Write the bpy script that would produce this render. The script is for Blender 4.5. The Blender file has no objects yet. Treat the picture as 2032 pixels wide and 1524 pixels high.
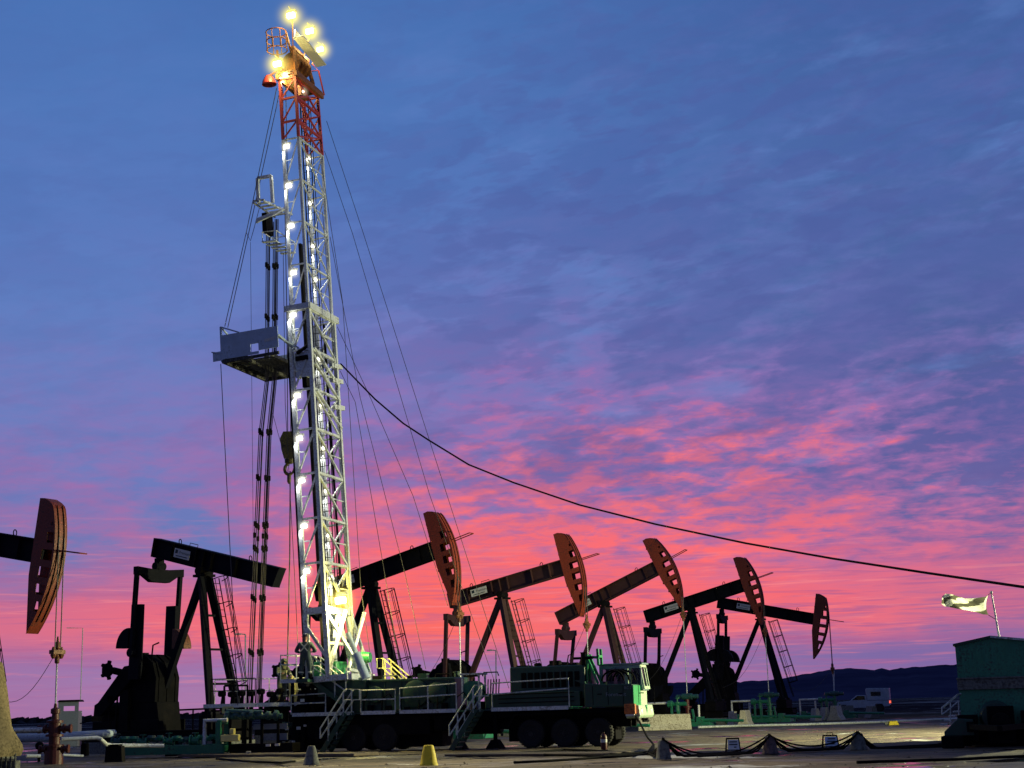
import bpy, bmesh, math, random
from mathutils import Vector, Matrix, noise
random.seed(7)
SC = bpy.context.scene
COL = SC.collection
R = math.radians

# ------------------------------------------------------------------ camera
F, CX, CY, HOR, ROLL, CH = 3000.0, 1016.0, 762.0, 1404.0, 0.027, 1.6
PIT = math.atan((HOR - CY) / F)
CAM = Vector((0, 0, CH))
cd = bpy.data.cameras.new('camera')
cd.sensor_width = 36.0
cd.lens = 36.0 * F / 2032.0
cd.clip_start, cd.clip_end = 0.5, 20000
cam = bpy.data.objects.new('camera', cd)
COL.objects.link(cam)
cam.matrix_world = Matrix.Translation(CAM) @ Matrix.Rotation(R(90) + PIT, 4, 'X') @ Matrix.Rotation(-ROLL, 4, 'Z')
SC.camera = cam


def ray(px, py):
    "direction from the photographer's eye through a point measured on the photograph"
    dx, dy = px - CX, py - CY
    u = dx * math.cos(ROLL) - dy * math.sin(ROLL)
    v = dx * math.sin(ROLL) + dy * math.cos(ROLL)
    cp, sp = math.cos(PIT), math.sin(PIT)
    return Vector((u / F, cp + sp * v / F, sp - cp * v / F))


def at(px, py, Y):
    d = ray(px, py)
    return CAM + d * (Y / d.y)


def gnd(px, py, z=0.0):
    d = ray(px, py)
    return CAM + d * ((z - CH) / d.z)


def onplane(px, py, o, n):
    d = ray(px, py)
    return CAM + d * ((o - CAM).dot(n) / d.dot(n))


# ------------------------------------------------------------------ mesh builder
class MB:
    def __init__(s):
        s.v, s.f = [], []

    def add(s, vs, fs):
        n = len(s.v)
        s.v.extend([tuple(p) for p in vs])
        s.f.extend([tuple(i + n for i in q) for q in fs])
        return s

    def box(s, a, b):
        x0, y0, z0 = a
        x1, y1, z1 = b
        vs = [(x, y, z) for x in (x0, x1) for y in (y0, y1) for z in (z0, z1)]
        return s.add(vs, [(0, 1, 3, 2), (4, 6, 7, 5), (0, 4, 5, 1), (2, 3, 7, 6), (0, 2, 6, 4), (1, 5, 7, 3)])

    def bar(s, p, q, w, h=None, up=(0, 0, 1)):
        p, q = Vector(p), Vector(q)
        h = h or w
        d = (q - p).normalized()
        upv = Vector(up)
        if abs(d.dot(upv)) > 0.98:
            upv = Vector((1, 0, 0))
        x = d.cross(upv).normalized()
        y = x.cross(d)
        vs = []
        for c in (p, q):
            for sx, sy in ((-1, -1), (1, -1), (1, 1), (-1, 1)):
                vs.append(c + x * sx * w / 2 + y * sy * h / 2)
        return s.add(vs, [(3, 2, 1, 0), (4, 5, 6, 7), (0, 1, 5, 4), (1, 2, 6, 5), (2, 3, 7, 6), (3, 0, 4, 7)])

    def tube(s, pts, r, n=8, cap=True):
        pts = [Vector(p) for p in pts]
        rs = r if isinstance(r, (list, tuple)) else [r] * len(pts)
        rings = []
        ref = None
        for i, p in enumerate(pts):
            a = pts[max(i - 1, 0)]
            b = pts[min(i + 1, len(pts) - 1)]
            d = (b - a).normalized()
            if ref is None:
                ref = Vector((0, 0, 1)) if abs(d.z) < .9 else Vector((1, 0, 0))
            x = d.cross(ref).normalized()
            y = x.cross(d).normalized()
            ref = y
            rings.append([p + (x * math.cos(2 * math.pi * k / n) + y * math.sin(2 * math.pi * k / n)) * rs[i] for k in range(n)])
        vs = [v for g in rings for v in g]
        fs = []
        for i in range(len(pts) - 1):
            for k in range(n):
                k2 = (k + 1) % n
                fs.append((i * n + k, i * n + k2, (i + 1) * n + k2, (i + 1) * n + k))
        if cap:
            fs.append(tuple(range(n))[::-1])
            fs.append(tuple((len(pts) - 1) * n + k for k in range(n)))
        return s.add(vs, fs)

    def prism(s, pts, y0, y1):
        "outline in x-z, thickness along y"
        n = len(pts)
        vs = [(x, y0, z) for x, z in pts] + [(x, y1, z) for x, z in pts]
        fs = [tuple(range(n)), tuple(range(2 * n - 1, n - 1, -1))]
        fs += [(i, i + n, (i + 1) % n + n, (i + 1) % n) for i in range(n)]
        return s.add(vs, fs)

    def lathe(s, prof, c=(0, 0, 0), n=20, axis='Z'):
        c = Vector(c)
        vs, fs = [], []
        for r, z in prof:
            for k in range(n):
                a = 2 * math.pi * k / n
                p = Vector((r * math.cos(a), r * math.sin(a), z))
                if axis == 'Y':
                    p = Vector((p.x, p.z, p.y))
                elif axis == 'X':
                    p = Vector((p.z, p.x, p.y))
                vs.append(c + p)
        for i in range(len(prof) - 1):
            for k in range(n):
                k2 = (k + 1) % n
                fs.append((i * n + k, i * n + k2, (i + 1) * n + k2, (i + 1) * n + k))
        fs.append(tuple(range(n)))
        fs.append(tuple((len(prof) - 1) * n + k for k in range(n))[::-1])
        return s.add(vs, fs)

    def plate(s, grid, skip, y0, y1):
        "grid[i][j] = (x, z); cells in skip are holes; extruded from y0 to y1"
        ni, nj = len(grid), len(grid[0])
        idx = lambda i, j, k: (i * nj + j) * 2 + k
        vs = []
        for i in range(ni):
            for j in range(nj):
                x, z = grid[i][j]
                vs.append((x, y0, z))
                vs.append((x, y1, z))
        cells = {(i, j) for i in range(ni - 1) for j in range(nj - 1)} - set(skip)
        fs = []
        for (i, j) in cells:
            fs.append((idx(i, j, 0), idx(i + 1, j, 0), idx(i + 1, j + 1, 0), idx(i, j + 1, 0)))
            fs.append((idx(i, j, 1), idx(i, j + 1, 1), idx(i + 1, j + 1, 1), idx(i + 1, j, 1)))
            for (di, dj, a, b) in ((-1, 0, (i, j), (i, j + 1)), (1, 0, (i + 1, j + 1), (i + 1, j)), (0, -1, (i + 1, j), (i, j)), (0, 1, (i, j + 1), (i + 1, j + 1))):
                if (i + di, j + dj) not in cells:
                    fs.append((idx(*a, 0), idx(*b, 0), idx(*b, 1), idx(*a, 1)))
        return s.add(vs, fs)

    def build(s, name, mat, parent=None, smooth=False, label=None, bevel=0.0):
        me = bpy.data.meshes.new(name)
        me.from_pydata(s.v, [], s.f)
        bm = bmesh.new()
        bm.from_mesh(me)
        bmesh.ops.remove_doubles(bm, verts=bm.verts, dist=1e-5)
        bmesh.ops.recalc_face_normals(bm, faces=bm.faces)
        bm.to_mesh(me)
        bm.free()
        me.materials.append(mat)
        if smooth:
            for p in me.polygons:
                p.use_smooth = True
            try:
                me.set_sharp_from_angle(angle=R(40))
            except Exception:
                pass
        o = bpy.data.objects.new(name, me)
        COL.objects.link(o)
        if parent is not None:
            o.parent = parent
        if label:
            o['label'] = label
        if bevel:
            b = o.modifiers.new('bevel', 'BEVEL')
            b.width = bevel
            b.segments = 2
            b.limit_method = 'ANGLE'
        return o


def tag(o, label, cat, group=None):
    o['label'] = label
    o['category'] = cat
    if group:
        o['group'] = group
    return o


def thing(name, label, cat, loc=(0, 0, 0), rotz=0.0, group=None):
    o = bpy.data.objects.new(name, None)
    o.empty_display_size = .3
    o.location = loc
    o.rotation_euler = (0, 0, rotz)
    COL.objects.link(o)
    return tag(o, label, cat, group)


def struct(o, kind='structure'):
    o['kind'] = kind
    return o


def dup(root, loc, rotz=None, label=None):
    r = root.copy()
    COL.objects.link(r)
    r.location = loc
    if rotz is not None:
        r.rotation_euler = (0, 0, rotz)
    if label:
        r['label'] = label
    for ch in list(root.children):
        c = ch.copy()
        COL.objects.link(c)
        c.parent = r
        for g in ch.children:
            d = g.copy()
            COL.objects.link(d)
            d.parent = c
    return r


class Frame:
    "vertical reference frame: x along heading, y away, z up"
    def __init__(s, o, ang):
        s.o = Vector(o)
        s.a = ang
        s.u = Vector((math.cos(ang), math.sin(ang), 0))
        s.v = Vector((-math.sin(ang), math.cos(ang), 0))

    def W(s, p):
        return s.o + s.u * p[0] + s.v * p[1] + Vector((0, 0, p[2]))

    def L(s, w):
        d = w - s.o
        return Vector((d.dot(s.u), d.dot(s.v), d.z))

    def px(s, x, y, v=0.0):
        "local point on the plane at local depth v seen at photo point (x, y)"
        return s.L(onplane(x, y, s.o + s.v * v, s.v))


def text_mesh(name, s, size, mat, parent, M, thick=0.0):
    cu = bpy.data.curves.new(name, 'FONT')
    cu.body = s
    cu.size = size
    cu.align_x = 'CENTER'
    cu.align_y = 'CENTER'
    cu.extrude = thick
    cu.resolution_u = 2
    tmp = bpy.data.objects.new(name, cu)
    COL.objects.link(tmp)
    bpy.context.view_layer.update()
    dg = bpy.context.evaluated_depsgraph_get()
    me = bpy.data.meshes.new_from_object(tmp.evaluated_get(dg))
    COL.objects.unlink(tmp)
    bpy.data.objects.remove(tmp)
    me.transform(M)
    me.materials.clear()
    me.materials.append(mat)
    o = bpy.data.objects.new(name, me)
    COL.objects.link(o)
    o.parent = parent
    return o


# ------------------------------------------------------------------ materials
def lin(c):
    f = lambda x: x / 12.92 if x <= .04045 else ((x + .055) / 1.055) ** 2.4
    return tuple(f(x / 255.0) for x in c) + (1.0,)


MATS = {}


def paint(name, col, rough=.5, metal=0.0, var=.35, scale=1.5, bump=.15, dirt=None, dirt_amt=.0, spec=.5, sc2=14):
    if name in MATS:
        return MATS[name]
    m = bpy.data.materials.new(name)
    m.use_nodes = True
    nt = m.node_tree
    b = nt.nodes['Principled BSDF']
    tc = nt.nodes.new('ShaderNodeTexCoord')
    n1 = nt.nodes.new('ShaderNodeTexNoise')
    n1.inputs['Scale'].default_value = scale
    n1.inputs['Detail'].default_value = 8
    n1.inputs['Roughness'].default_value = .65
    nt.links.new(tc.outputs['Object'], n1.inputs['Vector'])
    r = nt.nodes.new('ShaderNodeValToRGB')
    r.color_ramp.elements[0].position = .3
    r.color_ramp.elements[1].position = .72
    c = col
    r.color_ramp.elements[0].color = (c[0] * (1 - var), c[1] * (1 - var), c[2] * (1 - var), 1)
    r.color_ramp.elements[1].color = (min(1, c[0] * (1 + var)), min(1, c[1] * (1 + var)), min(1, c[2] * (1 + var)), 1)
    nt.links.new(n1.outputs['Fac'], r.inputs['Fac'])
    out = r.outputs['Color']
    n2 = nt.nodes.new('ShaderNodeTexNoise')
    n2.inputs['Scale'].default_value = sc2
    n2.inputs['Detail'].default_value = 6
    nt.links.new(tc.outputs['Object'], n2.inputs['Vector'])
    if dirt:
        mr = nt.nodes.new('ShaderNodeMapRange')
        mr.inputs['From Min'].default_value = .62 - dirt_amt * .5
        mr.inputs['From Max'].default_value = .72 - dirt_amt * .3
        ad = nt.nodes.new('ShaderNodeMath')
        ad.operation = 'MULTIPLY_ADD'
        ad.inputs[1].default_value = .5
        nt.links.new(n2.outputs['Fac'], ad.inputs[0])
        hf = nt.nodes.new('ShaderNodeMath')
        hf.operation = 'MULTIPLY'
        hf.inputs[1].default_value = .5
        nt.links.new(n1.outputs['Fac'], hf.inputs[0])
        nt.links.new(hf.outputs[0], ad.inputs[2])
        nt.links.new(ad.outputs[0], mr.inputs['Value'])
        mx = nt.nodes.new('ShaderNodeMix')
        mx.data_type = 'RGBA'
        mx.inputs['B'].default_value = (*dirt, 1) if False else (0, 0, 0, 1)
        mx.inputs[7].default_value = (dirt[0], dirt[1], dirt[2], 1)
        nt.links.new(mr.outputs[0], mx.inputs[0])
        nt.links.new(out, mx.inputs[6])
        out = mx.outputs[2]
    nt.links.new(out, b.inputs['Base Color'])
    rr = nt.nodes.new('ShaderNodeMapRange')
    rr.inputs['To Min'].default_value = max(.05, rough - .15)
    rr.inputs['To Max'].default_value = min(1, rough + .2)
    nt.links.new(n2.outputs['Fac'], rr.inputs['Value'])
    nt.links.new(rr.outputs[0], b.inputs['Roughness'])
    b.inputs['Metallic'].default_value = metal
    b.inputs['Specular IOR Level'].default_value = spec
    if bump:
        bp = nt.nodes.new('ShaderNodeBump')
        bp.inputs['Strength'].default_value = bump
        bp.inputs['Distance'].default_value = .02
        nt.links.new(n2.outputs['Fac'], bp.inputs['Height'])
        nt.links.new(bp.outputs[0], b.inputs['Normal'])
    MATS[name] = m
    return m


def emis(name, col, strength):
    m = bpy.data.materials.new(name)
    m.use_nodes = True
    nt = m.node_tree
    nt.nodes.clear()
    e = nt.nodes.new('ShaderNodeEmission')
    e.inputs[0].default_value = (*col, 1)
    e.inputs[1].default_value = strength
    o = nt.nodes.new('ShaderNodeOutputMaterial')
    nt.links.new(e.outputs[0], o.inputs[0])
    return m


def glare(name, col, strength, rad, power=3.0, absorb=0.0):
    "lens glow put into a mist round a lamp: emission that fades with distance from the centre"
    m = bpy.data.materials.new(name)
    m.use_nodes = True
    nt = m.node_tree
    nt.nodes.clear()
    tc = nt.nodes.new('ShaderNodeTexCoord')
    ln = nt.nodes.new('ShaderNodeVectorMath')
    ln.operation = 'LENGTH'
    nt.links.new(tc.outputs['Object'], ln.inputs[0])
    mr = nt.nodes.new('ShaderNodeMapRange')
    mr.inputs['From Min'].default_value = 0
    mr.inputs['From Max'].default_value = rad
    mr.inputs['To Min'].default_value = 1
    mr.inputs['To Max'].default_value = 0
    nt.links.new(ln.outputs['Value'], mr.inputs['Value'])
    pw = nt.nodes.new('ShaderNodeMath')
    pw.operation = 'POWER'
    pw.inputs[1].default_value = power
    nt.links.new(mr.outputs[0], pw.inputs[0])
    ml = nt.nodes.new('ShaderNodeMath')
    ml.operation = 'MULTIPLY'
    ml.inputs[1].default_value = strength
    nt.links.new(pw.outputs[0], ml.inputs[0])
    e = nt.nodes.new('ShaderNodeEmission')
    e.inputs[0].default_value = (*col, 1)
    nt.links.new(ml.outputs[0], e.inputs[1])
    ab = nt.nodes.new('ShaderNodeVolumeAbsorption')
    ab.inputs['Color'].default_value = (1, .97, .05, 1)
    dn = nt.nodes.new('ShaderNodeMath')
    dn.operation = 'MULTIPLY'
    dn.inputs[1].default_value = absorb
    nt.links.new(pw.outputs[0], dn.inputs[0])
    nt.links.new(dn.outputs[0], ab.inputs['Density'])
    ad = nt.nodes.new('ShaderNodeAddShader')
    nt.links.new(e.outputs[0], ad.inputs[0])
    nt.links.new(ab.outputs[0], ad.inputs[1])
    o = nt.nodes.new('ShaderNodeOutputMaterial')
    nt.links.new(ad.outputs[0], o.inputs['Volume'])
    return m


def glass(name, col, rough=.05, alpha=.35):
    m = bpy.data.materials.new(name)
    m.use_nodes = True
    nt = m.node_tree
    b = nt.nodes['Principled BSDF']
    b.inputs['Base Color'].default_value = (*col, 1)
    b.inputs['Roughness'].default_value = rough
    b.inputs['Alpha'].default_value = alpha
    n = nt.nodes.new('ShaderNodeTexNoise')
    n.inputs['Scale'].default_value = 3
    mr = nt.nodes.new('ShaderNodeMapRange')
    mr.inputs['To Min'].default_value = alpha * .7
    mr.inputs['To Max'].default_value = min(1, alpha * 1.3)
    nt.links.new(n.outputs[0], mr.inputs[0])
    nt.links.new(mr.outputs[0], b.inputs['Alpha'])
    return m
# ------------------------------------------------------------------ sky (world)
world = bpy.data.worlds.new('World')
SC.world = world
world.use_nodes = True
wt = world.node_tree
wt.nodes.clear()


class NX:
    def __init__(s, nt):
        s.nt = nt

    def m(s, op, a, b=None, c=None, clamp=False):
        n = s.nt.nodes.new('ShaderNodeMath')
        n.operation = op
        n.use_clamp = clamp
        for i, x in enumerate((a, b, c)):
            if x is None:
                continue
            if isinstance(x, (int, float)):
                n.inputs[i].default_value = x
            else:
                s.nt.links.new(x, n.inputs[i])
        return n.outputs[0]

    def curve(s, x, pts):
        "piecewise value of x"
        lo, hi = pts[0][0], pts[-1][0]
        t = s.mr(x, lo, hi, 0, 1)
        r = s.nt.nodes.new('ShaderNodeValToRGB')
        r.color_ramp.interpolation = 'EASE' if False else 'LINEAR'
        el = r.color_ramp.elements
        while len(el) < len(pts):
            el.new(.5)
        for e, (px, v) in zip(el, pts):
            e.position = (px - lo) / (hi - lo)
        for i, (px, v) in enumerate(pts):
            el[i].color = (v, v, v, 1)
        s.nt.links.new(t, r.inputs[0])
        return r.outputs[0]

    def ramp(s, x, pts, interp='EASE'):
        lo, hi = pts[0][0], pts[-1][0]
        t = s.mr(x, lo, hi, 0, 1)
        r = s.nt.nodes.new('ShaderNodeValToRGB')
        r.color_ramp.interpolation = 'LINEAR'
        el = r.color_ramp.elements
        while len(el) < len(pts):
            el.new(.5)
        for e, (px, v) in zip(el, pts):
            e.position = (px - lo) / (hi - lo)
        for i, (px, v) in enumerate(pts):
            el[i].color = lin(v)
        s.nt.links.new(t, r.inputs[0])
        return r.outputs[0]

    def mr(s, x, a, b, c, d, smooth=False):
        n = s.nt.nodes.new('ShaderNodeMapRange')
        if smooth:
            n.interpolation_type = 'SMOOTHSTEP'
        n.clamp = True
        for i, v in ((1, a), (2, b), (3, c), (4, d)):
            if isinstance(v, (int, float)):
                n.inputs[i].default_value = v
            else:
                s.nt.links.new(v, n.inputs[i])
        s.nt.links.new(x, n.inputs[0])
        return n.outputs[0]

    def xyz(s, x, y, z=0.0):
        n = s.nt.nodes.new('ShaderNodeCombineXYZ')
        for i, v in enumerate((x, y, z)):
            if isinstance(v, (int, float)):
                n.inputs[i].default_value = v
            else:
                s.nt.links.new(v, n.inputs[i])
        return n.outputs[0]

    def noise(s, vec, scale=1, detail=4, rough=.5, dist=0.0):
        n = s.nt.nodes.new('ShaderNodeTexNoise')
        n.inputs['Scale'].default_value = scale
        n.inputs['Detail'].default_value = detail
        n.inputs['Roughness'].default_value = rough
        n.inputs['Distortion'].default_value = dist
        s.nt.links.new(vec, n.inputs['Vector'])
        return n.outputs[0]

    def mix(s, f, a, b, mode='MIX'):
        n = s.nt.nodes.new('ShaderNodeMix')
        n.data_type = 'RGBA'
        n.blend_type = mode
        n.clamp_factor = True
        for i, v in ((0, f), (6, a), (7, b)):
            if isinstance(v, (int, float)):
                n.inputs[i].default_value = v
            elif isinstance(v, tuple):
                n.inputs[i].default_value = v
            else:
                s.nt.links.new(v, n.inputs[i])
        return n.outputs[2]


X = NX(wt)
tc = wt.nodes.new('ShaderNodeTexCoord')
sp = wt.nodes.new('ShaderNodeSeparateXYZ')
wt.links.new(tc.outputs['Generated'], sp.inputs[0])
dx, dy, dz = sp.outputs
el = X.m('MULTIPLY', X.m('ARCSINE', dz), 57.2958)
az = X.m('MULTIPLY', X.m('ARCTAN2', dx, dy), 57.2958)
# slow warps so that nothing runs dead straight
w1 = X.m('SUBTRACT', X.noise(X.xyz(X.m('MULTIPLY', az, .09), X.m('MULTIPLY', el, .16), 3.1), 1, 4, .55), .5)
w2 = X.m('SUBTRACT', X.noise(X.xyz(X.m('MULTIPLY', az, .35), X.m('MULTIPLY', el, .7), 9.1), 1, 4, .6), .5)
elw = X.m('ADD', el, X.m('MULTIPLY', w1, X.curve(el, [(0, .8), (4, 2.0), (10, 6), (26, 9)])))
elw = X.m('ADD', elw, X.m('MULTIPLY', w2, X.curve(el, [(0, .3), (5, 1.2), (12, 2), (26, 2)])))

elw2 = X.m('ADD', el, X.m('MULTIPLY', w2, X.curve(el, [(0, .4), (2, 1.2), (6, 2.4), (26, 3)])))
blue = X.ramp(elw, [(-1, (180, 126, 168)), (.6, (166, 128, 178)), (1.7, (142, 114, 177)), (3, (112, 108, 176)), (4.5, (98, 112, 182)), (6.5, (92, 112, 182)), (9, (102, 114, 186)), (11.5, (95, 117, 189)), (14, (83, 118, 190)), (17, (76, 114, 187)), (22, (64, 111, 183)), (27, (56, 106, 178)), (50, (40, 72, 135)), (90, (22, 38, 85))])
# right-hand side is darker, more violet cloud
rt = X.mr(az, -6, 18, 0, 1, True)
blue_r = X.ramp(elw, [(-1, (124, 100, 162)), (1.7, (110, 94, 162)), (3, (112, 92, 160)), (6, (102, 88, 158)), (9, (80, 82, 152)), (12, (70, 86, 152)), (16, (66, 92, 157)), (20, (58, 93, 160)), (27, (48, 88, 156)), (50, (36, 62, 120)), (90, (22, 38, 85))])
blue = X.mix(rt, blue, blue_r)
pink = X.ramp(elw, [(-1, (190, 118, 150)), (.8, (200, 110, 150)), (1.8, (225, 104, 135)), (2.6, (250, 98, 108)), (4, (255, 84, 88)), (6, (252, 88, 100)), (7.5, (244, 94, 110)), (9.5, (236, 100, 122)), (12, (190, 102, 160)), (16, (120, 100, 178)), (22, (84, 104, 180))])

pink = X.mix(X.m('MULTIPLY', X.m('MULTIPLY', X.mr(X.m('ABSOLUTE', X.m('ADD', az, .5)), 7, 19, 0, 1, True), .62), X.curve(el, [(0, .5), (1.5, .25), (3.2, .35), (4.2, .9), (10, 1)])), pink, lin((206, 98, 148)))
# how much pink: by height, then by bearing
A = X.curve(elw2, [(0, .42), (.9, .32), (1.5, .12), (2.0, .42), (2.7, .92), (4.5, .98), (6.5, .78), (8.2, .56), (10, .42), (12.5, .30), (15, .18), (19, .08), (26, 0)])
left = X.mr(az, -18, -7.5, 1, 0, True)
lefth = X.curve(elw2, [(0, -.15), (1.5, .0), (2.4, .18), (3.6, .22), (4.4, .62), (6, .72), (7.6, .34), (10, .32), (14, .20), (20, 0)])
wedge = X.m('MULTIPLY', X.mr(X.m('ABSOLUTE', X.m('ADD', az, X.m('ADD', X.m('MULTIPLY', el, .9), 5.6))), 0, 3.2, 1, 0, True), X.curve(el, [(0, 0), (3.6, 0), (4.6, .55), (6.5, .6), (8, .3), (9.5, 0)]))
A = X.m('SUBTRACT', A, X.m('MULTIPLY', left, lefth))
A = X.m('SUBTRACT', A, wedge)
rgt = X.mr(az, 8.5, 20, 0, 1, True)
A = X.m('SUBTRACT', A, X.m('MULTIPLY', rgt, X.curve(el, [(0, .2), (2, .45), (4, .50), (7, .40), (10, .24), (14, .14), (20, 0)])))
mid = X.mr(X.m('ABSOLUTE', X.m('ADD', az, 1.0)), 0, 10, 1, 0, True)
A = X.m('ADD', A, X.m('MULTIPLY', mid, X.curve(el, [(0, 0), (3, 0), (8, .10), (12, .12), (17, .08), (22, 0)])))
rb_ = X.m('MULTIPLY', X.mr(X.m('ABSOLUTE', X.m('SUBTRACT', az, 7)), 3, 11, 1, 0, True), X.curve(el, [(0, 0), (5, .04), (6.5, .22), (9.5, .28), (11.5, .14), (13.5, 0)]))
A = X.m('ADD', A, rb_)
rr_ = X.mr(az, -4, 6, 0, 1, True)
A = X.m('SUBTRACT', A, X.m('MULTIPLY', rr_, X.curve(el, [(0, 0), (4.4, 0), (5.5, .16), (8, .16), (10, .05), (14, 0)])))

# cloud texture: fine ripples low down, puffs higher up
k = X.m('POWER', X.m('MAXIMUM', X.m('ADD', el, .6), .05), .55)
puffv = X.xyz(X.m('ADD', X.m('MULTIPLY', az, .34), X.m('MULTIPLY', el, -.03)), X.m('MULTIPLY', k, 6.6), 0)
puff = X.noise(puffv, 1.15, 5, .57, .35)
puff2 = X.noise(X.xyz(X.m('MULTIPLY', az, .85), X.m('MULTIPLY', k, 14.0), 5.5), 1.25, 4, .6, .3)
rip = X.noise(X.xyz(X.m('ADD', X.m('MULTIPLY', az, .22), 7), X.m('MULTIPLY', el, 4.2), 0), 1.2, 5, .55, .6)
n1 = X.m('ADD', X.m('MULTIPLY', puff, .62), X.m('MULTIPLY', puff2, .38))
lowf = X.mr(el, 3.2, 5.6, 0, 1, True)
nn = X.m('ADD', X.m('MULTIPLY', n1, lowf), X.m('MULTIPLY', rip, X.m('SUBTRACT', 1, lowf)))
amp = X.curve(el, [(0, .6), (1.5, .7), (2.6, 1.6), (4.5, 2.2), (6.5, 4.4), (9, 4.4), (11, 2.6), (14, 1.3), (26, .7)])
ampaz = X.mr(az, -8, 3, .38, 1, True)
M = X.m('ADD', A, X.m('MULTIPLY', X.m('MULTIPLY', X.m('SUBTRACT', nn, .5), amp), ampaz))
M = X.mr(M, .0, 1.1, 0, 1, False)
mauve = X.ramp(elw, [(-1, (160, 112, 165)), (1.7, (170, 102, 158)), (3, (226, 92, 120)), (4.2, (216, 92, 130)), (5.6, (186, 96, 152)), (8, (164, 100, 166)), (11, (140, 104, 176)), (15, (104, 106, 182)), (20, (80, 108, 184))])
colr = X.mix(X.mr(M, 0, .55, 0, 1), blue, mauve)
colr = X.mix(X.mr(M, .50, 1.0, 0, 1), colr, pink)
# orange heart of the glow, darker ripples through it
core = X.m('MULTIPLY', X.mr(X.m('ABSOLUTE', X.m('ADD', az, 3.0)), 0, 8, 1, 0, True), X.curve(el, [(0, 0), (1.9, 0), (2.8, .9), (4.0, .75), (5.6, .2), (7, 0)]))
colr = X.mix(X.m('MULTIPLY', core, .75), colr, lin((255, 84, 62)))
sh = X.m('MULTIPLY', X.mr(rip, .48, .64, 0, 1, True), X.m('MULTIPLY', X.curve(el, [(0, .1), (1.8, .35), (2.4, .75), (4.5, .6), (6.5, 0)]), X.mr(az, -6, 8, .6, 1, True)))
colr = X.mix(sh, colr, lin((158, 84, 146)))
hl = X.m('MULTIPLY', X.mr(X.noise(X.xyz(X.m('MULTIPLY', az, .3), X.m('MULTIPLY', el, 6.0), 3), 1.2, 4, .6, .4), .52, .72, 0, 1, True), X.curve(el, [(0, .1), (2, .35), (4, .5), (6, .2), (8, 0)]))
colr = X.mix(hl, colr, lin((255, 128, 132)))
edge = X.m('MULTIPLY', X.mr(X.m('ABSOLUTE', az), 11, 20, 0, 1, True), X.curve(el, [(0, .3), (1.5, .40), (3.5, .28), (5, .12), (8, .06), (14, 0)]))
colr = X.mix(edge, colr, lin((152, 104, 162)))
# soft grey-blue cloud bodies in the upper sky
skw = X.m('SUBTRACT', el, X.m('MULTIPLY', az, .13))
cb = X.noise(X.xyz(X.m('MULTIPLY', az, .17), X.m('MULTIPLY', skw, .52), 1.7), 1.0, 5, .56, .25)
zone = X.m('MULTIPLY', X.curve(el, [(0, 0), (6, .1), (9, .8), (20, .9), (24, .55), (28, .3), (60, 0)]), X.mr(az, -12, 5, .22, 1, True))
colr = X.mix(X.m('MULTIPLY', X.m('MULTIPLY', X.mr(cb, .47, .56, 0, 1, True), zone), .66), colr, X.mix(X.mr(el, 8, 20, 0, 1), lin((84, 84, 156)), lin((60, 92, 164))))
colr = X.mix(X.m('MULTIPLY', X.m('MULTIPLY', X.mr(cb, .30, .45, 1, 0, True), zone), .5), colr, lin((88, 128, 200)))
cb2 = X.noise(X.xyz(X.m('MULTIPLY', az, .5), X.m('MULTIPLY', skw, 1.5), 11.7), 1.0, 4, .55, .3)
colr = X.mix(X.m('MULTIPLY', X.m('MULTIPLY', X.mr(cb2, .47, .60, 0, 1, True), zone), .40), colr, lin((68, 82, 154)))
cb3 = X.noise(X.xyz(X.m('MULTIPLY', az, .25), X.m('MULTIPLY', skw, .8), 21.7), 1.0, 6, .6, .3)
colr = X.mix(X.m('MULTIPLY', X.m('MULTIPLY', X.mr(cb3, .50, .74, 0, 1, True), zone), .18), colr, lin((110, 112, 182)))
# away from the afterglow and below the horizon the sky is dim
back = X.mr(dy, -.35, .75, .10, 1, True)
colr = X.mix(X.m('SUBTRACT', 1, back), colr, lin((66, 80, 126)))
below = X.mr(el, -3, -.5, 0, 1, True)
colr = X.mix(below, lin((30, 28, 40)), colr)
hsv = wt.nodes.new('ShaderNodeHueSaturation')
hsv.inputs['Saturation'].default_value = .95
wt.links.new(colr, hsv.inputs['Color'])
colr = hsv.outputs[0]
bg = wt.nodes.new('ShaderNodeBackground')
wt.links.new(colr, bg.inputs[0])
bg.inputs[1].default_value = 1.0
# the last trace of daylight, sun already under the horizon
sky = wt.nodes.new('ShaderNodeTexSky')
sky.sky_type = 'NISHITA'
sky.sun_disc = False
sky.sun_elevation = R(-3)
sky.sun_rotation = R(-3)
bg2 = wt.nodes.new('ShaderNodeBackground')
wt.links.new(sky.outputs[0], bg2.inputs[0])
bg2.inputs[1].default_value = .05
ads = wt.nodes.new('ShaderNodeAddShader')
wt.links.new(bg.outputs[0], ads.inputs[0])
wt.links.new(bg2.outputs[0], ads.inputs[1])
wo = wt.nodes.new('ShaderNodeOutputWorld')
wt.links.new(ads.outputs[0], wo.inputs[0])
world.cycles.sampling_method = 'MANUAL'
world.cycles.sample_map_resolution = 512

SC.view_settings.view_transform = 'Standard'
SC.view_settings.look = 'None'
SC.view_settings.exposure = 0
SC.cycles.volume_max_steps = 64
SC.cycles.max_bounces = 6
SC.cycles.diffuse_bounces = 2
SC.cycles.transparent_max_bounces = 24
SC.cycles.use_denoising = True
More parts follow.
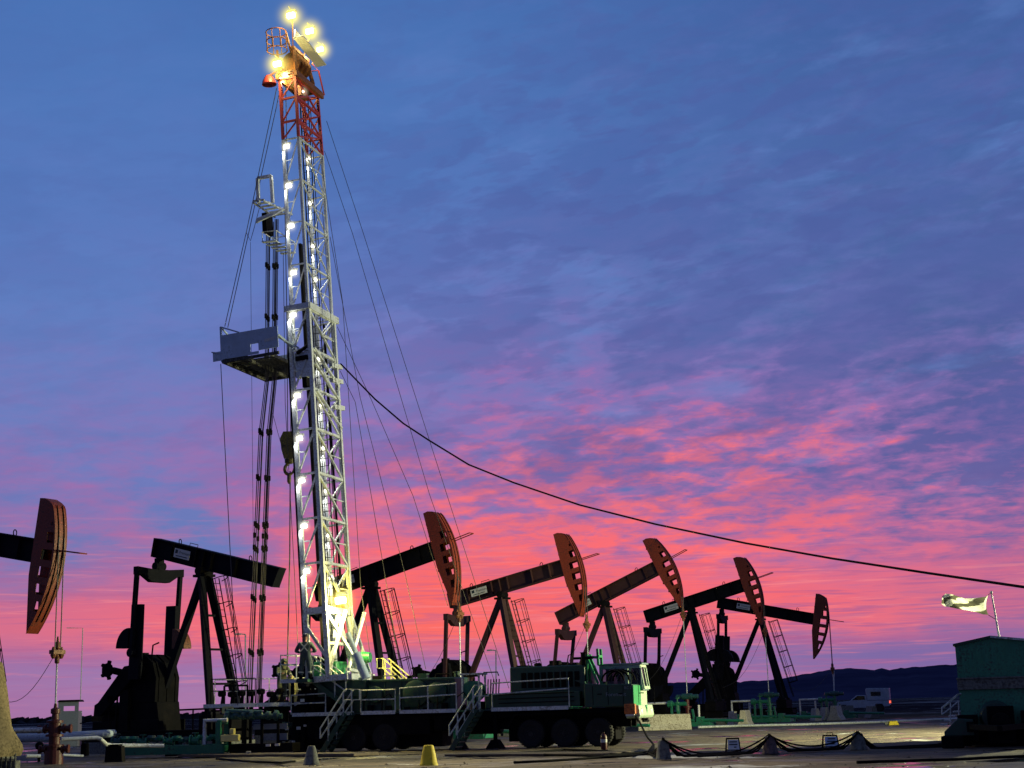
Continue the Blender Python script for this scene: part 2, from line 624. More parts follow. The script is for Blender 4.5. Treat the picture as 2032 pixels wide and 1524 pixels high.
# ------------------------------------------------------------------ materials
M_BLACK = paint('black_steel', (.005, .005, .006), .75, var=.4, dirt=(.012, .010, .009), dirt_amt=.2, spec=.08)
M_BEAM = paint('dark_blue_black_beam_paint', (.005, .006, .010), .7, var=.35, dirt=(.012, .009, .008), dirt_amt=.15, spec=.10)
M_REDGLARE = paint('sky_glare_beam_tint', (.036, .009, .010), .6, var=.3, dirt=(.03, .02, .016), dirt_amt=.2)  # reddish sky glare on the dark beams is put into this colour
M_HEAD = paint('weathered_orange_paint', (.23, .030, .008), .55, var=.35, dirt=(.07, .015, .008), dirt_amt=.3)
M_ORANGE = paint('orange_steel', (.48, .12, .02), .5, var=.25, dirt=(.08, .03, .01), dirt_amt=.25)
M_GREEN = paint('dark_green_rig_paint', (.006, .050, .028), .42, var=.3, dirt=(.03, .03, .025), dirt_amt=.25)
M_GREEN2 = paint('bright_green_rig_paint', (.02, .26, .085), .4, var=.25, dirt=(.04, .05, .03), dirt_amt=.2)
M_CABW = paint('pale_green_white_paint', (.36, .48, .34), .4, var=.15, dirt=(.2, .22, .15), dirt_amt=.2)
M_CABG = paint('grey_blue_cab_paint', (.16, .22, .25), .4, var=.2, dirt=(.05, .05, .05), dirt_amt=.2)
M_WG = paint('wellhead_green_paint', (.012, .15, .085), .42, var=.3, dirt=(.03, .04, .03), dirt_amt=.2)
M_TEAL = paint('teal_valve_paint', (.012, .085, .085), .45, var=.35, dirt=(.01, .03, .03), dirt_amt=.4)
M_RED = paint('red_valve_paint', (.075, .007, .005), .5, var=.3, dirt=(.05, .01, .01), dirt_amt=.3)
M_SILVER = paint('galvanised_steel', (.60, .66, .70), .45, metal=.2, var=.3, dirt=(.25, .25, .22), dirt_amt=.30)
M_BLDG = paint('building_green_sheet', (.03, .21, .115), .5, var=.25, dirt=(.03, .04, .03), dirt_amt=.25)
M_RAIL = paint('pale_handrail_paint', (.58, .64, .62), .5, var=.25, dirt=(.14, .16, .14), dirt_amt=.3)
M_RAILY = paint('yellow_lit_handrail', (.75, .72, .30), .5, var=.15, dirt=(.3, .28, .1), dirt_amt=.2)  # yellow lamplight on the far rails is put into the colour
M_PLATE = paint('grey_blue_wind_panel', (.40, .50, .62), .5, var=.18, dirt=(.2, .25, .3), dirt_amt=.15)
M_MRED = paint('red_mast_paint', (.34, .035, .03), .5, var=.3, dirt=(.06, .012, .01), dirt_amt=.25)
M_BROWN = paint('rusty_brown_steel', (.22, .075, .02), .6, var=.35, dirt=(.05, .02, .01), dirt_amt=.35)
M_RUBBER = paint('tyre_rubber', (.013, .013, .014), .85, var=.3, spec=.3)
M_RIM = paint('steel_rim', (.05, .05, .055), .5, var=.3)
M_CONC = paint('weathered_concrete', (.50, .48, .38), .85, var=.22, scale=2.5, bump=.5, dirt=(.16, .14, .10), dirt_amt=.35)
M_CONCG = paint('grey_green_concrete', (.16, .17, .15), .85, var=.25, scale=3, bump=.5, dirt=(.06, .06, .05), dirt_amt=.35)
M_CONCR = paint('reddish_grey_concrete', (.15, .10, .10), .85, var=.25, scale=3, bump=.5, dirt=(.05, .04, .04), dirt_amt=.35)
M_YEL = paint('yellow_paint', (.80, .62, .01), .6, var=.15, scale=4, dirt=(.35, .26, .02), dirt_amt=.2)
M_CABLE = paint('black_cable_rubber', (.004, .004, .005), .8, var=.3, spec=.08)
M_WIRE = paint('wire_rope', (.05, .05, .055), .5, metal=.4, var=.3)
M_ROD = paint('dark_rod_steel', (.02, .02, .024), .4, metal=.3, var=.3)
M_WHITE = paint('white_paint', (.72, .74, .72), .5, var=.1, dirt=(.35, .35, .33), dirt_amt=.25)
M_SIGN = paint('sign_white', (.55, .56, .54), .5, var=.12)
M_SIGNY = paint('sign_yellow', (.68, .62, .22), .5, var=.12)
M_INK = paint('sign_ink', (.015, .03, .035), .6, var=.1)
M_INKW = paint('grey_lettering', (.16, .20, .26), .5, var=.1)
M_TARP = paint('tan_canvas', (.26, .20, .09), .85, var=.3, scale=1.2, bump=.6, dirt=(.09, .07, .03), dirt_amt=.3)
M_WOOD = paint('weathered_timber', (.12, .09, .06), .8, var=.35, scale=4, bump=.4)
M_SHED = paint('pale_grey_shed', (.17, .20, .24), .6, var=.15, dirt=(.12, .12, .13), dirt_amt=.2)
M_GLASS = glass('cab_glass', (.02, .02, .03), .05, .55)
M_DARKG = glass('dark_glass', (.01, .012, .02), .08, .92)
M_BLOCK = paint('dirty_yellow_block', (.10, .085, .015), .6, var=.4, dirt=(.02, .015, .01), dirt_amt=.4)
M_TAIL = emis('tail_lamp_red', (1, .12, .05), 2.2)

# ------------------------------------------------------------------ ground, far plain, hills
gm = bpy.data.materials.new('packed_mud_and_snow')
gm.use_nodes = True
g = NX(gm.node_tree)
gb = gm.node_tree.nodes['Principled BSDF']
gtc = gm.node_tree.nodes.new('ShaderNodeTexCoord')
gsp = gm.node_tree.nodes.new('ShaderNodeSeparateXYZ')
gm.node_tree.links.new(gtc.outputs['Object'], gsp.inputs[0])
gx, gy, gz = gsp.outputs
pos = gtc.outputs['Object']
big = g.noise(pos, .06, 6, .6, .4)
med = g.noise(pos, .45, 7, .65, .3)
fin = g.noise(pos, 5.0, 8, .7)
# wheel ruts running across the pad
rut = g.noise(g.xyz(g.m('MULTIPLY', gx, .05), g.m('MULTIPLY', gy, .9), 0), 1, 5, .6, .8)
med2 = g.noise(g.xyz(g.m('MULTIPLY', gx, .35), g.m('MULTIPLY', gy, .55), 2.0), 1, 8, .72, .5)
base = g.mix(g.mr(med2, .38, .62, 0, 1), (.034, .025, .016, 1), (.20, .155, .092, 1))
base = g.mix(g.mr(big, .4, .62, 0, .75), base, (.085, .068, .055, 1))
base = g.mix(g.m('MULTIPLY', g.mr(rut, .48, .60, 0, 1), .75), base, (.028, .023, .018, 1))
base = g.mix(g.m('MULTIPLY', g.mr(fin, .45, .75, 0, 1), .5), base, (.20, .16, .105, 1))
snow = g.m('MULTIPLY', g.mr(g.noise(g.xyz(g.m('MULTIPLY', gx, .12), g.m('MULTIPLY', gy, .22), 4.2), 1, 7, .65, .4), .60, .66, 0, 1, True), g.mr(fin, .2, .5, .5, 1))
snowfar = g.m('MULTIPLY', g.mr(gy, 120, 260, 0, 1, True), g.mr(g.noise(g.xyz(g.m('MULTIPLY', gx, .01), g.m('MULTIPLY', gy, .02), 1.2), 1, 6, .6), .54, .62, 0, .6, True))
snow2 = g.m('MULTIPLY', g.mr(g.noise(g.xyz(g.m('MULTIPLY', gx, .5), g.m('MULTIPLY', gy, .75), 7.7), 1, 6, .65, .4), .66, .70, 0, 1, True), .8)
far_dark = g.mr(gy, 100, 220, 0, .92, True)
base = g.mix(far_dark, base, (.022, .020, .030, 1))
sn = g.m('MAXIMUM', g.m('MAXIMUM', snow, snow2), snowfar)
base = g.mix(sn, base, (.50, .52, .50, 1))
gm.node_tree.links.new(base, gb.inputs['Base Color'])
wet = g.mr(g.noise(g.xyz(g.m('MULTIPLY', gx, .22), g.m('MULTIPLY', gy, .35), 8.8), 1, 6, .6, .5), .54, .60, 0, 1, True)
pud = g.mr(g.noise(g.xyz(g.m('MULTIPLY', gx, .16), g.m('MULTIPLY', gy, .42), 12.8), 1, 5, .5, .6), .61, .63, 0, 1, True)
base = g.mix(g.m('MULTIPLY', pud, .85), base, (.022, .018, .015, 1))
gm.node_tree.links.new(base, gb.inputs['Base Color'])
rough = g.m('SUBTRACT', g.mr(fin, .3, .7, .75, .98), g.m('MULTIPLY', wet, .35))
rough = g.m('MULTIPLY', rough, g.m('SUBTRACT', 1, g.m('MULTIPLY', pud, .86)))
gm.node_tree.links.new(rough, gb.inputs['Roughness'])
gm.node_tree.links.new(g.mr(gy, 70, 130, .5, .0, True), gb.inputs['Specular IOR Level'])
bmp = gm.node_tree.nodes.new('ShaderNodeBump')
bmp.inputs['Strength'].default_value = .8
bmp.inputs['Distance'].default_value = .16
hk = g.m('SUBTRACT', 1, pud)
hh = g.m('ADD', g.m('ADD', g.m('MULTIPLY', med, .8), g.m('MULTIPLY', fin, .35)), g.m('MULTIPLY', rut, .8))
gm.node_tree.links.new(g.m('MULTIPLY', hh, hk), bmp.inputs['Height'])
gm.node_tree.links.new(bmp.outputs[0], gb.inputs['Normal'])

ys = [-30, -10, 0, 5]
y = 10.0
while y < 6000:
    ys.append(y)
    y += .28 if y < 75 else (1.2 if y < 130 else y * .05)
xs = []
for i in range(-175, 176):
    xs.append(math.copysign(abs(i) * .22 + (max(0, abs(i) - 100) ** 2.45) * .055, i))
gme = MB()
vs = []
for yy in ys:
    for xx in xs:
        h = (noise.noise(Vector((xx * .25, yy * .4, 0))) * .05 + noise.noise(Vector((xx * .9, yy * 1.3, 3))) * .035 + noise.noise(Vector((xx * 2.1, yy * 2.6, 8))) * .02) if 10 < yy < 130 and abs(xx) < 80 else 0
        vs.append((xx, yy, h - .02))
nx = len(xs)
fs = [(j * nx + i, j * nx + i + 1, (j + 1) * nx + i + 1, (j + 1) * nx + i) for j in range(len(ys) - 1) for i in range(nx - 1)]
gme.add(vs, fs)
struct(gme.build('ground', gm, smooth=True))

# hills beyond the plain
hm = bpy.data.materials.new('wooded_hillside')
hm.use_nodes = True
h = NX(hm.node_tree)
hb = hm.node_tree.nodes['Principled BSDF']
htc = hm.node_tree.nodes.new('ShaderNodeTexCoord')
hn = h.noise(htc.outputs['Object'], .004, 8, .65)
hn2 = h.noise(htc.outputs['Object'], .03, 6, .7)
hc = h.mix(h.mr(hn, .4, .62, 0, 1), (.030, .034, .075, 1), (.055, .058, .11, 1))
hc = h.mix(h.m('MULTIPLY', h.mr(hn2, .60, .75, 0, 1), .35), hc, (.14, .15, .20, 1))
hm.node_tree.links.new(hc, hb.inputs['Base Color'])
hb.inputs['Roughness'].default_value = 1
hb.inputs['Specular IOR Level'].default_value = 0
ridge = [(-300, 1440), (0, 1438), (120, 1438), (260, 1434), (360, 1431), (480, 1425), (620, 1417), (760, 1408), (900, 1398), (1010, 1388), (1120, 1376), (1230, 1364), (1330, 1355), (1440, 1353), (1520, 1350), (1560, 1345), (1600, 1337), (1640, 1330), (1680, 1326), (1720, 1328), (1780, 1327), (1840, 1322), (1900, 1318), (2000, 1313), (2150, 1308), (2350, 1318), (2600, 1330)]
HY = 3200.0
hv, hf = [], []
cols = []
for i in range(len(ridge) - 1):
    (xa, ya), (xb, yb) = ridge[i], ridge[i + 1]
    n = max(2, int((xb - xa) / 7))
    for k in range(n):
        t = k / n
        cols.append((xa + (xb - xa) * t, ya + (yb - ya) * t))
rows = [0, .12, .35, .6, .85, 1.0]
for (x_, y_) in cols:
    top = at(x_, y_, HY)
    top.z += (noise.noise(Vector((x_ * .05, 1, 0))) * 3 + noise.noise(Vector((x_ * .5, 4, 0))) * 2.2)
    for r_ in rows:
        q = 1 - r_
        yy = HY - 1100 * q
        xx = top.x * (yy / HY)
        zz = max(0, top.z + 2) * (1 - q ** 1.6) + noise.noise(Vector((x_ * .03, r_ * 4, 5))) * 9 * q * r_ - 2
        hv.append((xx, yy, zz))
    hv.append((top.x * 1.25, HY * 1.25, -2))
nr = len(rows) + 1
for i in range(len(cols) - 1):
    for j in range(nr - 1):
        hf.append((i * nr + j, (i + 1) * nr + j, (i + 1) * nr + j + 1, i * nr + j + 1))
hm_ = MB()
hm_.add(hv, hf)
struct(hm_.build('hills', hm, smooth=True))

# ------------------------------------------------------------------ pumpjacks
P = dict(H=8.376, Lt=3.573, Lj=4.315, bt=.848, bb=-.061, htx=4.196, htz=2.407, hbx=4.751, hbz=-2.707, ffx=1.487, ffy=.85, rfx=2.987, zb=1.762, Le=5.015)
RH = 5.45


def pumpjack(name, label, X_, Y_, th, phi, beam_mat, head_mat, head=True, group='pumpjacks in the row of wells', plate_side=True):
    t = thing(name, label, 'pumpjack', (X_, Y_, 0), -phi, group)
    H = P['H']
    ct, st = math.cos(th), math.sin(th)

    def B(a, b, y=0.0):
        return Vector((a * ct - b * st, y, H + a * st + b * ct))

    def bprism(m, pts, y0, y1):
        n = len(pts)
        vs = [B(a, b, y0) for a, b in pts] + [B(a, b, y1) for a, b in pts]
        m.add(vs, [tuple(range(n)), tuple(range(2 * n - 1, n - 1, -1))] + [(i, i + n, (i + 1) % n + n, (i + 1) % n) for i in range(n)])

    # walking beam: an I section, slightly tapered at the tail
    m = MB()
    bt, bb = P['bt'], P['bb']
    e0, e1 = -P['Lt'], (P['Lj'] + .25 if head else P['Le'])
    bprism(m, [(e0, bb + .05), (e1 - (.25 if not head else 0), bb), (e1, bt), (e0 + .05, bt)], -.04, .04)
    bprism(m, [(e0, bt - .05), (e1, bt - .05), (e1, bt), (e0, bt)], -.24, .24)
    bprism(m, [(e0 + .05, bb + .0), (e1 - .2, bb - .0), (e1 - .2, bb + .05), (e0 + .05, bb + .05)], -.24, .24)
    bprism(m, [(e0, bb + .0), (e0 + .03, bb), (e0 + .06, bt), (e0 - .02, bt)], -.235, .235)
    bprism(m, [(e1 - .28, bb + .0), (e1 - .22, bb), (e1 + .0, bt), (e1 - .06, bt)], -.235, .235)
    for a in (-2.2, -.55, .0, .55, 2.2, 3.4):
        bprism(m, [(a - .015, bb + .05), (a + .015, bb + .05), (a + .015, bt - .05), (a - .015, bt - .05)], -.22, .22)
    m.build('walking_beam', beam_mat, t)
    # lifting eyes and grease line rail on top of the beam
    for a in (-1.95, 2.9):
        m = MB()
        c = B(a, bt + .09)
        pts = [c + Vector((ct * math.cos(w) * .09, 0, st * math.cos(w) * .09)) + Vector((0, 0, math.sin(w) * .12)) for w in [i * math.pi / 6 for i in range(13)]]
        m.tube(pts, .022, 6)
        m.build('lifting_eye', beam_mat, t)
    m = MB()
    m.tube([B(-1.25, bt), B(-1.25, bt + .14), B(-.7, bt + .14), B(-.7, bt)], .018, 6)
    m.build('grab_rail', beam_mat, t)
    # name plate near the tail
    m = MB()
    bprism(m, [(-1.95, .20), (-.85, .20), (-.85, .63), (-1.95, .63)], -.262, -.25)
    pl = m.build('name_plate', M_SIGN, t)
    Mx = Matrix.Translation(B(-1.22, .47, -.266)) @ Matrix.Rotation(-th, 4, 'Y') @ Matrix.Rotation(R(90), 4, 'X')
    text_mesh('lettering', 'Premium', .20, M_INK, pl, Mx)
    m = MB()
    bprism(m, [(-1.87, .40), (-1.70, .40), (-1.70, .57), (-1.87, .57)], -.268, -.262)
    bprism(m, [(-1.80, .27), (-1.0, .27), (-1.0, .31), (-1.80, .31)], -.268, -.262)
    m.build('logo', M_INK, pl)
    # centre bearing on top of the post
    m = MB()
    m.box((-.38, -.36, H - .42), (.38, .36, H - .30))
    m.lathe([(.2, -.42), (.2, .42)], (0, 0, H - .14), 14, 'Y')
    m.box((-.16, -.3, H - .32), (.16, .3, H - .08))
    m.build('centre_bearing', M_BLACK, t)
    # samson post legs
    zb, ffx, ffy, rfx = P['zb'], P['ffx'], P['ffy'], P['rfx']
    for s in (-1, 1):
        m = MB()
        m.bar((.05, s * .2, H - .35), (ffx, s * ffy, zb), .30, .34)
        m.box((ffx - .3, s * ffy - .28, zb - .12), (ffx + .3, s * ffy + .28, zb + .04))
        m.build('post_leg', beam_mat, t, bevel=.02)
    m = MB()
    m.bar((-.1, 0, H - .35), (-rfx, 0, zb + .2), .26, .32)
    m.build('post_leg', beam_mat, t, bevel=.02)
    for k in (.3, .55, .8):
        m = MB()
        z = H - .35 + (zb - H + .35) * k
        x = .05 + (ffx - .05) * k
        w = .2 + (ffy - .2) * k
        m.bar((x, -w, z), (x, w, z), .1)
        m.build('post_brace', beam_mat, t)
    # ladder with a safety cage in front of the post
    m = MB()
    p0, p1 = Vector((ffx + .75, .15, zb + .1)), Vector((.62, .15, H - .5))
    dl = (p1 - p0).normalized()
    nrm = Vector((dl.z, 0, -dl.x))
    for s in (-.2, .2):
        m.tube([p0 + Vector((0, s, 0)), p1 + Vector((0, s, 0))], .028, 6)
    n = int((p1 - p0).length / .32)
    for i in range(n):
        c = p0 + dl * (.2 + i * .32)
        m.tube([c + Vector((0, -.2, 0)), c + Vector((0, .2, 0))], .016, 5)
    lad = m.build('ladder', M_BLACK if beam_mat is not M_REDGLARE else M_REDGLARE, t)
    m = MB()
    L = (p1 - p0).length
    hoops = [L * k for k in (.18, .38, .58, .78, .98)]

    def hoop(q):
        pts = []
        for i in range(9):
            w = math.pi * i / 8
            pts.append(p0 + dl * q + Vector((0, -math.cos(w) * .36, 0)) + nrm * (math.sin(w) * .72))
        return pts
    hs = [hoop(q) for q in hoops]
    for q in hs:
        m.tube(q, .024, 5)
    for j in (1, 3, 4, 5, 7):
        m.tube([q[j] for q in hs], .018, 5)
    m.build('cage', M_BLACK if beam_mat is not M_REDGLARE else M_REDGLARE, lad)
    # equaliser, pitman arms, cranks
    Tb = B(-P['Lt'] + .38, bb)
    T = Tb + Vector((0, 0, -.75))
    m = MB()
    m.bar(Tb + Vector((0, 0, .0)), T + Vector((0, 0, .1)), .34, .34)
    m.lathe([(.2, -.3), (.2, .3)], T + Vector((0, 0, .35)), 12, 'Y')
    m.build('tail_bearing', beam_mat, t, bevel=.02)
    m = MB()
    W = 1.35
    z0 = T.z
    pr = [(-W - .1, .28), (-W - .1, -.1), (-W + .25, -.1), (-.55, -.42), (.55, -.42), (W - .25, -.1), (W + .1, -.1), (W + .1, .28), (.5, .2), (-.5, .2)]
    vs = [(T.x - .16, y_, z0 + z_) for y_, z_ in pr] + [(T.x + .16, y_, z0 + z_) for y_, z_ in pr]
    n = len(pr)
    m.add(vs, [tuple(range(n)), tuple(range(2 * n - 1, n - 1, -1))] + [(i, i + n, (i + 1) % n + n, (i + 1) % n) for i in range(n)])
    m.build('equaliser', beam_mat, t, bevel=.02)
    C = Vector((-3.4, 0, 3.8))
    lean = -.05 - .16 * max(0, abs(th) - .2) * 3
    Lp = 3.75
    pin = T + Vector((math.sin(lean), 0, -math.cos(lean))) * Lp
    al = math.atan2(pin.z - C.z, pin.x - C.x)
    cdv = Vector((math.cos(al), 0, math.sin(al)))
    cn = Vector((-math.sin(al), 0, math.cos(al)))
    for s in (-1, 1):
        m = MB()
        m.bar(T + Vector((0, s * W, .1)), pin + Vector((0, s * W, 0)), .17, .2)
        m.lathe([(.2, s * W - .13), (.2, s * W + .13)], (pin.x, 0, pin.z), 12, 'Y')
        m.build('pitman_arm', beam_mat, t)
        yb = s * (W - .28)
        m = MB()
        q = [C + cdv * -.45 + cn * -.36, C + cdv * -.45 + cn * .36, C + cdv * 3.05 + cn * .34, C + cdv * 3.05 + cn * -.34]
        m.add([(v.x, yb - .12, v.z) for v in q] + [(v.x, yb + .12, v.z) for v in q], [(0, 1, 2, 3), (7, 6, 5, 4), (0, 4, 5, 1), (1, 5, 6, 2), (2, 6, 7, 3), (3, 7, 4, 0)])
        cr = m.build('crank', M_BEAM, t, bevel=.02)
        for sd in ((1,) if name == 'headless_pumpjack' and s == -1 else ((-1,) if name == 'headless_pumpjack' else (-1, 1))):
            m = MB()
            out = []
            for i in range(11):
                w = math.pi / 2 * i / 10
                out.append(C + cdv * (1.0 + .95 * math.cos(w) - .0) + cn * sd * (.32 + .85 * math.sin(w)))
            out.append(C + cdv * 1.0 + cn * sd * .32)
            n = len(out)
            m.add([(v.x, yb - .24, v.z) for v in out] + [(v.x, yb + .24, v.z) for v in out], [tuple(range(n)), tuple(range(2 * n - 1, n - 1, -1))] + [(i, i + n, (i + 1) % n + n, (i + 1) % n) for i in range(n)])
            m.build('counterweight', M_BROWN if name == 'headless_pumpjack' and s == 1 else M_BEAM, cr)
    # gearbox, motor, belt guard
    m = MB()
    out = [(-4.5, 2.3), (-4.55, 3.5), (-4.2, 4.2), (-3.7, 4.5), (-3.1, 4.45), (-2.6, 4.1), (-2.35, 3.4), (-2.4, 2.3)]
    m.prism(out, -.72, .72)
    for y_ in (-.5, 0, .5):
        m.prism([(a * 1.0 + (-.04 if a < -3.4 else .04), b + (.05 if b > 3 else 0)) for a, b in out], y_ - .03, y_ + .03)
    m.lathe([(.3, -1.0), (.3, 1.0)], C, 14, 'Y')
    m.box((-4.1, -.3, 4.4), (-3.7, 0, 4.62))
    m.build('gearbox', M_BLACK, t)
    m = MB()
    m.prism([(-4.7, .9), (-4.5, 2.3), (-2.3, 2.3), (-2.1, .9)], -.7, .7)
    for s in (-1, 1):
        m.box((-5.2, s * .8 - .04, .95), (-2.0, s * .8 + .04, 1.5))
    m.build('gearbox_pedestal', M_BLACK, t, bevel=.03)
    m = MB()
    m.lathe([(.12, -.65), (.34, -.6), (.36, -.3), (.36, .4), (.3, .5), (.3, .62)], (-6.0, 0, 2.0), 16, 'Y')
    m.box((-6.35, -.5, 1.45), (-5.65, .5, 1.68))
    m.build('motor', M_BLACK, t, smooth=True)
    m = MB()
    m.prism([(-6.4, 1.75), (-6.35, 2.25), (-6.1, 2.35), (-4.3, 4.0), (-3.7, 4.05), (-3.5, 3.7), (-3.7, 3.4), (-5.9, 1.7)], -1.0, -.84)
    m.build('belt_guard', M_BLACK, t, bevel=.03)
    m = MB()
    m.lathe([(.05, -1.25), (.34, -1.25), (.34, -1.1), (.12, -1.08), (.12, -.7)], (-5.25, 0, 3.85), 9, 'Y')
    for k in range(5):
        w = k * 1.257
        m.bar((-5.25, -1.17, 3.85), (-5.25 + .46 * math.cos(w), -1.17, 3.85 + .46 * math.sin(w)), .14, .14)
    m.bar((-5.25, -.9, 3.85), (-4.2, -.6, 3.6), .3, .3)
    m.build('brake_drum', M_BLACK, t)
    m = MB()
    m.box((-4.6, -.95, 1.0), (-4.0, -.72, 2.9))
    m.build('control_box', M_BLACK, t)
    m = MB()
    m.tube([(-4.9, -.9, 1.0), (-4.8, -.9, 2.6), (-4.4, -.9, 3.0)], .05, 6)
    m.build('conduit', M_BLACK, t)
    m = MB()
    m.tube([(-2.6, -.8, 4.2), (-2.4, -.9, 4.9), (-2.0, -.9, 5.0)], .04, 6)
    m.build('brake_cable', M_BLACK, t)
    # base skid
    m = MB()
    for s in (-1, 1):
        m.box((-7.0, s * .85 - .1, .55), (2.3, s * .85 + .1, .95))
        m.box((-7.0, s * .85 - .16, .50), (2.3, s * .85 + .16, .55))
        m.box((-7.0, s * .85 - .16, .95), (2.3, s * .85 + .16, 1.0))
    for x in (-6.9, -5.6, -4.2, -2.8, -1.4, 0, 1.2, 2.2):
        m.box((x - .08, -.74, .6), (x + .08, .74, .9))
    m.box((ffx - .4, -1.2, 1.0), (ffx + .4, 1.2, zb - .12))
    m.box((-rfx - .3, -.3, 1.0), (-rfx + .3, .3, zb + .25))
    m.box((-6.8, -.7, 1.0), (-5.2, .7, 1.45))
    m.build('base_skid', M_BLACK, t, bevel=.01)
    for x0, x1 in ((-6.9, -3.6), (-3.4, .2), (.4, 2.3)):
        m = MB()
        m.box((x0, -1.15, -.1), (x1, 1.15, .5))
        m.build('concrete_base', M_CONCG, t, bevel=.03)
    # brake lever, control box
    m = MB()
    m.tube([(-5.0, -1.1, 1.0), (-5.15, -1.15, 2.1)], .03, 6)
    m.box((-5.4, -1.2, 2.4), (-5.15, -1.0, 2.65))
    m.build('brake_lever', M_BLACK, t)
    if head:
        Rr = RH
        top = (P['htx'] + .0, P['htz'] + .0)
        bot = (P['hbx'] + .0, P['hbz'] - .0)
        a0 = math.asin(bot[1] / Rr)
        a1 = math.asin(min(.99, (top[1] + .06) / Rr))
        N = 40
        tt = [0, .30, .42, .60, .78, .90, 1.0]
        back = lambda u: (P['Lj'] + (bot[0] - P['Lj'] - .02) * (1 - u / .42) if u < .42 else P['Lj'] + (top[0] - P['Lj']) * (u - .42) / .58, bot[1] + (top[1] - bot[1]) * u)
        grid = []
        for i in range(N + 1):
            u = i / N
            bx_, bz_ = back(u)
            w = a0 + (a1 - a0) * u
            fx_, fz_ = Rr * math.cos(w), Rr * math.sin(w)
            if u > .93:
                k_ = (u - .93) / .07
                fx_ -= .40 * k_ * k_
                fz_ -= .04 * k_ * k_
            grid.append([B(bx_ + (fx_ - bx_) * q, bz_ + (fz_ - bz_) * q) for q in tt])
        grid2 = [[(v.x, v.z) for v in row] for row in grid]
        skip = set()
        for c0 in (7, 12, 17, 22, 27):
            for j in ((3, 4) if c0 in (7, 27) else (2, 3, 4)):
                skip.add((c0, j))
                skip.add((c0 + 1, j))
                skip.add((c0 + 2, j))
        skip.add((32, 4))
        m = MB()
        HW = .29
        m.plate(grid2, skip, -HW, -HW + .03)
        m.plate(grid2, skip, HW - .03, HW)
        # curved face and the back plate
        arc = [grid[i][-1] for i in range(N + 1)]
        arcb = [grid[i][-2] * .25 + grid[i][-1] * .75 for i in range(N + 1)]
        vs, fs = [], []
        for a_, b_ in zip(arc, arcb):
            vs += [(a_.x, -HW - .03, a_.z), (a_.x, HW + .03, a_.z), (b_.x, HW + .03, b_.z), (b_.x, -HW - .03, b_.z)]
        for i in range(N):
            for q in range(4):
                q2 = (q + 1) % 4
                fs.append((i * 4 + q, i * 4 + q2, i * 4 + 4 + q2, i * 4 + 4 + q))
        fs += [(0, 1, 2, 3), (N * 4 + 3, N * 4 + 2, N * 4 + 1, N * 4)]
        m.add(vs, fs)
        for i in (2, 6, 11, 16, 21, 26, 31, 36):
            a_, b_ = grid[i][0], grid[i][1]
            m.bar((a_.x + .01, -HW + .04, a_.z), (a_.x + .01, HW - .04, a_.z), .03, .3)
        hd = m.build('horsehead', head_mat, t)
        # wire line tracks on the curved face
        for s in (-.14, .14):
            m = MB()
            pts = []
            for i in range(4, N - 1):
                w = a0 + (a1 - a0) * i / N
                pts.append(B((Rr + .018) * math.cos(w), (Rr + .018) * math.sin(w), s))
            for i in range(len(pts) - 1):
                m.bar(pts[i], pts[i + 1], .03, .03)
            m.build('cable_groove', M_BLACK, hd)
        m = MB()
        for s in (-.2, .2):
            m.tube([B(Rr, .55, s), B(Rr + 1.15, .58, s)], .028, 6)
        m.tube([B(Rr + 1.15, .58, -.2), B(Rr + 1.15, .58, .2)], .028, 6)
        m.build('bridle_guide', head_mat, hd)
        # bridle, carrier bar, polished rod
        zc = 5.1 + RH * th
        for s in (-.14, .14):
            m = MB()
            m.tube([(Rr + .03, s, H), (Rr + .03, s, zc + .1)], .022, 6)
            m.build('bridle', M_WIRE, t)
        m = MB()
        m.box((Rr - .1, -.3, zc - .05), (Rr + .14, .3, zc + .1))
        m.lathe([(.05, .1), (.10, .16), (.10, .34), (.05, .42), (.03, .6)], (Rr + .02, 0, zc), 10)
        m.lathe([(.06, -.4), (.09, -.36), (.09, -.2), (.05, -.1), (.05, 0)], (Rr + .02, 0, zc), 10)
        for s in (-.2, .2):
            m.lathe([(.05, -.22), (.11, -.1), (.09, .05), (.04, .22)], (Rr + .02, s, zc), 8)
        m.build('carrier_bar', M_BROWN, t)
        m = MB()
        m.tube([(Rr + .02, 0, zc - .1), (Rr + .02, 0, 2.0)], .03, 8)
        m.build('polished_rod', M_SILVER, t)
        # slack control line from the carrier to the post
        m = MB()
        pts = []
        for i in range(13):
            k = i / 12
            a_ = Vector((Rr - .05, 0, zc))
            b_ = Vector((ffx + .6, 0, 2.6))
            q = a_.lerp(b_, k)
            q.z -= math.sin(k * math.pi) * .9
            pts.append(q)
        m.tube(pts, .012, 5)
        m.build('slack_line', M_WIRE, t)
    return t


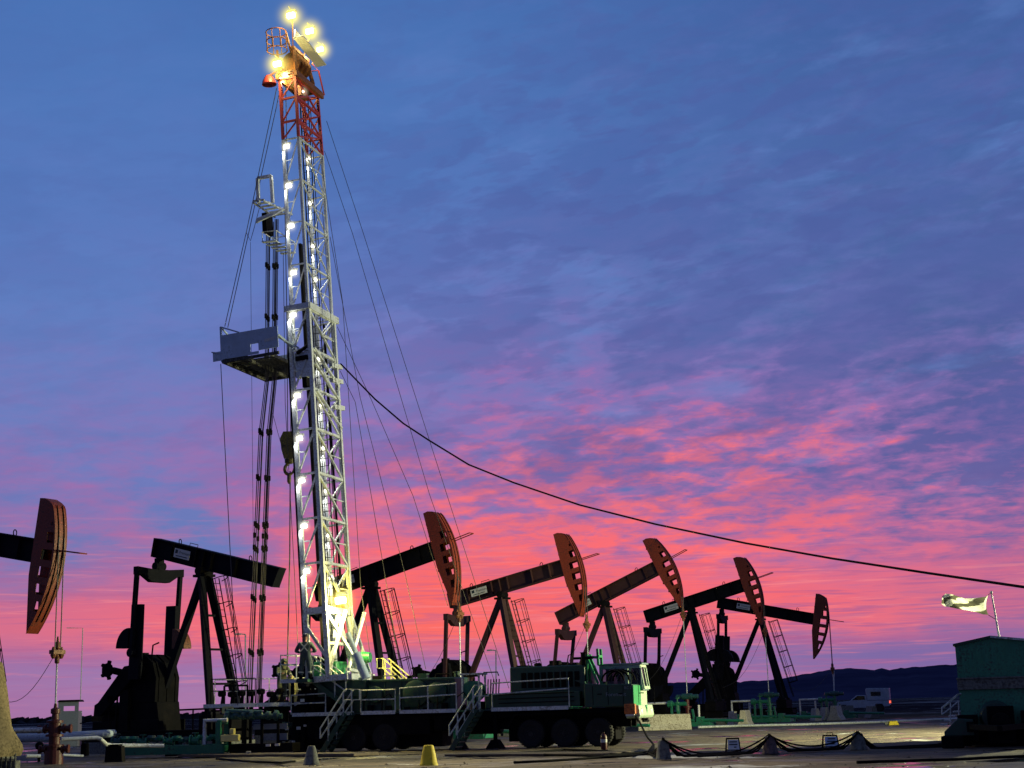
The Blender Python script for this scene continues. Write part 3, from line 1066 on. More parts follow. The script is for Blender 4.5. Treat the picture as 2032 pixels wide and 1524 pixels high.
JX = [(-22.119, 59.933, -.191, .489), (-14.659, 71.043, -.242, .617), (-7.786, 80.863, .23, .511), (-.924, 91.344, .2, .464), (5.812, 101.78, .387, .456), (12.619, 111.309, .243, .465), (19.481, 123.037, -.215, .361)]
JL = [('pumpjack', 'pumpjack cut off by the left edge, orange horsehead tipped over the red wellhead'),
      ('headless_pumpjack', 'black pumpjack without a horsehead, standing left of the drilling mast'),
      ('pumpjack', 'pumpjack right behind the lit mast, which partly hides its dark beam'),
      ('pumpjack', 'glare-reddened pumpjack with a full name plate, rising behind the middle of the green rig truck'),
      ('pumpjack', 'glare-reddened pumpjack with the steepest beam, rising behind the cab of the green truck'),
      ('pumpjack', 'black pumpjack with its horsehead raised, just right of the rig truck cab'),
      ('pumpjack', 'farthest black pumpjack, its horsehead tipped down toward the hills')]
for i, (a, b, c, d) in enumerate(JX):
    row_beam_mat = M_REDGLARE if i in (3, 4) else M_BEAM
    pumpjack(JL[i][0], JL[i][1], a, b, c, d, row_beam_mat, M_HEAD, head=(i != 1))
# ------------------------------------------------------------------ rig carrier truck
TF = Frame((-8.0, 64.6, 0), -.30)
truck = thing('rig_truck', 'long green multi axle rig carrier truck parked under the lit mast, cab facing right', 'truck', TF.o, TF.a)


def tp(x, y, v=0.0):
    return TF.px(x, y, v)


def rail(m, x0, x1, ytop, ymid, v, zdeck, n=2, r=.032):
    "handrail on a plane v, from photo x0 to x1; ytop/ymid are ((y at x0),(y at x1))"
    a, b = tp(x0, ytop[0], v), tp(x1, ytop[1], v)
    c, d = tp(x0, ymid[0], v), tp(x1, ymid[1], v)
    a.y = b.y = c.y = d.y = v
    m.tube([(a.x, v, zdeck), a, b, (b.x, v, zdeck)], r, 6)
    m.tube([c, d], r, 6)
    for i in range(1, n - 1):
        k = i / (n - 1)
        q = a.lerp(b, k)
        m.tube([(q.x, v, zdeck), q], r, 6)


ZD = tp(1060, 1405, 0).z          # deck height
u_f = tp(1256, 1390, .1).x        # nose
u_r = tp(580, 1425, 0).x          # tail
# chassis
m = MB()
for v in (.75, 1.65):
    m.box((u_r + .6, v - .08, .75), (u_f - .25, v + .08, 1.2))
for k in range(12):
    x = u_r + 1 + k * (u_f - u_r - 2) / 11
    m.box((x - .06, .83, .8), (x + .06, 1.57, 1.15))
m.box((u_r + 1.0, .35, 1.2), (u_f - .3, 2.2, ZD - .06))
m.build('chassis', M_BLACK, truck)
# under deck lockers, tanks and the dark mass below
m = MB()
x0, x1 = tp(690, 1440).x, tp(850, 1440).x
m.box((x0, .15, .62), (x1, .8, 1.42))
m.box((x1 + .15, .25, .75), (tp(930, 1440).x, .8, 1.4))
m.build('side_locker', M_BLACK, truck, bevel=.03)
m = MB()
m.lathe([(.0, 0), (.36, .02), (.4, .08), (.4, 1.35), (.36, 1.42), (0, 1.44)], (tp(1215, 1440).x - 6.6, 1.9, .95), 18, 'X')
m.build('fuel_tank', M_BLACK, truck, smooth=True)
# deck
m = MB()
m.box((u_r, .02, ZD - .05), (u_f - 2.2, 2.6, ZD))
m.build('deck', M_GREEN, truck)
for (xa, xb) in ((580, 702), (716, 784), (793, 905), (975, 1128)):
    m = MB()
    m.box((tp(xa, 1415).x, -.02, ZD - .09), (tp(xb, 1410).x, .02, ZD + .06))
    m.build('toe_board', M_SILVER, truck)
# handrails along the near side
for args in ((578, 646, (1380, 1376), (1397, 1394), 2), (716, 784, (1370, 1368), (1389, 1387), 2), (793, 905, (1366, 1356), (1385, 1378), 3), (976, 1128, (1356, 1346), (1378, 1366), 2)):
    m = MB()
    rail(m, args[0], args[1], args[2], args[3], 0.0, ZD, args[4])
    m.build('handrail', M_RAIL, truck)
# long green mud / water tank behind the handrail
m = MB()
a, b = tp(690, 1348, .55), tp(902, 1346, .55)
zt = (a.z + b.z) / 2
m.box((a.x, .55, ZD + .02), (b.x, 2.3, zt))
m.build('body_tank', M_GREEN, truck, bevel=.05)
m = MB()
for k in range(7):
    x = a.x + .25 + k * (b.x - a.x - .5) / 6
    m.box((x - .03, .50, ZD + .05), (x + .03, .549, zt - .05))
m.box((a.x, .48, zt - .09), (b.x, .549, zt - .02))
m.build('tank_rib', M_GREEN, truck)
for (px_, w_) in ((745, .35), (826, .55), (868, .42)):
    m = MB()
    c = tp(px_, 1385, .45)
    m.lathe([(0, .30), (w_ * .8, .30), (w_, .34), (w_, .54)], (c.x, 0, ZD + .72), 22, 'Y')
    m.lathe([(0, .27), (w_ * .3, .28), (w_ * .3, .32)], (c.x, 0, ZD + .72), 14, 'Y')
    m.build('drum_end', M_GREEN, truck, smooth=True)
m = MB()
c = tp(750, 1377, .4)
m.box((c.x - .25, .40, c.z - .12), (c.x + .12, .46, c.z + .14))
m.build('warning_notice', M_SIGN, truck)
# pulley stand and pale frame above the middle stairs
m = MB()
p = tp(917, 1338, .5)
q = tp(950, 1338, .5)
m.bar((p.x, .5, ZD), (p.x, .5, p.z), .07)
m.bar((q.x, .5, ZD), (q.x, .5, p.z), .07)
m.bar((p.x - .1, .5, p.z), (q.x + .1, .5, p.z), .07)
m.bar((p.x, 1.3, ZD), (p.x, 1.3, p.z), .07)
m.bar((q.x, 1.3, ZD), (q.x, 1.3, p.z), .07)
m.bar((p.x - .1, 1.3, p.z), (q.x + .1, 1.3, p.z), .07)
m.bar((q.x, .5, p.z), (q.x, 1.3, p.z), .07)
m.build('winch_stand', M_RAIL, truck)
m = MB()
x_ = (p.x + q.x) / 2
m.lathe([(.42, .55), (.42, .6), (.2, .62), (.2, 1.15), (.42, 1.17), (.42, 1.22)], (x_, 0, ZD + .75), 20, 'Y')
m.build('winch_drum', M_WG, truck, smooth=True)
m = MB()
for k in range(5):
    xx = q.x + .25 + k * .12
    m.tube([(xx, .7, ZD), (xx + .05, .7, ZD + .7), (xx + .02, .9, ZD + 1.2)], .025, 6)
m.build('hydraulic_hose', M_CABLE, truck)
# pipework, boxes and hoses cluttering the tank top and the deck
random.seed(17)
for k in range(9):
    m = MB()
    xx = tp(705, 1345, .8).x + k * .72 + random.random() * .25
    vv = .7 + random.random() * .9
    h_ = .06 + random.random() * .16
    if k % 3 == 0:
        m.lathe([(.12, 0), (.12, h_), (.16, h_), (.16, h_ + .04), (0, h_ + .05)], (xx, vv, zt), 12)
    elif k % 3 == 1:
        m.box((xx - .2, vv - .15, zt), (xx + .2, vv + .15, zt + h_))
    else:
        m.tube([(xx - .35, vv, zt), (xx - .3, vv, zt + .15), (xx + .3, vv, zt + .15), (xx + .35, vv, zt)], .03, 6)
    m.build('tank_fitting', M_BLACK if k % 2 else M_GREEN, truck)
for k in range(7):
    m = MB()
    xx = tp(722, 1400, .35).x + k * .82
    zz = ZD + .12 + random.random() * .2
    m.tube([(xx, .3, ZD), (xx + .03, .32, zz + .3), (xx + .3, .4, zz + .5), (xx + .5, .45, zz + .2)], .03, 6)
    m.box((xx + .2, .25, ZD), (xx + .4, .45, zz))
    m.build('deck_clutter', M_BLACK, truck)
for k in range(3):
    m = MB()
    zz = ZD + .22 + .17 * k
    m.tube([(tp(990, 1395, .1).x, .07, zz), (tp(1140, 1395, .1).x, .07, zz + .02)], .02, 6)
    m.build('side_conduit', M_BLACK, truck)
# engine housing
m = MB()
a, b = tp(1011, 1324, .5), tp(1160, 1317, .5)
m.box((a.x, .5, ZD + .3), (b.x, 2.35, a.z))
m.build('engine_housing', M_GREEN, truck, bevel=.05)
m = MB()
for k in range(9):
    x = a.x + .5 + k * .28
    m.box((x, .47, ZD + .8), (x + .2, .499, a.z - .25))
m.build('engine_louvre', M_BLACK, truck)
m = MB()
for k, (dx_, hh_) in enumerate(((1.0, .12), (1.8, .2), (2.5, .1))):
    m = MB()
    m.lathe([(.16, 0), (.16, hh_), (.1, hh_ + .03), (0, hh_ + .03)], (a.x + dx_, 1.2 + .2 * k, a.z), 12)
    m.build('filler_cap', M_BLACK, truck)
m = MB()
m.box((a.x + .2, .8, a.z), (a.x + .7, 1.6, a.z + .06))
m.build('engine_top_fitting', M_BLACK, truck)
# lower green side box, full length to the nose
m = MB()
a2 = tp(962, 1378, .12)
m.box((a2.x, .12, ZD + .02), (tp(1150, 1370, .12).x, 2.45, ZD + .62))
m.build('lower_body', M_GREEN, truck, bevel=.03)
m = MB()
a3 = tp(1158, 1350, .1)
zn = tp(1200, 1356, .1).z
m.prism([(a3.x, ZD - .05), (a3.x, zn + .12), (u_f - 2.2, zn + .12), (u_f - 1.9, zn), (u_f, zn - .06), (u_f, ZD - .02)], .1, 1.34)
nose = m.build('near_side_hood', M_GREEN, truck, bevel=.04)
Mx = Matrix.Translation((tp(1222, 1378, .09).x, .093, tp(1222, 1378, .09).z)) @ Matrix.Rotation(R(90), 4, 'X')
text_mesh('lettering', 'Foremost', .21, M_INKW, nose, Mx)
Mx = Matrix.Translation((tp(1246, 1365, .09).x, .093, tp(1246, 1365, .09).z)) @ Matrix.Rotation(R(90), 4, 'X')
text_mesh('unit_number', 'RC 7', .15, M_INKW, nose, Mx)
m = MB()
for k in range(5):
    xx = a3.x + .35 + k * .62
    m.box((xx, .085, ZD + .05), (xx + .02, .099, zn - .1))
for k in range(3):
    xx = a3.x + .55 + k * .85
    m.box((xx, .07, ZD + .45), (xx + .18, .099, ZD + .49))
m.build('panel_seam', M_BLACK, nose)
# front panel pieces: bright green door panel, pale bumper
m = MB()
zb0 = tp(1262, 1400, .1).z
m.prism([(u_f - .06, zb0), (u_f - .06, zn - .1), (u_f + .03, zn - .1), (u_f + .03, zb0)], .12, 1.36)
m.build('front_panel', M_GREEN2, truck)
m = MB()
m.prism([(u_f - .06, zb0), (u_f - .06, zn - .2), (u_f + .035, zn - .2), (u_f + .035, zb0)], 1.38, 2.5)
m.build('front_panel', M_CABW, truck)
# far-side cab
zc0, zc1 = zn - .25, tp(1280, 1318, 1.36).z
xc0, xc1 = tp(1189, 1330, 1.36).x, tp(1274, 1330, 1.36).x
m = MB()
out = [(xc0, zc0), (xc0, zc1), (xc1 - .12, zc1), (xc1 + .02, zc0)]
w1a, w1b = tp(1196, 1340, 1.36).x, tp(1246, 1340, 1.36).x
w2a, w2b = tp(1252, 1340, 1.36).x, tp(1270, 1340, 1.36).x
zw0, zw1 = zc0 + .18, zc1 - .14


def framed(m, v0, v1):
    for (xa, xb, za, zb_) in ((xc0, xc1, zc0, zw0), (xc0, xc1 - .1, zw1, zc1), (xc0, w1a, zw0, zw1), (w1b, w2a, zw0, zw1), (w2b, xc1 - .04, zw0, zw1)):
        m.box((xa, v0, za), (xb, v1, zb_))


framed(m, 1.36, 1.42)
framed(m, 2.44, 2.5)
m.box((xc0, 1.42, zc0), (xc0 + .05, 2.44, zc0 + .35))
m.box((xc0, 1.42, zw1), (xc0 + .05, 2.44, zc1))
m.box((xc0 + .05, 1.42, zc0 - .05), (xc1, 2.44, zc0 + .03))
cabp = m.build('cab', M_CABG, truck)
m = MB()
m.prism([(xc0 - .06, zc1 + .002), (xc0 - .06, zc1 + .07), (xc1 + .02, zc1 + .07), (xc1 + .02, zc1 + .002)], 1.32, 2.54)
m.build('roof', M_CABG, cabp, bevel=.02)
for (xa, xb) in ((w1a, w1b), (w2a, w2b)):
    for v in (1.38, 2.46):
        m = MB()
        m.box((xa, v, zw0), (xb, v + .012, zw1))
        m.build('side_window', M_GLASS, cabp)
m = MB()
for v in (1.42, 1.98, 2.36):
    m.prism([(xc1 - .02, zc0), (xc1 - .16, zc1), (xc1 - .08, zc1), (xc1 + .07, zc0)], v, v + .09)
for (k0, k1) in ((0, .12), (.9, 1)):
    xa, xb = xc1 - .02 - .14 * k0, xc1 - .02 - .14 * k1
    za, zb_ = zc0 + (zc1 - zc0) * k0, zc0 + (zc1 - zc0) * k1
    m.prism([(xa, za), (xb, zb_), (xb + .085, zb_), (xa + .085, za)], 1.51, 2.36)
m.build('windscreen_frame', M_CABW, cabp)
m = MB()
m.prism([(xc1 - .02, zc0 + .1), (xc1 - .12, zc1 - .1), (xc1 - .09, zc1 - .1), (xc1 + .01, zc0 + .1)], 1.5, 2.37)
m.build('windscreen', M_DARKG, cabp)
m = MB()
m.box((xc0 + .35, 1.7, zc0 + .02), (xc0 + .8, 2.2, zc0 + .15))
m.prism([(xc0 + .3, zc0 + .15), (xc0 + .2, zc0 + .75), (xc0 + .3, zc0 + .78), (xc0 + .42, zc0 + .15)], 1.7, 2.2)
m.lathe([(.16, 0), (.2, .02), (.16, .04)], (xc1 - .5, 1.9, zc0 + .4), 14, 'X')
m.build('driver_seat', M_BLACK, cabp)
m = MB()
m.tube([(w1b + .02, 1.34, zc1 - .35), (w1b + .02, 1.1, zc1 - .2), (w1b + .02, 1.1, zc1 - .7)], .02, 6)
m.box((w1b - .06, 1.05, zc1 - .75), (w1b + .08, 1.12, zc1 - .15))
m.build('mirror', M_CABW, cabp)
# bumper with headlights
m = MB()
zb1, zb2 = tp(1265, 1425, .1).z, tp(1262, 1399, .1).z
m.prism([(u_f - .3, zb1), (u_f - .3, zb2), (u_f + .22, zb2), (u_f + .28, zb1 + .1), (u_f + .2, zb1)], .1, 2.62)
bump = m.build('bumper', M_CABW, truck, bevel=.03)
m = MB()
m.add([(u_f + .262, 1.36 - .12, zb2 - .002), (u_f + .262, 1.36 + .12, zb2 - .002), (u_f + .30, 1.36, zb1 + .12)], [(0, 1, 2)])
m.build('bumper_stripe', M_GREEN2, bump)
for v in (.48, 2.25):
    m = MB()
    m.lathe([(0, .285), (.10, .285), (.125, .27), (.13, .2)], (u_f, v, (zb1 + zb2) / 2), 18, 'X')
    m.build('headlight', M_SILVER, bump, smooth=True)
m = MB()
m.box((u_f + .1, 1.0, zb1 - .1), (u_f + .35, 1.2, zb1 - .01))
m.tube([(u_f + .2, .9, zb1 - .12), (u_f + .25, 1.6, zb1 - .12)], .05, 8)
m.build('tow_hook', M_BLACK, bump)
# orange box on the near front corner, with a pale foot
m = MB()
a, b = tp(1238, 1397, -.12), tp(1261, 1421, -.12)
m.box((a.x, -.12, b.z + .08), (b.x, .085, a.z))
ob = m.build('corner_box', M_ORANGE, truck, bevel=.03)
m = MB()
m.box((a.x + .05, -.1, b.z), (b.x - .05, .08, b.z + .08))
m.build('box_foot', M_SIGN, ob)
# wheels
zW = .55


def wheel(x, v0, name='wheel', out=-1):
    m = MB()
    prof = [(.30, .02), (.36, .0), (.50, .0), (.55, .05), (.56, .16), (.55, .27), (.50, .32), (.36, .32), (.30, .30)]
    m.lathe([(r_, v0 + t_) for r_, t_ in prof], (x, 0, zW), 30, 'Y')
    for k in range(30):
        w = 2 * math.pi * k / 30
        c_, s_ = math.cos(w), math.sin(w)
        m.bar((x + .555 * c_, v0 + .03, zW + .555 * s_), (x + .555 * c_, v0 + .29, zW + .555 * s_), .05, .03, up=(c_, 0, s_))
    wh = m.build('wheel', M_RUBBER, truck)
    m = MB()
    o0 = v0 + (.05 if out < 0 else .27)
    m.lathe([(0, o0 - .03), (.1, o0 - .03), (.12, o0 + .02), (.2, o0 + .03), (.30, o0 - .01), (.31, o0 + .0), (.31, o0 + .1), (0, o0 + .1)] if out < 0 else [(0, o0 + .03), (.1, o0 + .03), (.2, o0 - .03), (.3, o0 + .01), (.31, o0 - .08), (0, o0 - .1)], (x, 0, zW), 24, 'Y')
    for k in range(8):
        w = 2 * math.pi * k / 8
        m.lathe([(.018, o0 - .03), (.018, o0 + .02)], (x + .16 * math.cos(w), 0, zW + .16 * math.sin(w)), 6, 'Y')
    m.build('rim', M_RIM, wh, smooth=True)


for px_ in (1052, 1119, 1187):
    x_ = tp(px_, 1448, .1).x
    wheel(x_, .12)
    wheel(x_, 2.14, out=1)
for px_ in (762, 700):
    x_ = tp(px_, 1458, .1).x
    wheel(x_, .12)
    wheel(x_, 2.14, out=1)
for px_ in (1052, 1119, 1187, 762, 700):
    m = MB()
    x_ = tp(px_, 1448, .1).x
    m.lathe([(.1, .3), (.1, 2.2)], (x_, 0, zW), 10, 'Y')
    m.lathe([(.12, .95), (.24, 1.1), (.24, 1.35), (.12, 1.5)], (x_, 0, zW), 14, 'Y')
    m.build('axle', M_BLACK, truck)
m = MB()
xa, xb = tp(1022, 1440, .1).x, tp(1150, 1440, .1).x
for (va, vb) in ((.1, .5), (2.1, 2.5)):
    m = MB()
    m.prism([(xa - .3, .75), (xa, 1.28), (xb, 1.32), (u_f - .5, 1.32), (u_f - .5, 1.36), (xa - .05, 1.34), (xa - .36, .75)], va, vb)
    m.build('mudguard', M_BLACK, truck)
# added dark boxes that stand in for shade under the tail half
m = MB()
xa, xb = tp(600, 1450, .8).x, tp(880, 1450, .8).x
m.box((xa, .62, .12), (xb, 2.0, .78))
m.box((xa + .5, .2, .5), (xa + 2.0, .62, 1.3))
m.build('dark_filler', M_BLACK, truck, bevel=.03)
m = MB()
xa, xb = tp(1010, 1450, .8).x, u_f - .9
m.box((xa, .75, .25), (xb, 1.75, .78))
m.build('driveline', M_BLACK, truck, bevel=.03)
# jacks
for px_ in (978, 905, 596):
    x_ = tp(px_, 1440, .0).x
    m = MB()
    m.lathe([(.09, .3), (.09, 1.5)], (x_, .3, 0), 10)
    m.prism([(x_ - .34, .0), (x_ - .1, .36), (x_ + .1, .36), (x_ + .34, .0)], .0, .6)
    m.build('jack_leg', M_BLACK, truck)
# mast cradle on the hood: green frame
m = MB()
xk = tp(1166, 1330, .8).x
zk0 = zn
zk1 = tp(1166, 1303, .8).z
x2 = tp(1188, 1303, .8).x
for v in (.7, 1.25):
    m.bar((xk - .05, v, zk0), (xk + .0, v, zk1 + .1), .12, .12)
    m.bar((xk + .45, v, zk0), (xk + .02, v, zk1 - .05), .09, .09)
    m.bar((xk - .1, v, zk1), (x2, v, zk1 - .05), .09, .1)
    m.bar((x2, v, zk1 - .35), (x2 - .02, v, zk1 + .3), .09, .09)
m.bar((xk, .7, zk1), (xk, 1.25, zk1), .1)
m.bar((x2, .7, zk1), (x2, 1.25, zk1), .1)
m.box((xk - .35, .6, zk0), (xk - .1, 1.3, zk0 + .75))
m.build('mast_cradle', M_GREEN2, truck)
m = MB()
xs_ = tp(1157, 1300, .6).x
m.lathe([(.1, ZD), (.1, tp(1157, 1297, .6).z), (.13, tp(1157, 1297, .6).z + .05), (.0, tp(1157, 1297, .6).z + .06)], (xs_, .6, 0), 10)
m.bar((xs_ - .4, .6, tp(1157, 1306, .6).z), (xs_ + .4, .6, tp(1157, 1306, .6).z), .1)
m.build('exhaust_stack', M_BLACK, truck)
# front spare hose loops
m = MB()
for k in range(3):
    c = Vector((tp(1215, 1345, .6).x + .2 * k, .7 + .1 * k, zn + .1))
    m.tube([c + Vector((math.cos(i * math.pi / 8) * .45, 0, math.sin(i * math.pi / 8) * .4)) for i in range(9)], .04, 8)
m.build('hose_loop', M_CABLE, truck)
# rear work floor (driller platform) and gear
ZF = tp(590, 1349, 0).z
xf0, xf1 = tp(573, 1349, 0).x, tp(622, 1349, 0).x
m = MB()
m.box((xf0, -.8, ZF - .12), (xf1 + .1, 2.9, ZF))
m.build('work_floor', M_GREEN, truck)
m = MB()
m.box((xf0, -.84, ZF - .14), (tp(604, 1349).x, -.801, ZF + .02))
m.build('floor_edge', M_SILVER, truck)
m = MB()
for x in (xf0 + .1, xf1 - .1):
    for v in (.15, 2.7):
        m.box((x - .06, v - .06, ZD), (x + .06, v + .06, ZF - .12))
m.bar((xf0 + .1, .15, ZD), (xf1 - .1, .15, ZF - .15), .07)
m.box((u_r + .2, .25, ZD), (xf0 + .6, 1.4, ZD + .7))
m.box((xf0 + .9, .5, ZD), (xf1, 2.2, ZD + .9))
m.build('substructure', M_BLACK, truck)
m = MB()
a = tp(573, 1301, 0)
b = tp(604, 1298, 0)
m.tube([(a.x, -.78, ZF), (a.x, -.78, a.z), (b.x, -.78, a.z), (b.x, -.78, ZF)], .026, 6)
m.tube([(a.x, -.78, a.z - .4), (b.x, -.78, a.z - .4)], .026, 6)
m.tube([(a.x, -.78, a.z), (a.x, 2.8, a.z), (a.x, 2.8, ZF)], .026, 6)
m.tube([(a.x, -.78, a.z - .4), (a.x, 2.8, a.z - .4)], .026, 6)
m.build('handrail', M_RAIL, truck)
# pumps and valves at the tail
m = MB()
random.seed(3)
for k in range(14):
    x = u_r - .3 + random.random() * 2.6
    v = .1 + random.random() * 1.8
    z = .5 + random.random() * 2.0
    r_ = .08 + random.random() * .16
    if k % 2:
        m.lathe([(0, -.3), (r_, -.28), (r_, .28), (0, .3)], (x, v, z), 12, 'X')
    else:
        m.box((x - r_, v - r_, z - r_ * 1.4), (x + r_, v + r_, z + r_ * 1.4))
for k in range(8):
    x = u_r - .2 + random.random() * 2.4
    m.tube([(x, .2, .3), (x + .1, .1, 1.0 + random.random()), (x + .6, .3, 1.4 + random.random() * .8)], .035, 6)
m.box((u_r - .1, .4, .35), (u_r + 2.2, 2.2, 1.35))
m.build('tail_machinery', M_BLACK, truck)
m = MB()
for (px_, py_, s_) in ((593, 1445, .09), (588, 1352, .07), (601, 1390, .10), (594, 1395, .06), (570, 1446, .08), (583, 1472, .07), (606, 1440, .06)):
    c = tp(px_, py_, .05)
    m.box((c.x - s_, -.02, c.z - s_ * .7), (c.x + s_, .05, c.z + s_ * .7))
m.build('lit_fitting', M_SILVER, truck, bevel=.02)
# mast raising ram
m = MB()
a, b = TF.L(onplane(690, 1256, TF.W((0, .3, 0)), TF.v)), TF.L(onplane(727, 1347, TF.W((0, .3, 0)), TF.v))
m.tube([a, a.lerp(b, .45)], .11, 12)
m.tube([a.lerp(b, .45), b], .19, 14)
m.build('raising_ram', M_PLATE, truck, smooth=True)
# green tank ends behind the mast foot
m = MB()
c = tp(720, 1305, 2.2)
m.lathe([(0, -.42), (.22, -.35), (.26, 0), (.22, .35), (0, .42)], (c.x, 2.2, c.z), 14, 'X')
m.bar((c.x, 2.2, zt), (c.x, 2.2, c.z), .08)
m.build('air_bottle', M_GREEN2, truck, smooth=True)
m = MB()
c = tp(690, 1300, 2.0)
m.box((c.x - 1.2, 1.0, ZF + .1), (c.x - .1, 2.2, ZF + .75))
m.build('drawworks', M_GREEN2, truck, bevel=.05)
m = MB()
a = tp(612, 1352, .2)
m.box((a.x + .4, .25, ZD + .7), (a.x + 2.6, .6, ZF - .1))
m.build('guard_panel', M_GREEN, truck)


# stairs ----------------------------------------------------------------
def stairs(name, label, top, run, rise, width, mat_s, mat_r, group=None, n=8, rail_h=.95, sgn=-1, ang=None):
    "top = point at the head of the stairs (near edge) in truck coordinates; runs toward sgn * u"
    t = thing(name, label, 'stairs', TF.W((top[0] + sgn * run, top[1] - width / 2, top[2] - rise)), TF.a, group)
    W2 = width / 2
    T = Vector((-sgn * run, 0, rise))
    for s in (-1, 1):
        m = MB()
        m.bar((0, s * W2, 0), (T.x, s * W2, rise), .05, .2)
        m.build('stringer', mat_s, t)
        m = MB()
        dx_ = -sgn * .22
        A_ = Vector((dx_ * -.3, s * W2, .55))
        Bt = Vector((A_.x, s * W2, rail_h))
        up = Vector((T.x, s * W2, rise + rail_h))
        up2 = up + Vector((-sgn * .28, 0, 0))
        m.tube([A_, Bt, up, up2, up2 + Vector((0, 0, -.42)), up + Vector((0, 0, -.42)), A_], .032, 6)
        for k in (.28, .92):
            p_ = Vector((T.x * k, s * W2, rise * k))
            m.tube([p_, p_ + Vector((0, 0, rail_h))], .03, 6)
        m.build('handrail', mat_r, t)
    for i in range(n):
        k = (i + .5) / n
        m = MB()
        m.box((T.x * k - .12, -W2 + .03, rise * k - .02), (T.x * k + .12, W2 - .03, rise * k + .015))
        m.build('step', mat_s, t)
    return t


s1 = tp(703, 1424, 0)
st1 = stairs('access_stairs', 'steep handrailed steps up to the truck deck, left of the long tank', (s1.x, -.08, ZD), 1.05, ZD - .02, .85, M_GREEN, M_RAIL, 'steps up to the truck deck')
s2 = tp(958, 1414, 0)
st2 = stairs('access_stairs', 'steep handrailed steps up to the truck deck, beside the three axle group', (s2.x, -.08, ZD), 1.05, ZD - .02, .85, M_GREEN, M_RAIL, 'steps up to the truck deck')
s3 = tp(622, 1349, .3)
st3 = stairs('access_stairs', 'upper steps with thin rails coming down from the work floor where one worker stands', (s3.x, .75, ZF), 1.55, ZF - ZD - .35, .75, M_GREEN, M_RAIL, None, n=4, rail_h=1.0, sgn=1)
s4 = tp(760, 1348, 2.7)
st4 = stairs('access_stairs', 'short steps with bright yellow lit handrails on the far side of the truck', (s4.x, 3.4, zt - .05), 1.3, zt - ZD - .2, .7, M_GREEN, M_RAILY, None, n=5, rail_h=1.0, sgn=1)

# ------------------------------------------------------------------ mast
mb = tp(652.2, 1340, 0)
mt = tp(588, 188, 0)
TAU = math.atan2(mb.x - mt.x, mt.z - mb.z)
mast = thing('drilling_mast', 'tall lattice drilling mast, silver with a red top, lined with white lamps', 'mast', TF.W((mb.x, 0, mb.z)), TF.a)
mast.rotation_euler = (0, -TAU, TF.a)
MM = Matrix.Translation(TF.W((mb.x, 0, mb.z))) @ Matrix.Rotation(TF.a, 4, 'Z') @ Matrix.Rotation(-TAU, 4, 'Y')
MI = MM.inverted()


def mp(x, y, v=0.0):
    return MI @ onplane(x, y, MM @ Vector((0, v, 0)), MM.to_3x3() @ Vector((0, 1, 0)))


def mpa(x, y, a=0.0):
    return MI @ onplane(x, y, MM @ Vector((a, 0, 0)), MM.to_3x3() @ Vector((1, 0, 0)))


def wy(y):
    return mp(652.2 + (y - 1340) * .0558, y).z


AL = -mp(601.5, 1130, 0).x
VL = mpa(692, 1150, 0).y
AU = -mp(575.5, 497, .1).x
VU = mpa(647, 430, -.05).y
print('MAST', TAU, AL, VL, AU, VU, wy(612), wy(188), ZD, ZF)


def section(m_ch, m_br, a0, a1, v0, v1, ws, rc, rb, top=None):
    "four chords and bracing; open toward the rear (a1 side)"
    w0, w1 = ws[-1], ws[0]
    for (a, v) in ((a0, v0), (a1, v0), (a0, v1), (a1, v1)):
        mc_ = MB()
        mc_.bar((a, v, w0), (a, v, w1), rc, rc)
        mc_.build('mast_chord', M_SILVER, mast)
    for i, w in enumerate(ws):
        m_br.bar((a0, v0, w), (a1, v0, w), rb, rb)
        m_br.bar((a0, v0, w), (a0, v1, w), rb * 1.15, rb * 1.15)
        m_br.bar((a0, v1, w), (a1, v1, w), rb, rb)
        if i < len(ws) - 1:
            w2 = ws[i + 1]
            m_br.bar((a0, v0, w), (a1, v0, w2), rb * .8, rb * .8)
            m_br.bar((a0, v0, w), (a0, v1, w2), rb * .9, rb * .9)
            m_br.bar((a0, v1, w), (a1, v1, w2), rb * .8, rb * .8)
            m_br.bar((a0, v1, w), (a0, v0 + (v1 - v0) * .5, w + (w2 - w) * .5), rb * .6)
            m_br.bar((a1, v1, w), (a0, v1, w2), rb * .6)
            m_br.bar((a1, v0, w + (w2 - w) * .5), (a0 + (a1 - a0) * .5, v0, w + (w2 - w) * .5), rb * .5)
            m_br.bar((a0, v1, w + (w2 - w) * .5), (a0, v0 + (v1 - v0) * .5, w + (w2 - w) * .5), rb * .5)


lw = [wy(y) for y in (612, 692, 770, 849, 937, 1026, 1115, 1212)]
mc, mr_ = MB(), MB()
section(mc, mr_, 0, -AL, 0, VL, lw, .17, .09)
mr_.build('lower_bracing', M_SILVER, mast)
# splayed foot of the mast
m = MB()
w0, w1 = lw[-1], 0.0
for (a, v) in ((0, 0), (-AL, 0), (0, VL), (-AL, VL)):
    m.bar((a, v, w0), (a, v, w1), .2, .2)
for (a, b) in (((0, 0, w0 + .05), (0, VL, w0 + .05)), ((0, 0, w0 + .05), (-AL, 0, w0 + .05)), ((0, VL, w0), (-AL, VL, w0))):
    m.bar((a[0], a[1], a[2]), b, .16, .28)
for (p_, q_) in (((0, .0, w1 + .1), (.55, .9, w0)), ((.55, .9, w0), (.1, VL, w1 + .1)), ((0, VL * .5, w0), (0, 0.1, w1)), ((0, VL * .5, w0), (0, VL - .1, w1)), ((.65, VL, w0), (0.1, VL * .6, w1)), ((0, 0, w0), (.7, VL * .6, w1 + .4)), ((-AL, 0, w0 * .8), (0, 0, w0 * .25)), ((0, VL, w0), (.75, VL, w1)), ((.75, VL, w1), (.75, .2, w1 + .2)), ((0, 0, w0 * .5), (0, VL, w0 * .5))):
    m.bar(p_, q_, .12, .12)
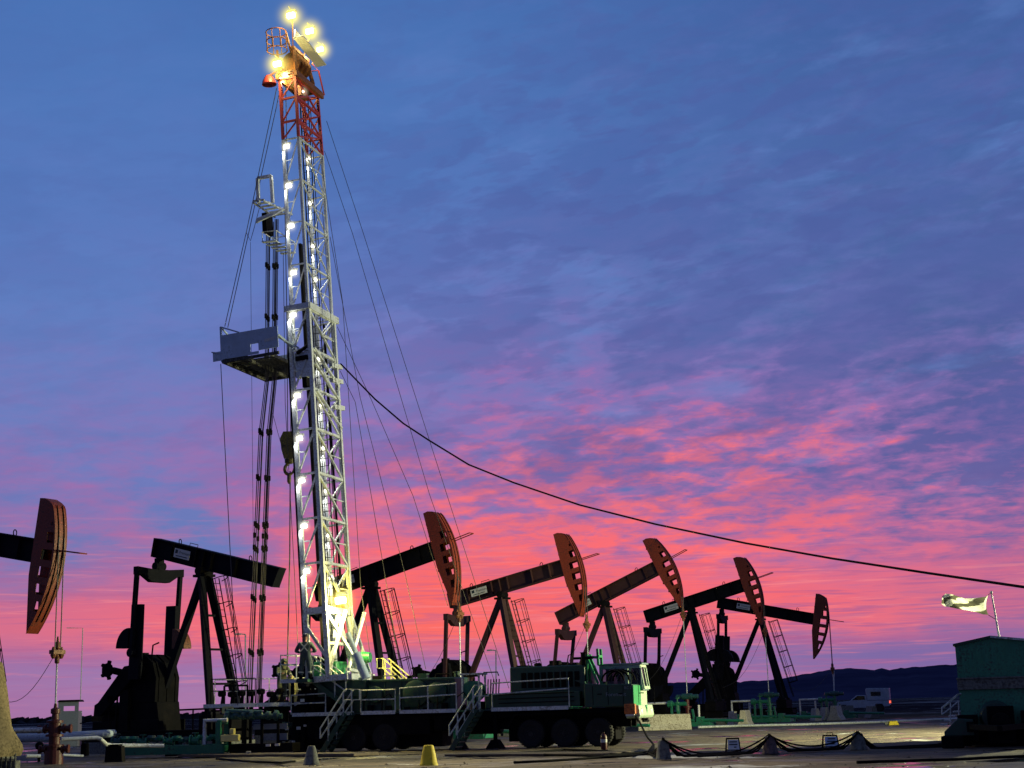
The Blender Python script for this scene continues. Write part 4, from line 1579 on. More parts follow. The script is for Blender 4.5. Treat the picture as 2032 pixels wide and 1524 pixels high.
m.box((-AL - .15, -.15, -.25), (.9, VL + .15, 0))
m.build('mast_foot', M_SILVER, mast)
# upper telescoped section
uw = [wy(y) for y in (270, 353, 436, 520, 606)]
uw.append(uw[-1] - 1.9)
mc, mr_ = MB(), MB()
section(mc, mr_, -.06, -.06 - AU, .12, VU, uw, .12, .06)
mr_.build('upper_bracing', M_SILVER, mast)
# red top section
rw = [wy(150), wy(189), wy(235), wy(268)]
mc, mr_ = MB(), MB()
a0_, a1_, v0_, v1_ = -.06, -.06 - AU, .12, VU
for (a, v) in ((a0_, v0_), (a1_, v0_), (a0_, v1_), (a1_, v1_)):
    mc = MB()
    mc.bar((a, v, rw[-1]), (a, v + (.0 if v < 1 else -.15), rw[0]), .12, .12)
    mc.build('red_chord', M_MRED, mast)
for i, w in enumerate(rw[:-1]):
    w2 = rw[i + 1]
    mr_.bar((a0_, v0_, w), (a1_, v0_, w), .09)
    mr_.bar((a0_, v0_, w), (a0_, v1_, w), .10)
    mr_.bar((a0_, v1_, w), (a1_, v1_, w), .07)
    mr_.bar((a0_, v0_, w), (a1_, v0_, w2), .06)
    mr_.bar((a0_, v0_, w), (a0_, v1_, w2), .075)
    mr_.bar((a0_, v1_, w), (a0_, v0_, w2), .06)
    mr_.bar((a0_, v1_, w), (a1_, v1_, w2), .06)
mr_.bar((a1_, v1_, rw[0]), (a1_, v1_, rw[-1]), .16, .1)
mr_.build('red_bracing', M_MRED, mast)
# heavy collar where the sections telescope, platform brackets
m = MB()
wt0 = lw[0]
m.bar((0.08, -.1, wt0 + .12), (0.08, VL + .3, wt0 + .12), .14, .3)
m.bar((0.1, -.1, wt0 + .12), (-AL - .2, -.1, wt0 + .12), .1, .26)
m.build('telescope_collar', M_SILVER, mast)
for k, y in enumerate((705, 735, 790)):
    m = MB()
    w = wy(y)
    m.bar((0.0, VL - .6, w), (0.05, VL + .45, w + .1), .16, .2)
    m.bar((0.05, .3, w + .4), (0.05, VL + .1, w - .9), .11)
    m.build('side_bracket', M_SILVER, mast)
m = MB()
m.box((-AL * .85, .02, wy(745)), (-.1, .3, wy(695)))
m.build('lock_plate', M_SILVER, mast)
m = MB()
m.box((-AL * .8, -.06, wy(712)), (-.12, .02, wy(703)))
m.box((-AL * .55, .05, wy(765)), (-.3, .3, wy(712)))
m.tube([(-AL * .7, -.05, wy(697)), (-.3, -.05, wy(690)), (-.1, .0, wy(684))], .09, 8)
m.build('latch_block', M_BLACK, mast)
# ladder up the inside
m = MB()
la, lv = -AL * .45, VL * .62
for s in (-.2, .2):
    m.tube([(la + s, lv, .2), (la * .9 + s, VU * .62, rw[0])], .025, 6)
nL = int((rw[0] - .2) / .34)
for i in range(nL):
    w = .4 + i * .34
    k = w / rw[0]
    a_ = la * (1 - .1 * k)
    v_ = lv + (VU * .62 - lv) * k
    m.tube([(a_ - .2, v_, w), (a_ + .2, v_, w)], .014, 4)
m.build('ladder', M_BLACK, mast)
# black guide rail and hoses behind the near rear chord
m = MB()
m.bar((-AL * .62, .9, .3), (-AL * .62, .8, wy(470)), .22, .12)
m.build('guide_rail', M_BLACK, mast)
m = MB()
m.tube([(-AL - .16, .05, .2), (-AL - .16, .05, wy(700)), (-AL - .1, .1, wy(640))], .07, 8)
m.tube([(-AL - .30, .3, .2), (-AL - .28, .3, wy(860))], .05, 8)
m.tube([(-AL * .5, VL * .5, .2), (-AL * .5, VL * .5, rw[1])], .02, 5)
m.tube([(-AL * .25, VL * .75, .2), (-AL * .25, VL * .75, rw[1])], .02, 5)
m.tube([(-AL * .8, VL * .8, .2), (-AL * .6, VL * .7, rw[1])], .02, 5)
m.tube([(-.25, VL * .9, .2), (-.25, VL * .8, wy(620))], .06, 8)
m.build('standpipe', M_BLACK, mast)
# ------- crown
wc = rw[0]
m = MB()
m.bar((.05, -.1, wc + .1), (.05, VU + .2, wc + .1), .14, .25)
m.bar((-AU - .1, -.1, wc + .1), (-AU - .1, VU + .1, wc + .1), .14, .25)
m.box((-AU - .15, -.1, wc + .24), (.1, VU + .1, wc + .29))
m.bar((-AU - .1, .2, wc + .35), (-.3, 1.2, wc + 1.5), .14)
m.bar((-AU - .1, 1.9, wc + .35), (-.3, 1.2, wc + 1.5), .14)
m.bar((.0, .2, wc + .35), (-.2, .4, wc + 1.6), .14)
m.bar((.0, 2.0, wc + .35), (-.2, 1.8, wc + 1.6), .14)
m.bar((-.2, .3, wc + 1.6), (-.2, 2.0, wc + 1.6), .16)
m.box((-AU * .7, .6, wc + .38), (-.25, 1.6, wc + .7))
m.box((-.45, .8, wc - .6), (-.1, 1.5, wc - .1))
m.build('crown_frame', M_BROWN, mast)
m = MB()
for v in (.45, .8, 1.15, 1.5):
    m.lathe([(.42, v), (.47, v + .02), (.40, v + .07), (.47, v + .12), (.42, v + .14)], (-.35, 0, wc + 1.0), 20, 'Y')
m.build('crown_sheave', M_BROWN, mast)
m = MB()
p_, q_ = mpa(585, 66, .25), mpa(632, 126, .25)
m.bar((.25, p_.y, p_.z), (.25, q_.y, p_.z + (q_.z - p_.z) * .9), .07, .42)
m.bar((.4, p_.y, p_.z - .2), (.4, q_.y, q_.z - .15), .5, .05)
m.build('crown_walkway', M_SIGN, mast)
m = MB()
c = mp(549, 82, -.2)
for dz_ in (-.45, 0, .45):
    m.tube([(c.x + .48 * math.cos(t_), -.2 + .48 * math.sin(t_), c.z + dz_) for t_ in [i * math.pi / 6 for i in range(13)]], .028, 5, cap=False)
for i in range(8):
    t_ = i * math.pi / 4
    m.tube([(c.x + .48 * math.cos(t_), -.2 + .48 * math.sin(t_), c.z - .45), (c.x + .48 * math.cos(t_), -.2 + .48 * math.sin(t_), c.z + .45)], .024, 5)
m.bar((c.x, -.2, c.z - .45), (-AU, 0, wc + .3), .08)
m.bar((c.x + .5, -.2, c.z + .3), (-.3, .4, wc + 1.3), .08)
m.build('crown_basket', M_BROWN, mast)
m = MB()
c = mp(534, 163, -.1)
m.lathe([(.05, .34), (.16, .3), (.30, .05), (.34, -.12), (.30, -.13)], (c.x, -.1, c.z), 16)
m.tube([(c.x, -.1, c.z + .3), (c.x + .5, -.1, c.z + .5), (-AU - .1, .1, wc)], .05, 8)
m.build('bell_shade', M_MRED, mast, smooth=True)
m = MB()
c = mp(632, 140, 2.6)
m.tube([(.1, VU + .3, wc + .2), (c.x, c.y, c.z)], .04, 6)
m.tube([(c.x - .3, c.y, c.z + .4), (c.x, c.y, c.z), (c.x - .7, c.y, c.z + .1)], .03, 6)
m.build('crown_bracket', M_MRED, mast)

# ------- lamps
E_WHITE = emis('lamp_lens_white', (1.0, .93, .72), 9)
E_YEL = emis('lamp_lens_yellow', (1.0, .90, .50), 14)
GLARE_S = glare('white_lamp_glare', (1, .93, .62), 4.0, .42, 3)  # camera glare round the lamps, drawn as glowing volume
GLARE_B = glare('yellow_lamp_glare', (1, .72, .05), 3.4, .85, 2.4)
GLARE_L = glare('low_lamp_glare', (1, .78, .15), 5.0, 1.0, 4.0, absorb=4.5)


def uv_ball(r, n=14):
    return [(max(.001, r * math.sin(math.pi * i / n)), -r * math.cos(math.pi * i / n)) for i in range(n + 1)]


def lamp_light(kind, loc, power, col, rad=.08, parent=None, down=None, size=1.2):
    d = bpy.data.lights.new('lamp_light', kind)
    d.energy = power
    d.color = col
    d.shadow_soft_size = rad
    if kind == 'SPOT':
        d.spot_size = size
        d.spot_blend = .8
    o = bpy.data.objects.new('lamp_light', d)
    COL.objects.link(o)
    if parent:
        o.parent = parent
    o.location = loc
    if down is not None:
        o.rotation_euler = Vector(down).to_track_quat('-Z', 'Y').to_euler()
    return o


def mast_lamp(a, v, w, big=False, halo=None, lens=None, size=1.0, power=60, col=(1, .93, .72)):
    m = MB()
    s = size
    m.box((a - .13 * s, v + .02, w + .12 * s), (a + .13 * s, v + .12 * s, w + .2 * s))
    m.bar((a, v + .06, w + .2 * s), (a - .15, v + .1, w + .35 * s), .04)
    lp = m.build('lamp', M_SILVER, mast)
    m = MB()
    m.box((a - .12 * s, v - .09 * s, w - .07 * s), (a + .12 * s, v + .03 * s, w + .08 * s))
    m.build('lens', lens or E_WHITE, lp, bevel=.05)
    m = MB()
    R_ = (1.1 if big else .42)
    m.lathe(uv_ball(R_, 12), (0, 0, 0), 16)  # ball that carries the drawn lens glow
    glare_ob = m.build('glare_halo', halo or GLARE_S, lp, smooth=True)
    glare_ob.location = (a, v, w)
    return lp


near_y = (286, 364, 444, 537, 622, 782, 867, 951, 1041, 1131)
for y in near_y:
    up = y < 610
    a_ = -(AU + .06) + .22 if up else -AL + .22
    v_ = .12 if up else .0
    w_ = wy(y)
    mast_lamp(a_, v_ - .1, w_, size=1.15)
    lamp_light('SPOT', (a_ - .14, v_ - .16, w_ - .05), 150, (1, .97, .86), .04, mast, (-.09, .06, -1), 1.5)
far = [(618, 316), (621, 404), (624, 490), (640, 555), (642, 712), (644, 805), (647, 890), (648, 975), (651, 1063), (653, 1147)]
for (x, y) in far:
    up = y < 610
    vv = (VU - .1 if up else VL - .1)
    c = mp(x, y, vv)
    mast_lamp(-(AU + .02) + .1 if up else -AL + .15, vv - .1, c.z, size=.8)
    lamp_light('SPOT', ((-(AU + .06) + .12) if up else (-AL + .14), vv - .18, c.z - .05), 170, (1, .97, .86), .04, mast, (-.05, .05, -1), 1.5)
crown = [(578, 32, -.3, 1.25), (615, 63, 1.3, 1.2), (636, 99, 2.4, 1.05), (551, 128, -.3, 1.2), (572, 152, .8, 1.0)]
for (x, y, v, s) in crown:
    c = mp(x, y, v)
    glare_mat = glare('yellow_lamp_glare_%d' % int(x), (1, .80, .22), 4.4 / (s - .45), s * .92, 4.2 + (x % 5) * .2, absorb=4.5)
    mast_lamp(c.x, v, c.z, big=True, halo=glare_mat, lens=E_YEL, size=s * 1.3)
    lamp_light('POINT', (c.x, v - .35, c.z - .3), 190, (1, .80, .34), .15, mast)
    m = MB()
    m.bar((c.x, v + .1, c.z), (c.x * .3 - .2, min(max(v, .3), 2.2), wc + (1.5 if y < 110 else .2)), .05)
    m.build('lamp_arm', M_BROWN, mast)
c = mp(600, 182, 1.0)
mast_lamp(c.x, 1.0, c.z, size=.8, lens=E_YEL)
c = mp(677, 1192, .4)
mast_lamp(c.x, .4, c.z, big=True, halo=GLARE_L, lens=E_YEL, size=1.9)
lamp_light('POINT', (c.x, .2, c.z - .35), 1500, (1, .84, .28), .12, mast)
# floodlights of the crown looking down at the pad
cc = MM @ Vector((-.3, -.6, wc + 1.2))
for (tx, ty, pw, ang_) in ((-1, 41, 60000, .62),):
    o = lamp_light('SPOT', cc, pw, (1, .84, .48), .2, None, Vector((tx, ty, 0)) - cc, ang_)

# ------------------------------------------------------------------ racking board, basket
M_RACK = paint('grimy_grating_steel', (.16, .16, .13), .6, metal=.2, var=.5, scale=3, dirt=(.02, .02, .018), dirt_amt=.6)
rb = thing('racking_board', 'blue grey walled racking platform jutting out to the left, halfway up the lit mast', 'platform', MM @ Vector((-AL, 0, wy(700))), TF.a)
rb.rotation_euler = (0, -TAU, TF.a)
RBM = Matrix.Translation(MM @ Vector((-AL, 0, wy(700)))) @ Matrix.Rotation(TF.a, 4, 'Z') @ Matrix.Rotation(-TAU, 4, 'Y')
RBI = RBM.inverted()


def rp(x, y, v):
    return RBI @ (MM @ mp(x, y, v))


vn, vf = -.8, 0
pA, pB, pC, pD = rp(439, 671, vn), rp(549, 642, vn), rp(553, 689, vn), rp(441, 720, vn)
zl, zh = (pD.z + pC.z) / 2, (pA.z + pB.z) / 2
xl, xr = (pA.x + pD.x) / 2, pC.x
# far edge distance from the photograph's corner
d_ = ray(526, 766)
q0 = RBM @ Vector((xl, 0, zl))
uu = RBM.to_3x3() @ Vector((1, 0, 0))
ff = RBI @ (CAM + d_ * ((q0 - CAM).dot(uu) / d_.dot(uu)))
vf = ff.y
print('BOARD', xl, xr, zl, zh, vf)
vf = min(vf, 4.6)
m = MB()
hx0, hx1 = rp(498, 700, vn).x, rp(514, 700, vn).x
hz0, hz1 = zl + .12, zl + .48
m.box((xl, vn - .03, zl), (hx0, vn, zh))
m.box((hx1, vn - .03, zl + .15), (xr, vn, zh))
m.box((hx0, vn - .03, hz1), (hx1, vn, zh))
m.box((hx0, vn - .03, zl), (hx1, vn, hz0))
m.box((xl - .03, vn - .03, zl), (xl, vf, zl + .55))
m.box((xl, vf, zl), (xl + 3.1, vf + .03, zh - .15))
m.build('wind_wall', M_PLATE, rb)
m = MB()
for k in range(6):
    x = rp(527 + k * 3.8, 672 - k, vn).x
    m.box((x - .03, vn - .045, rp(527 + k * 3.8, 679 - k * 1.2, vn).z), (x + (.06 if k % 2 else .03), vn - .032, rp(527 + k * 3.8, 673 - k * 1.2, vn).z))
m.build('white_marking', M_SIGN, rb)
m = MB()
m.bar((xl, vn, zl - .1), (xl, vn, zh + .4), .08)
m.bar((xl, vn, zh + .4), (xl + .1, vn + 1.7, zh - .3), .06)
m.bar((xl, vn, zh + .4), (xl + .9, vn, zh), .06)
m.box((xl - .45, vn + .0, zl - .02), (xl - .05, vn + .04, zl + .4))
m.bar((xl - .5, vn, zl + .42), (xl, vn, zl + .3), .05)
m.build('end_post', M_PLATE, rb)
m = MB()
m.bar((xr, vn, zl + .7), (.1, -.1, zl + .25), .09)
m.bar((xr - .2, vn, zl + .75), (.4, -.1, zl + .15), .07)
m.build('stay_arm', M_PLATE, rb)
m = MB()
nb = 20
for i in range(nb):
    v = vn + .25 + i * (vf - vn - .3) / (nb - 1)
    if 3 <= i:
        m.box((xl + .05, v - .05, zl - .04), (xl + 2.3, v + .035, zl + .04))
m.box((xl, vn, zl - .02), (xl + 1.2, vn + .7, zl + .03))
for x in (xl + .05, xl + 1.1, xl + 2.35):
    m.bar((x, vn, zl - .1), (x, vf, zl - .1), .1, .14)
m.bar((xl, vf, zl - .1), (0.0, vf, zl - .1), .1, .16)
m.bar((xl, vn, zl - .1), (xr, vn, zl - .1), .08, .14)
m.bar((xl + 2.3, vf, zl - .1), (.2, 2.0, zl - .3), .12)
m.build('board_floor', M_RACK, rb)
m = MB()
for i in range(14):
    v = vn + .3 + i * (vf - vn - .6) / 13
    m.tube([(xl - .1, v, zl - .08), (xl + .5, v, zl - .1)], .02, 5)
m.build('rack_finger', M_BLACK, rb)

bk = thing('rod_basket', 'small tubing basket with a square hoop frame, high on the left side of the mast', 'platform', MM @ Vector((-AU - 1, .1, wy(430))), TF.a)
bk.rotation_euler = (0, -TAU, TF.a)
BM_ = Matrix.Translation(MM @ Vector((-AU - 1, .1, wy(430)))) @ Matrix.Rotation(TF.a, 4, 'Z') @ Matrix.Rotation(-TAU, 4, 'Y')
BI = BM_.inverted()


def bp_(x, y, v):
    return BI @ (MM @ mp(x, y, v))


m = MB()
v = .2
a, b, c, d = bp_(511, 354, v), bp_(538, 349, v), bp_(541, 402, v), bp_(513, 402, v)
m.bar(a, b, .13, .13)
m.bar(b, c, .13, .13)
m.bar(a, d, .13, .13)
m.build('hoop_frame', M_SILVER, bk)
m = MB()
a, b, c = bp_(503, 399, v), bp_(524, 396, v), bp_(560, 419, v)
for i in range(6):
    k = i / 5
    o_ = Vector((0, 2.1 * k, -.03 * k))
    m.bar(a + o_, b + o_ + Vector((.35 * k, 0, 0)), .16, .04)
m.bar(a + Vector((0, -.05, -.08)), a + Vector((0, 2.2, -.1)), .07)
m.bar(b + Vector((0, -.05, -.08)), b + Vector((.35, 2.2, -.1)), .07)
m.bar(bp_(510, 437, v), bp_(560, 418, v), .1, .16)
m.bar(bp_(508, 441, v), bp_(572, 410, v), .1, .1)
m.build('basket_floor', M_SILVER, bk)
m = MB()
e, f = bp_(521, 481, v), bp_(549, 478, v)
for i in range(5):
    k = i / 4
    o_ = Vector((0, 1.9 * k, 0))
    m.bar(e + o_, f + o_, .2, .04)
for i in range(3):
    o_ = Vector((0, .95 * i, 0))
    m.tube([e + o_, e + o_ + Vector((0, 0, .5)), f + o_ + Vector((0, 0, .5)), f + o_], .024, 5)
m.tube([e + Vector((0, 0, .5)), e + Vector((0, 1.9, .5))], .024, 5)
m.tube([f + Vector((0, 0, .5)), f + Vector((0, 1.9, .5))], .024, 5)
m.tube([f + Vector((0, 1.0, .5)), bp_(570, 462, v)], .03, 5)
m.build('lower_cage', M_SILVER, bk)
m = MB()
m.box(bp_(521, 462, .7), bp_(541, 430, 1.4))
m.build('rod_hanger', M_BLACK, bk)

# tubing / rod stands hanging in the racking board
ends = [(529, 440, 526, 760, 514, 860, 490, 1395), (532, 440, 529, 760, 517, 860, 494, 1395), (535, 440, 532, 760, 521, 860, 498, 1395), (543, 440, 540, 760, 530, 860, 508, 1397), (546, 435, 543, 760, 533, 860, 511, 1397), (549, 435, 545, 760, 535, 860, 514, 1397), (552, 435, 548, 760, 538, 860, 517, 1397)]
for i, e in enumerate(ends):
    vv = .9 + .18 * i
    P_ = [MM @ mp(e[0], e[1], vv), MM @ mp(e[2], e[3], vv), MM @ mp(e[4], e[5], vv), MM @ mp(e[6], e[7], vv)]
    base = P_[-1].copy()
    t = thing('tubing_stand', 'long dark pipe with couplings hanging from the high basket past the racking board', 'pipe', base, 0, 'dark pipes hung beside the mast')
    m = MB()
    pts = [p_ - base for p_ in P_]
    m.tube(pts, .036 if i in (2, 5) else .022, 7)
    m.build('pipe', M_ROD, t)
    tot = []
    for y in (530, 632, 712, 858, 952, 1047, 1070, 1094, 1192, 1298):
        if (i + y) % 3 == 0 and y in (712, 1070, 952):
            continue
        m = MB()
        for j in range(3):
            ya, yb = e[1 + 2 * j], e[3 + 2 * j]
            if ya <= y <= yb:
                k = (y - ya) / (yb - ya)
                c = pts[j].lerp(pts[j + 1], k)
                c = c + (pts[j + 1] - pts[j]).normalized() * (.04 * ((i * 7) % 5 - 2))
                m.lathe([(.03, -.12), (.058, -.10), (.058, .10), (.03, .12)], c, 8)
                m.build('coupling', M_BLACK, t)
                break

# travelling block with its hook
bl = MM @ mp(574, 885, 1.2)
t = thing('travelling_block', 'dark yellow travelling block with a hook, hanging left of the mast', 'pulley block', bl)
m = MB()
for v in (-.22, 0, .22):
    m.lathe([(.0, v - .1), (.34, v - .1), (.30, v), (.34, v + .1), (0, v + .1)], (0, 0, .15), 20, 'Y')
m.build('sheave', M_BLOCK, t, smooth=True)
m = MB()
m.add([], [])
for v in (-.36, .33):
    m.prism([(-.18, -.62), (-.3, -.2), (-.36, .3), (-.22, .6), (.22, .6), (.36, .3), (.3, -.2), (.18, -.62)], v, v + .04)
m.box((-.2, -.3, .42), (.2, .3, .6))
m.build('side_plate', M_BLOCK, t)
m = MB()
m.lathe([(.14, -.1), (.2, -.05), (.2, .1), (.1, .16)], (0, 0, -.7), 14)
m.tube([Vector((math.cos(w) * .2 + .0, 0, math.sin(w) * .24 - 1.05)) for w in [math.pi / 2 + i * math.pi * 1.55 / 12 for i in range(13)]], [.07] * 9 + [.06, .05, .04, .02], 8)
m.lathe([(.05, 0), (.09, -.1), (.09, -.35), (.04, -.45)], (0, 0, -1.25), 10)
m.build('hook', M_BLOCK, t, smooth=True)


# ------------------------------------------------------------------ wires
def wire(label, pts, r=.02, name='guy_wire', cat='cable', group=None, mat=None, sag=0.0, n=2):
    out = []
    for i in range(len(pts) - 1):
        for k in range(n):
            t_ = k / n
            q = pts[i].lerp(pts[i + 1], t_)
            q.z -= math.sin(math.pi * t_) * sag
            out.append(q)
    out.append(pts[-1])
    base = out[-1].copy()
    m = MB()
    m.tube([p_ - base for p_ in out], r, 6)
    o = m.build(name, mat or M_WIRE)
    o.location = base
    tag(o, label, cat, group)
    return o


mw = lambda x, y, v=0.0: MM @ mp(x, y, v)
tw = lambda x, y, v=0.0: TF.W(tp(x, y, v))
wire('pair of lines from the mast top down to the racking platform, left strand', [mw(549, 175, .1), mw(489, 460, .1), mw(446, 648, .1)], .018, 'support_line')
wire('pair of lines from the mast top down to the racking platform, right strand', [mw(556, 178, 1.0), mw(494, 460, .9), mw(452, 650, .4)], .018, 'support_line')
wire('slack loop of rope hanging beside the small basket left of the mast', [mw(518, 400, .3), mw(505, 450, .3), mw(497, 478, .3), mw(489, 462, .3)], .014, 'rope_loop')
wire('thin line hanging from the outer corner of the racking platform to the ground', [mw(438, 722, -.8), mw(452, 1000, -.8), mw(472, 1400, -.8)], .018, 'tag_line')
wire('faint thin line hanging under the racking platform toward the ground', [mw(497, 480, 2), mw(500, 800, 2), mw(503, 1120, 2)], .010, 'tag_line')
for (x, y0_, x2_, y2_, l) in ((569, 610, 571, 862, 'left'), (575, 610, 577, 862, 'right')):
    wire('drilling line running down the mast to the travelling block, %s strand' % l, [mw(x - 8, 175, 1.2), mw(x, y0_, 1.2), mw(x2_, y2_, 1.2)], .020, 'drilling_line')
wire('thick line hanging from the hook of the travelling block to the work floor', [mw(576, 935, 1.2), mw(575, 1100, 1.2), mw(570, 1330, 1.2)], .030, 'hoist_line')
wire('thin line from the mast side past the travelling block to the floor', [mw(562, 500, .6), mw(566, 800, .6), mw(585, 1150, .6), mw(592, 1300, .6)], .014, 'hoist_line')
wire('thin line crossing behind the hanging pipes toward the hook line', [mw(541, 820, .5), mw(560, 890, .5), mw(573, 945, .5)], .012, 'hoist_line')
GW = [((648, 240), (720, 460), (835, 820), (1010, 1366), 'outermost guy line, from the red mast top down to the truck'),
      ((644, 300), (700, 465), (852, 980), (985, 1363), 'second outermost guy line on the right of the mast'),
      ((669, 648), (735, 789), (820, 985), (889, 1203), 'guy line from the mast shoulder crossing the nearest raised horsehead'),
      ((640, 340), (680, 600), (716, 1165), (741, 1347), 'steep guy line close to the right side of the mast'),
      ((675, 736), (705, 798), (765, 1148), (794, 1326), 'steep guy line that starts at the platform level on the mast side'),
      ((655, 470), (715, 790), (804, 1140), (845, 1328), 'guy line ending beside the pumpjack gearbox behind the truck'),
      ((640, 420), (662, 700), (685, 1000), (697, 1240), 'line running almost parallel to the right chord of the mast')]
for (a, b, c, d, l) in GW:
    wire(l, [mw(a[0], a[1], 1.3), mw(b[0], b[1], 1.6), mw(c[0], c[1], 2.0), tw(d[0], d[1], 2.2)], .014, 'guy_wire', 'cable', 'guy lines of the mast')
# the long sagging cable to the right
A_, E_ = mw(676, 722, 1.5), at(2075, 1171, 26)
pts = [A_]
dep0, dep1 = A_.y, 30
cpx = [(744, 792), (800, 840), (850, 873), (930, 922), (1020, 958), (1150, 1002), (1300, 1040), (1480, 1078), (1650, 1108), (1840, 1137), (2032, 1165), (2120, 1177)]
for (x, y) in cpx:
    k = (x - 676) / (2120 - 676)
    pts.append(at(x, y, dep0 * dep1 / (dep1 + (dep0 - dep1) * k) if False else dep0 + (dep1 - dep0) * k))
wire('thick black cable sagging from the mast across the sky to the right edge', pts, .035, 'sagging_cable', mat=M_CABLE)
# ------------------------------------------------------------------ people
def skin_mesh(name, joints, edges, mat, parent, sub=1, root='pelvis'):
    names = list(joints)
    me = bpy.data.meshes.new(name)
    me.from_pydata([joints[n][0] for n in names], [(names.index(a), names.index(b)) for a, b in edges], [])
    o = bpy.data.objects.new(name, me)
    COL.objects.link(o)
    o.modifiers.new('skin', 'SKIN')
    if not me.skin_vertices:
        bmx = bmesh.new()
        bmx.from_mesh(me)
        bmx.verts.layers.skin.verify()
        bmx.to_mesh(me)
        bmx.free()
    for i, n in enumerate(names):
        r = joints[n][1]
        me.skin_vertices[0].data[i].radius = (r, r) if isinstance(r, (int, float)) else r
        me.skin_vertices[0].data[i].use_root = (n == root)
    sb = o.modifiers.new('sub', 'SUBSURF')
    sb.levels = sb.render_levels = sub
    bpy.context.view_layer.update()
    dg = bpy.context.evaluated_depsgraph_get()
    m2 = bpy.data.meshes.new_from_object(o.evaluated_get(dg))
    COL.objects.unlink(o)
    bpy.data.objects.remove(o)
    m2.materials.clear()
    m2.materials.append(mat)
    for p in m2.polygons:
        p.use_smooth = True
    r = bpy.data.objects.new(name, m2)
    COL.objects.link(r)
    r.parent = parent
    return r


M_SKIN = paint('weathered_skin', (.35, .19, .13), .6, var=.1)
M_COV = paint('dark_work_coverall', (.045, .07, .075), .85, var=.3, scale=5, bump=.5)
M_COV2 = paint('grey_green_hooded_coverall', (.07, .085, .07), .85, var=.3, scale=5, bump=.5)
M_REFL = paint('reflective_stripe', (.55, .58, .50), .5, var=.1)
M_HELM = paint('dark_hard_hat', (.02, .022, .025), .35, var=.2)


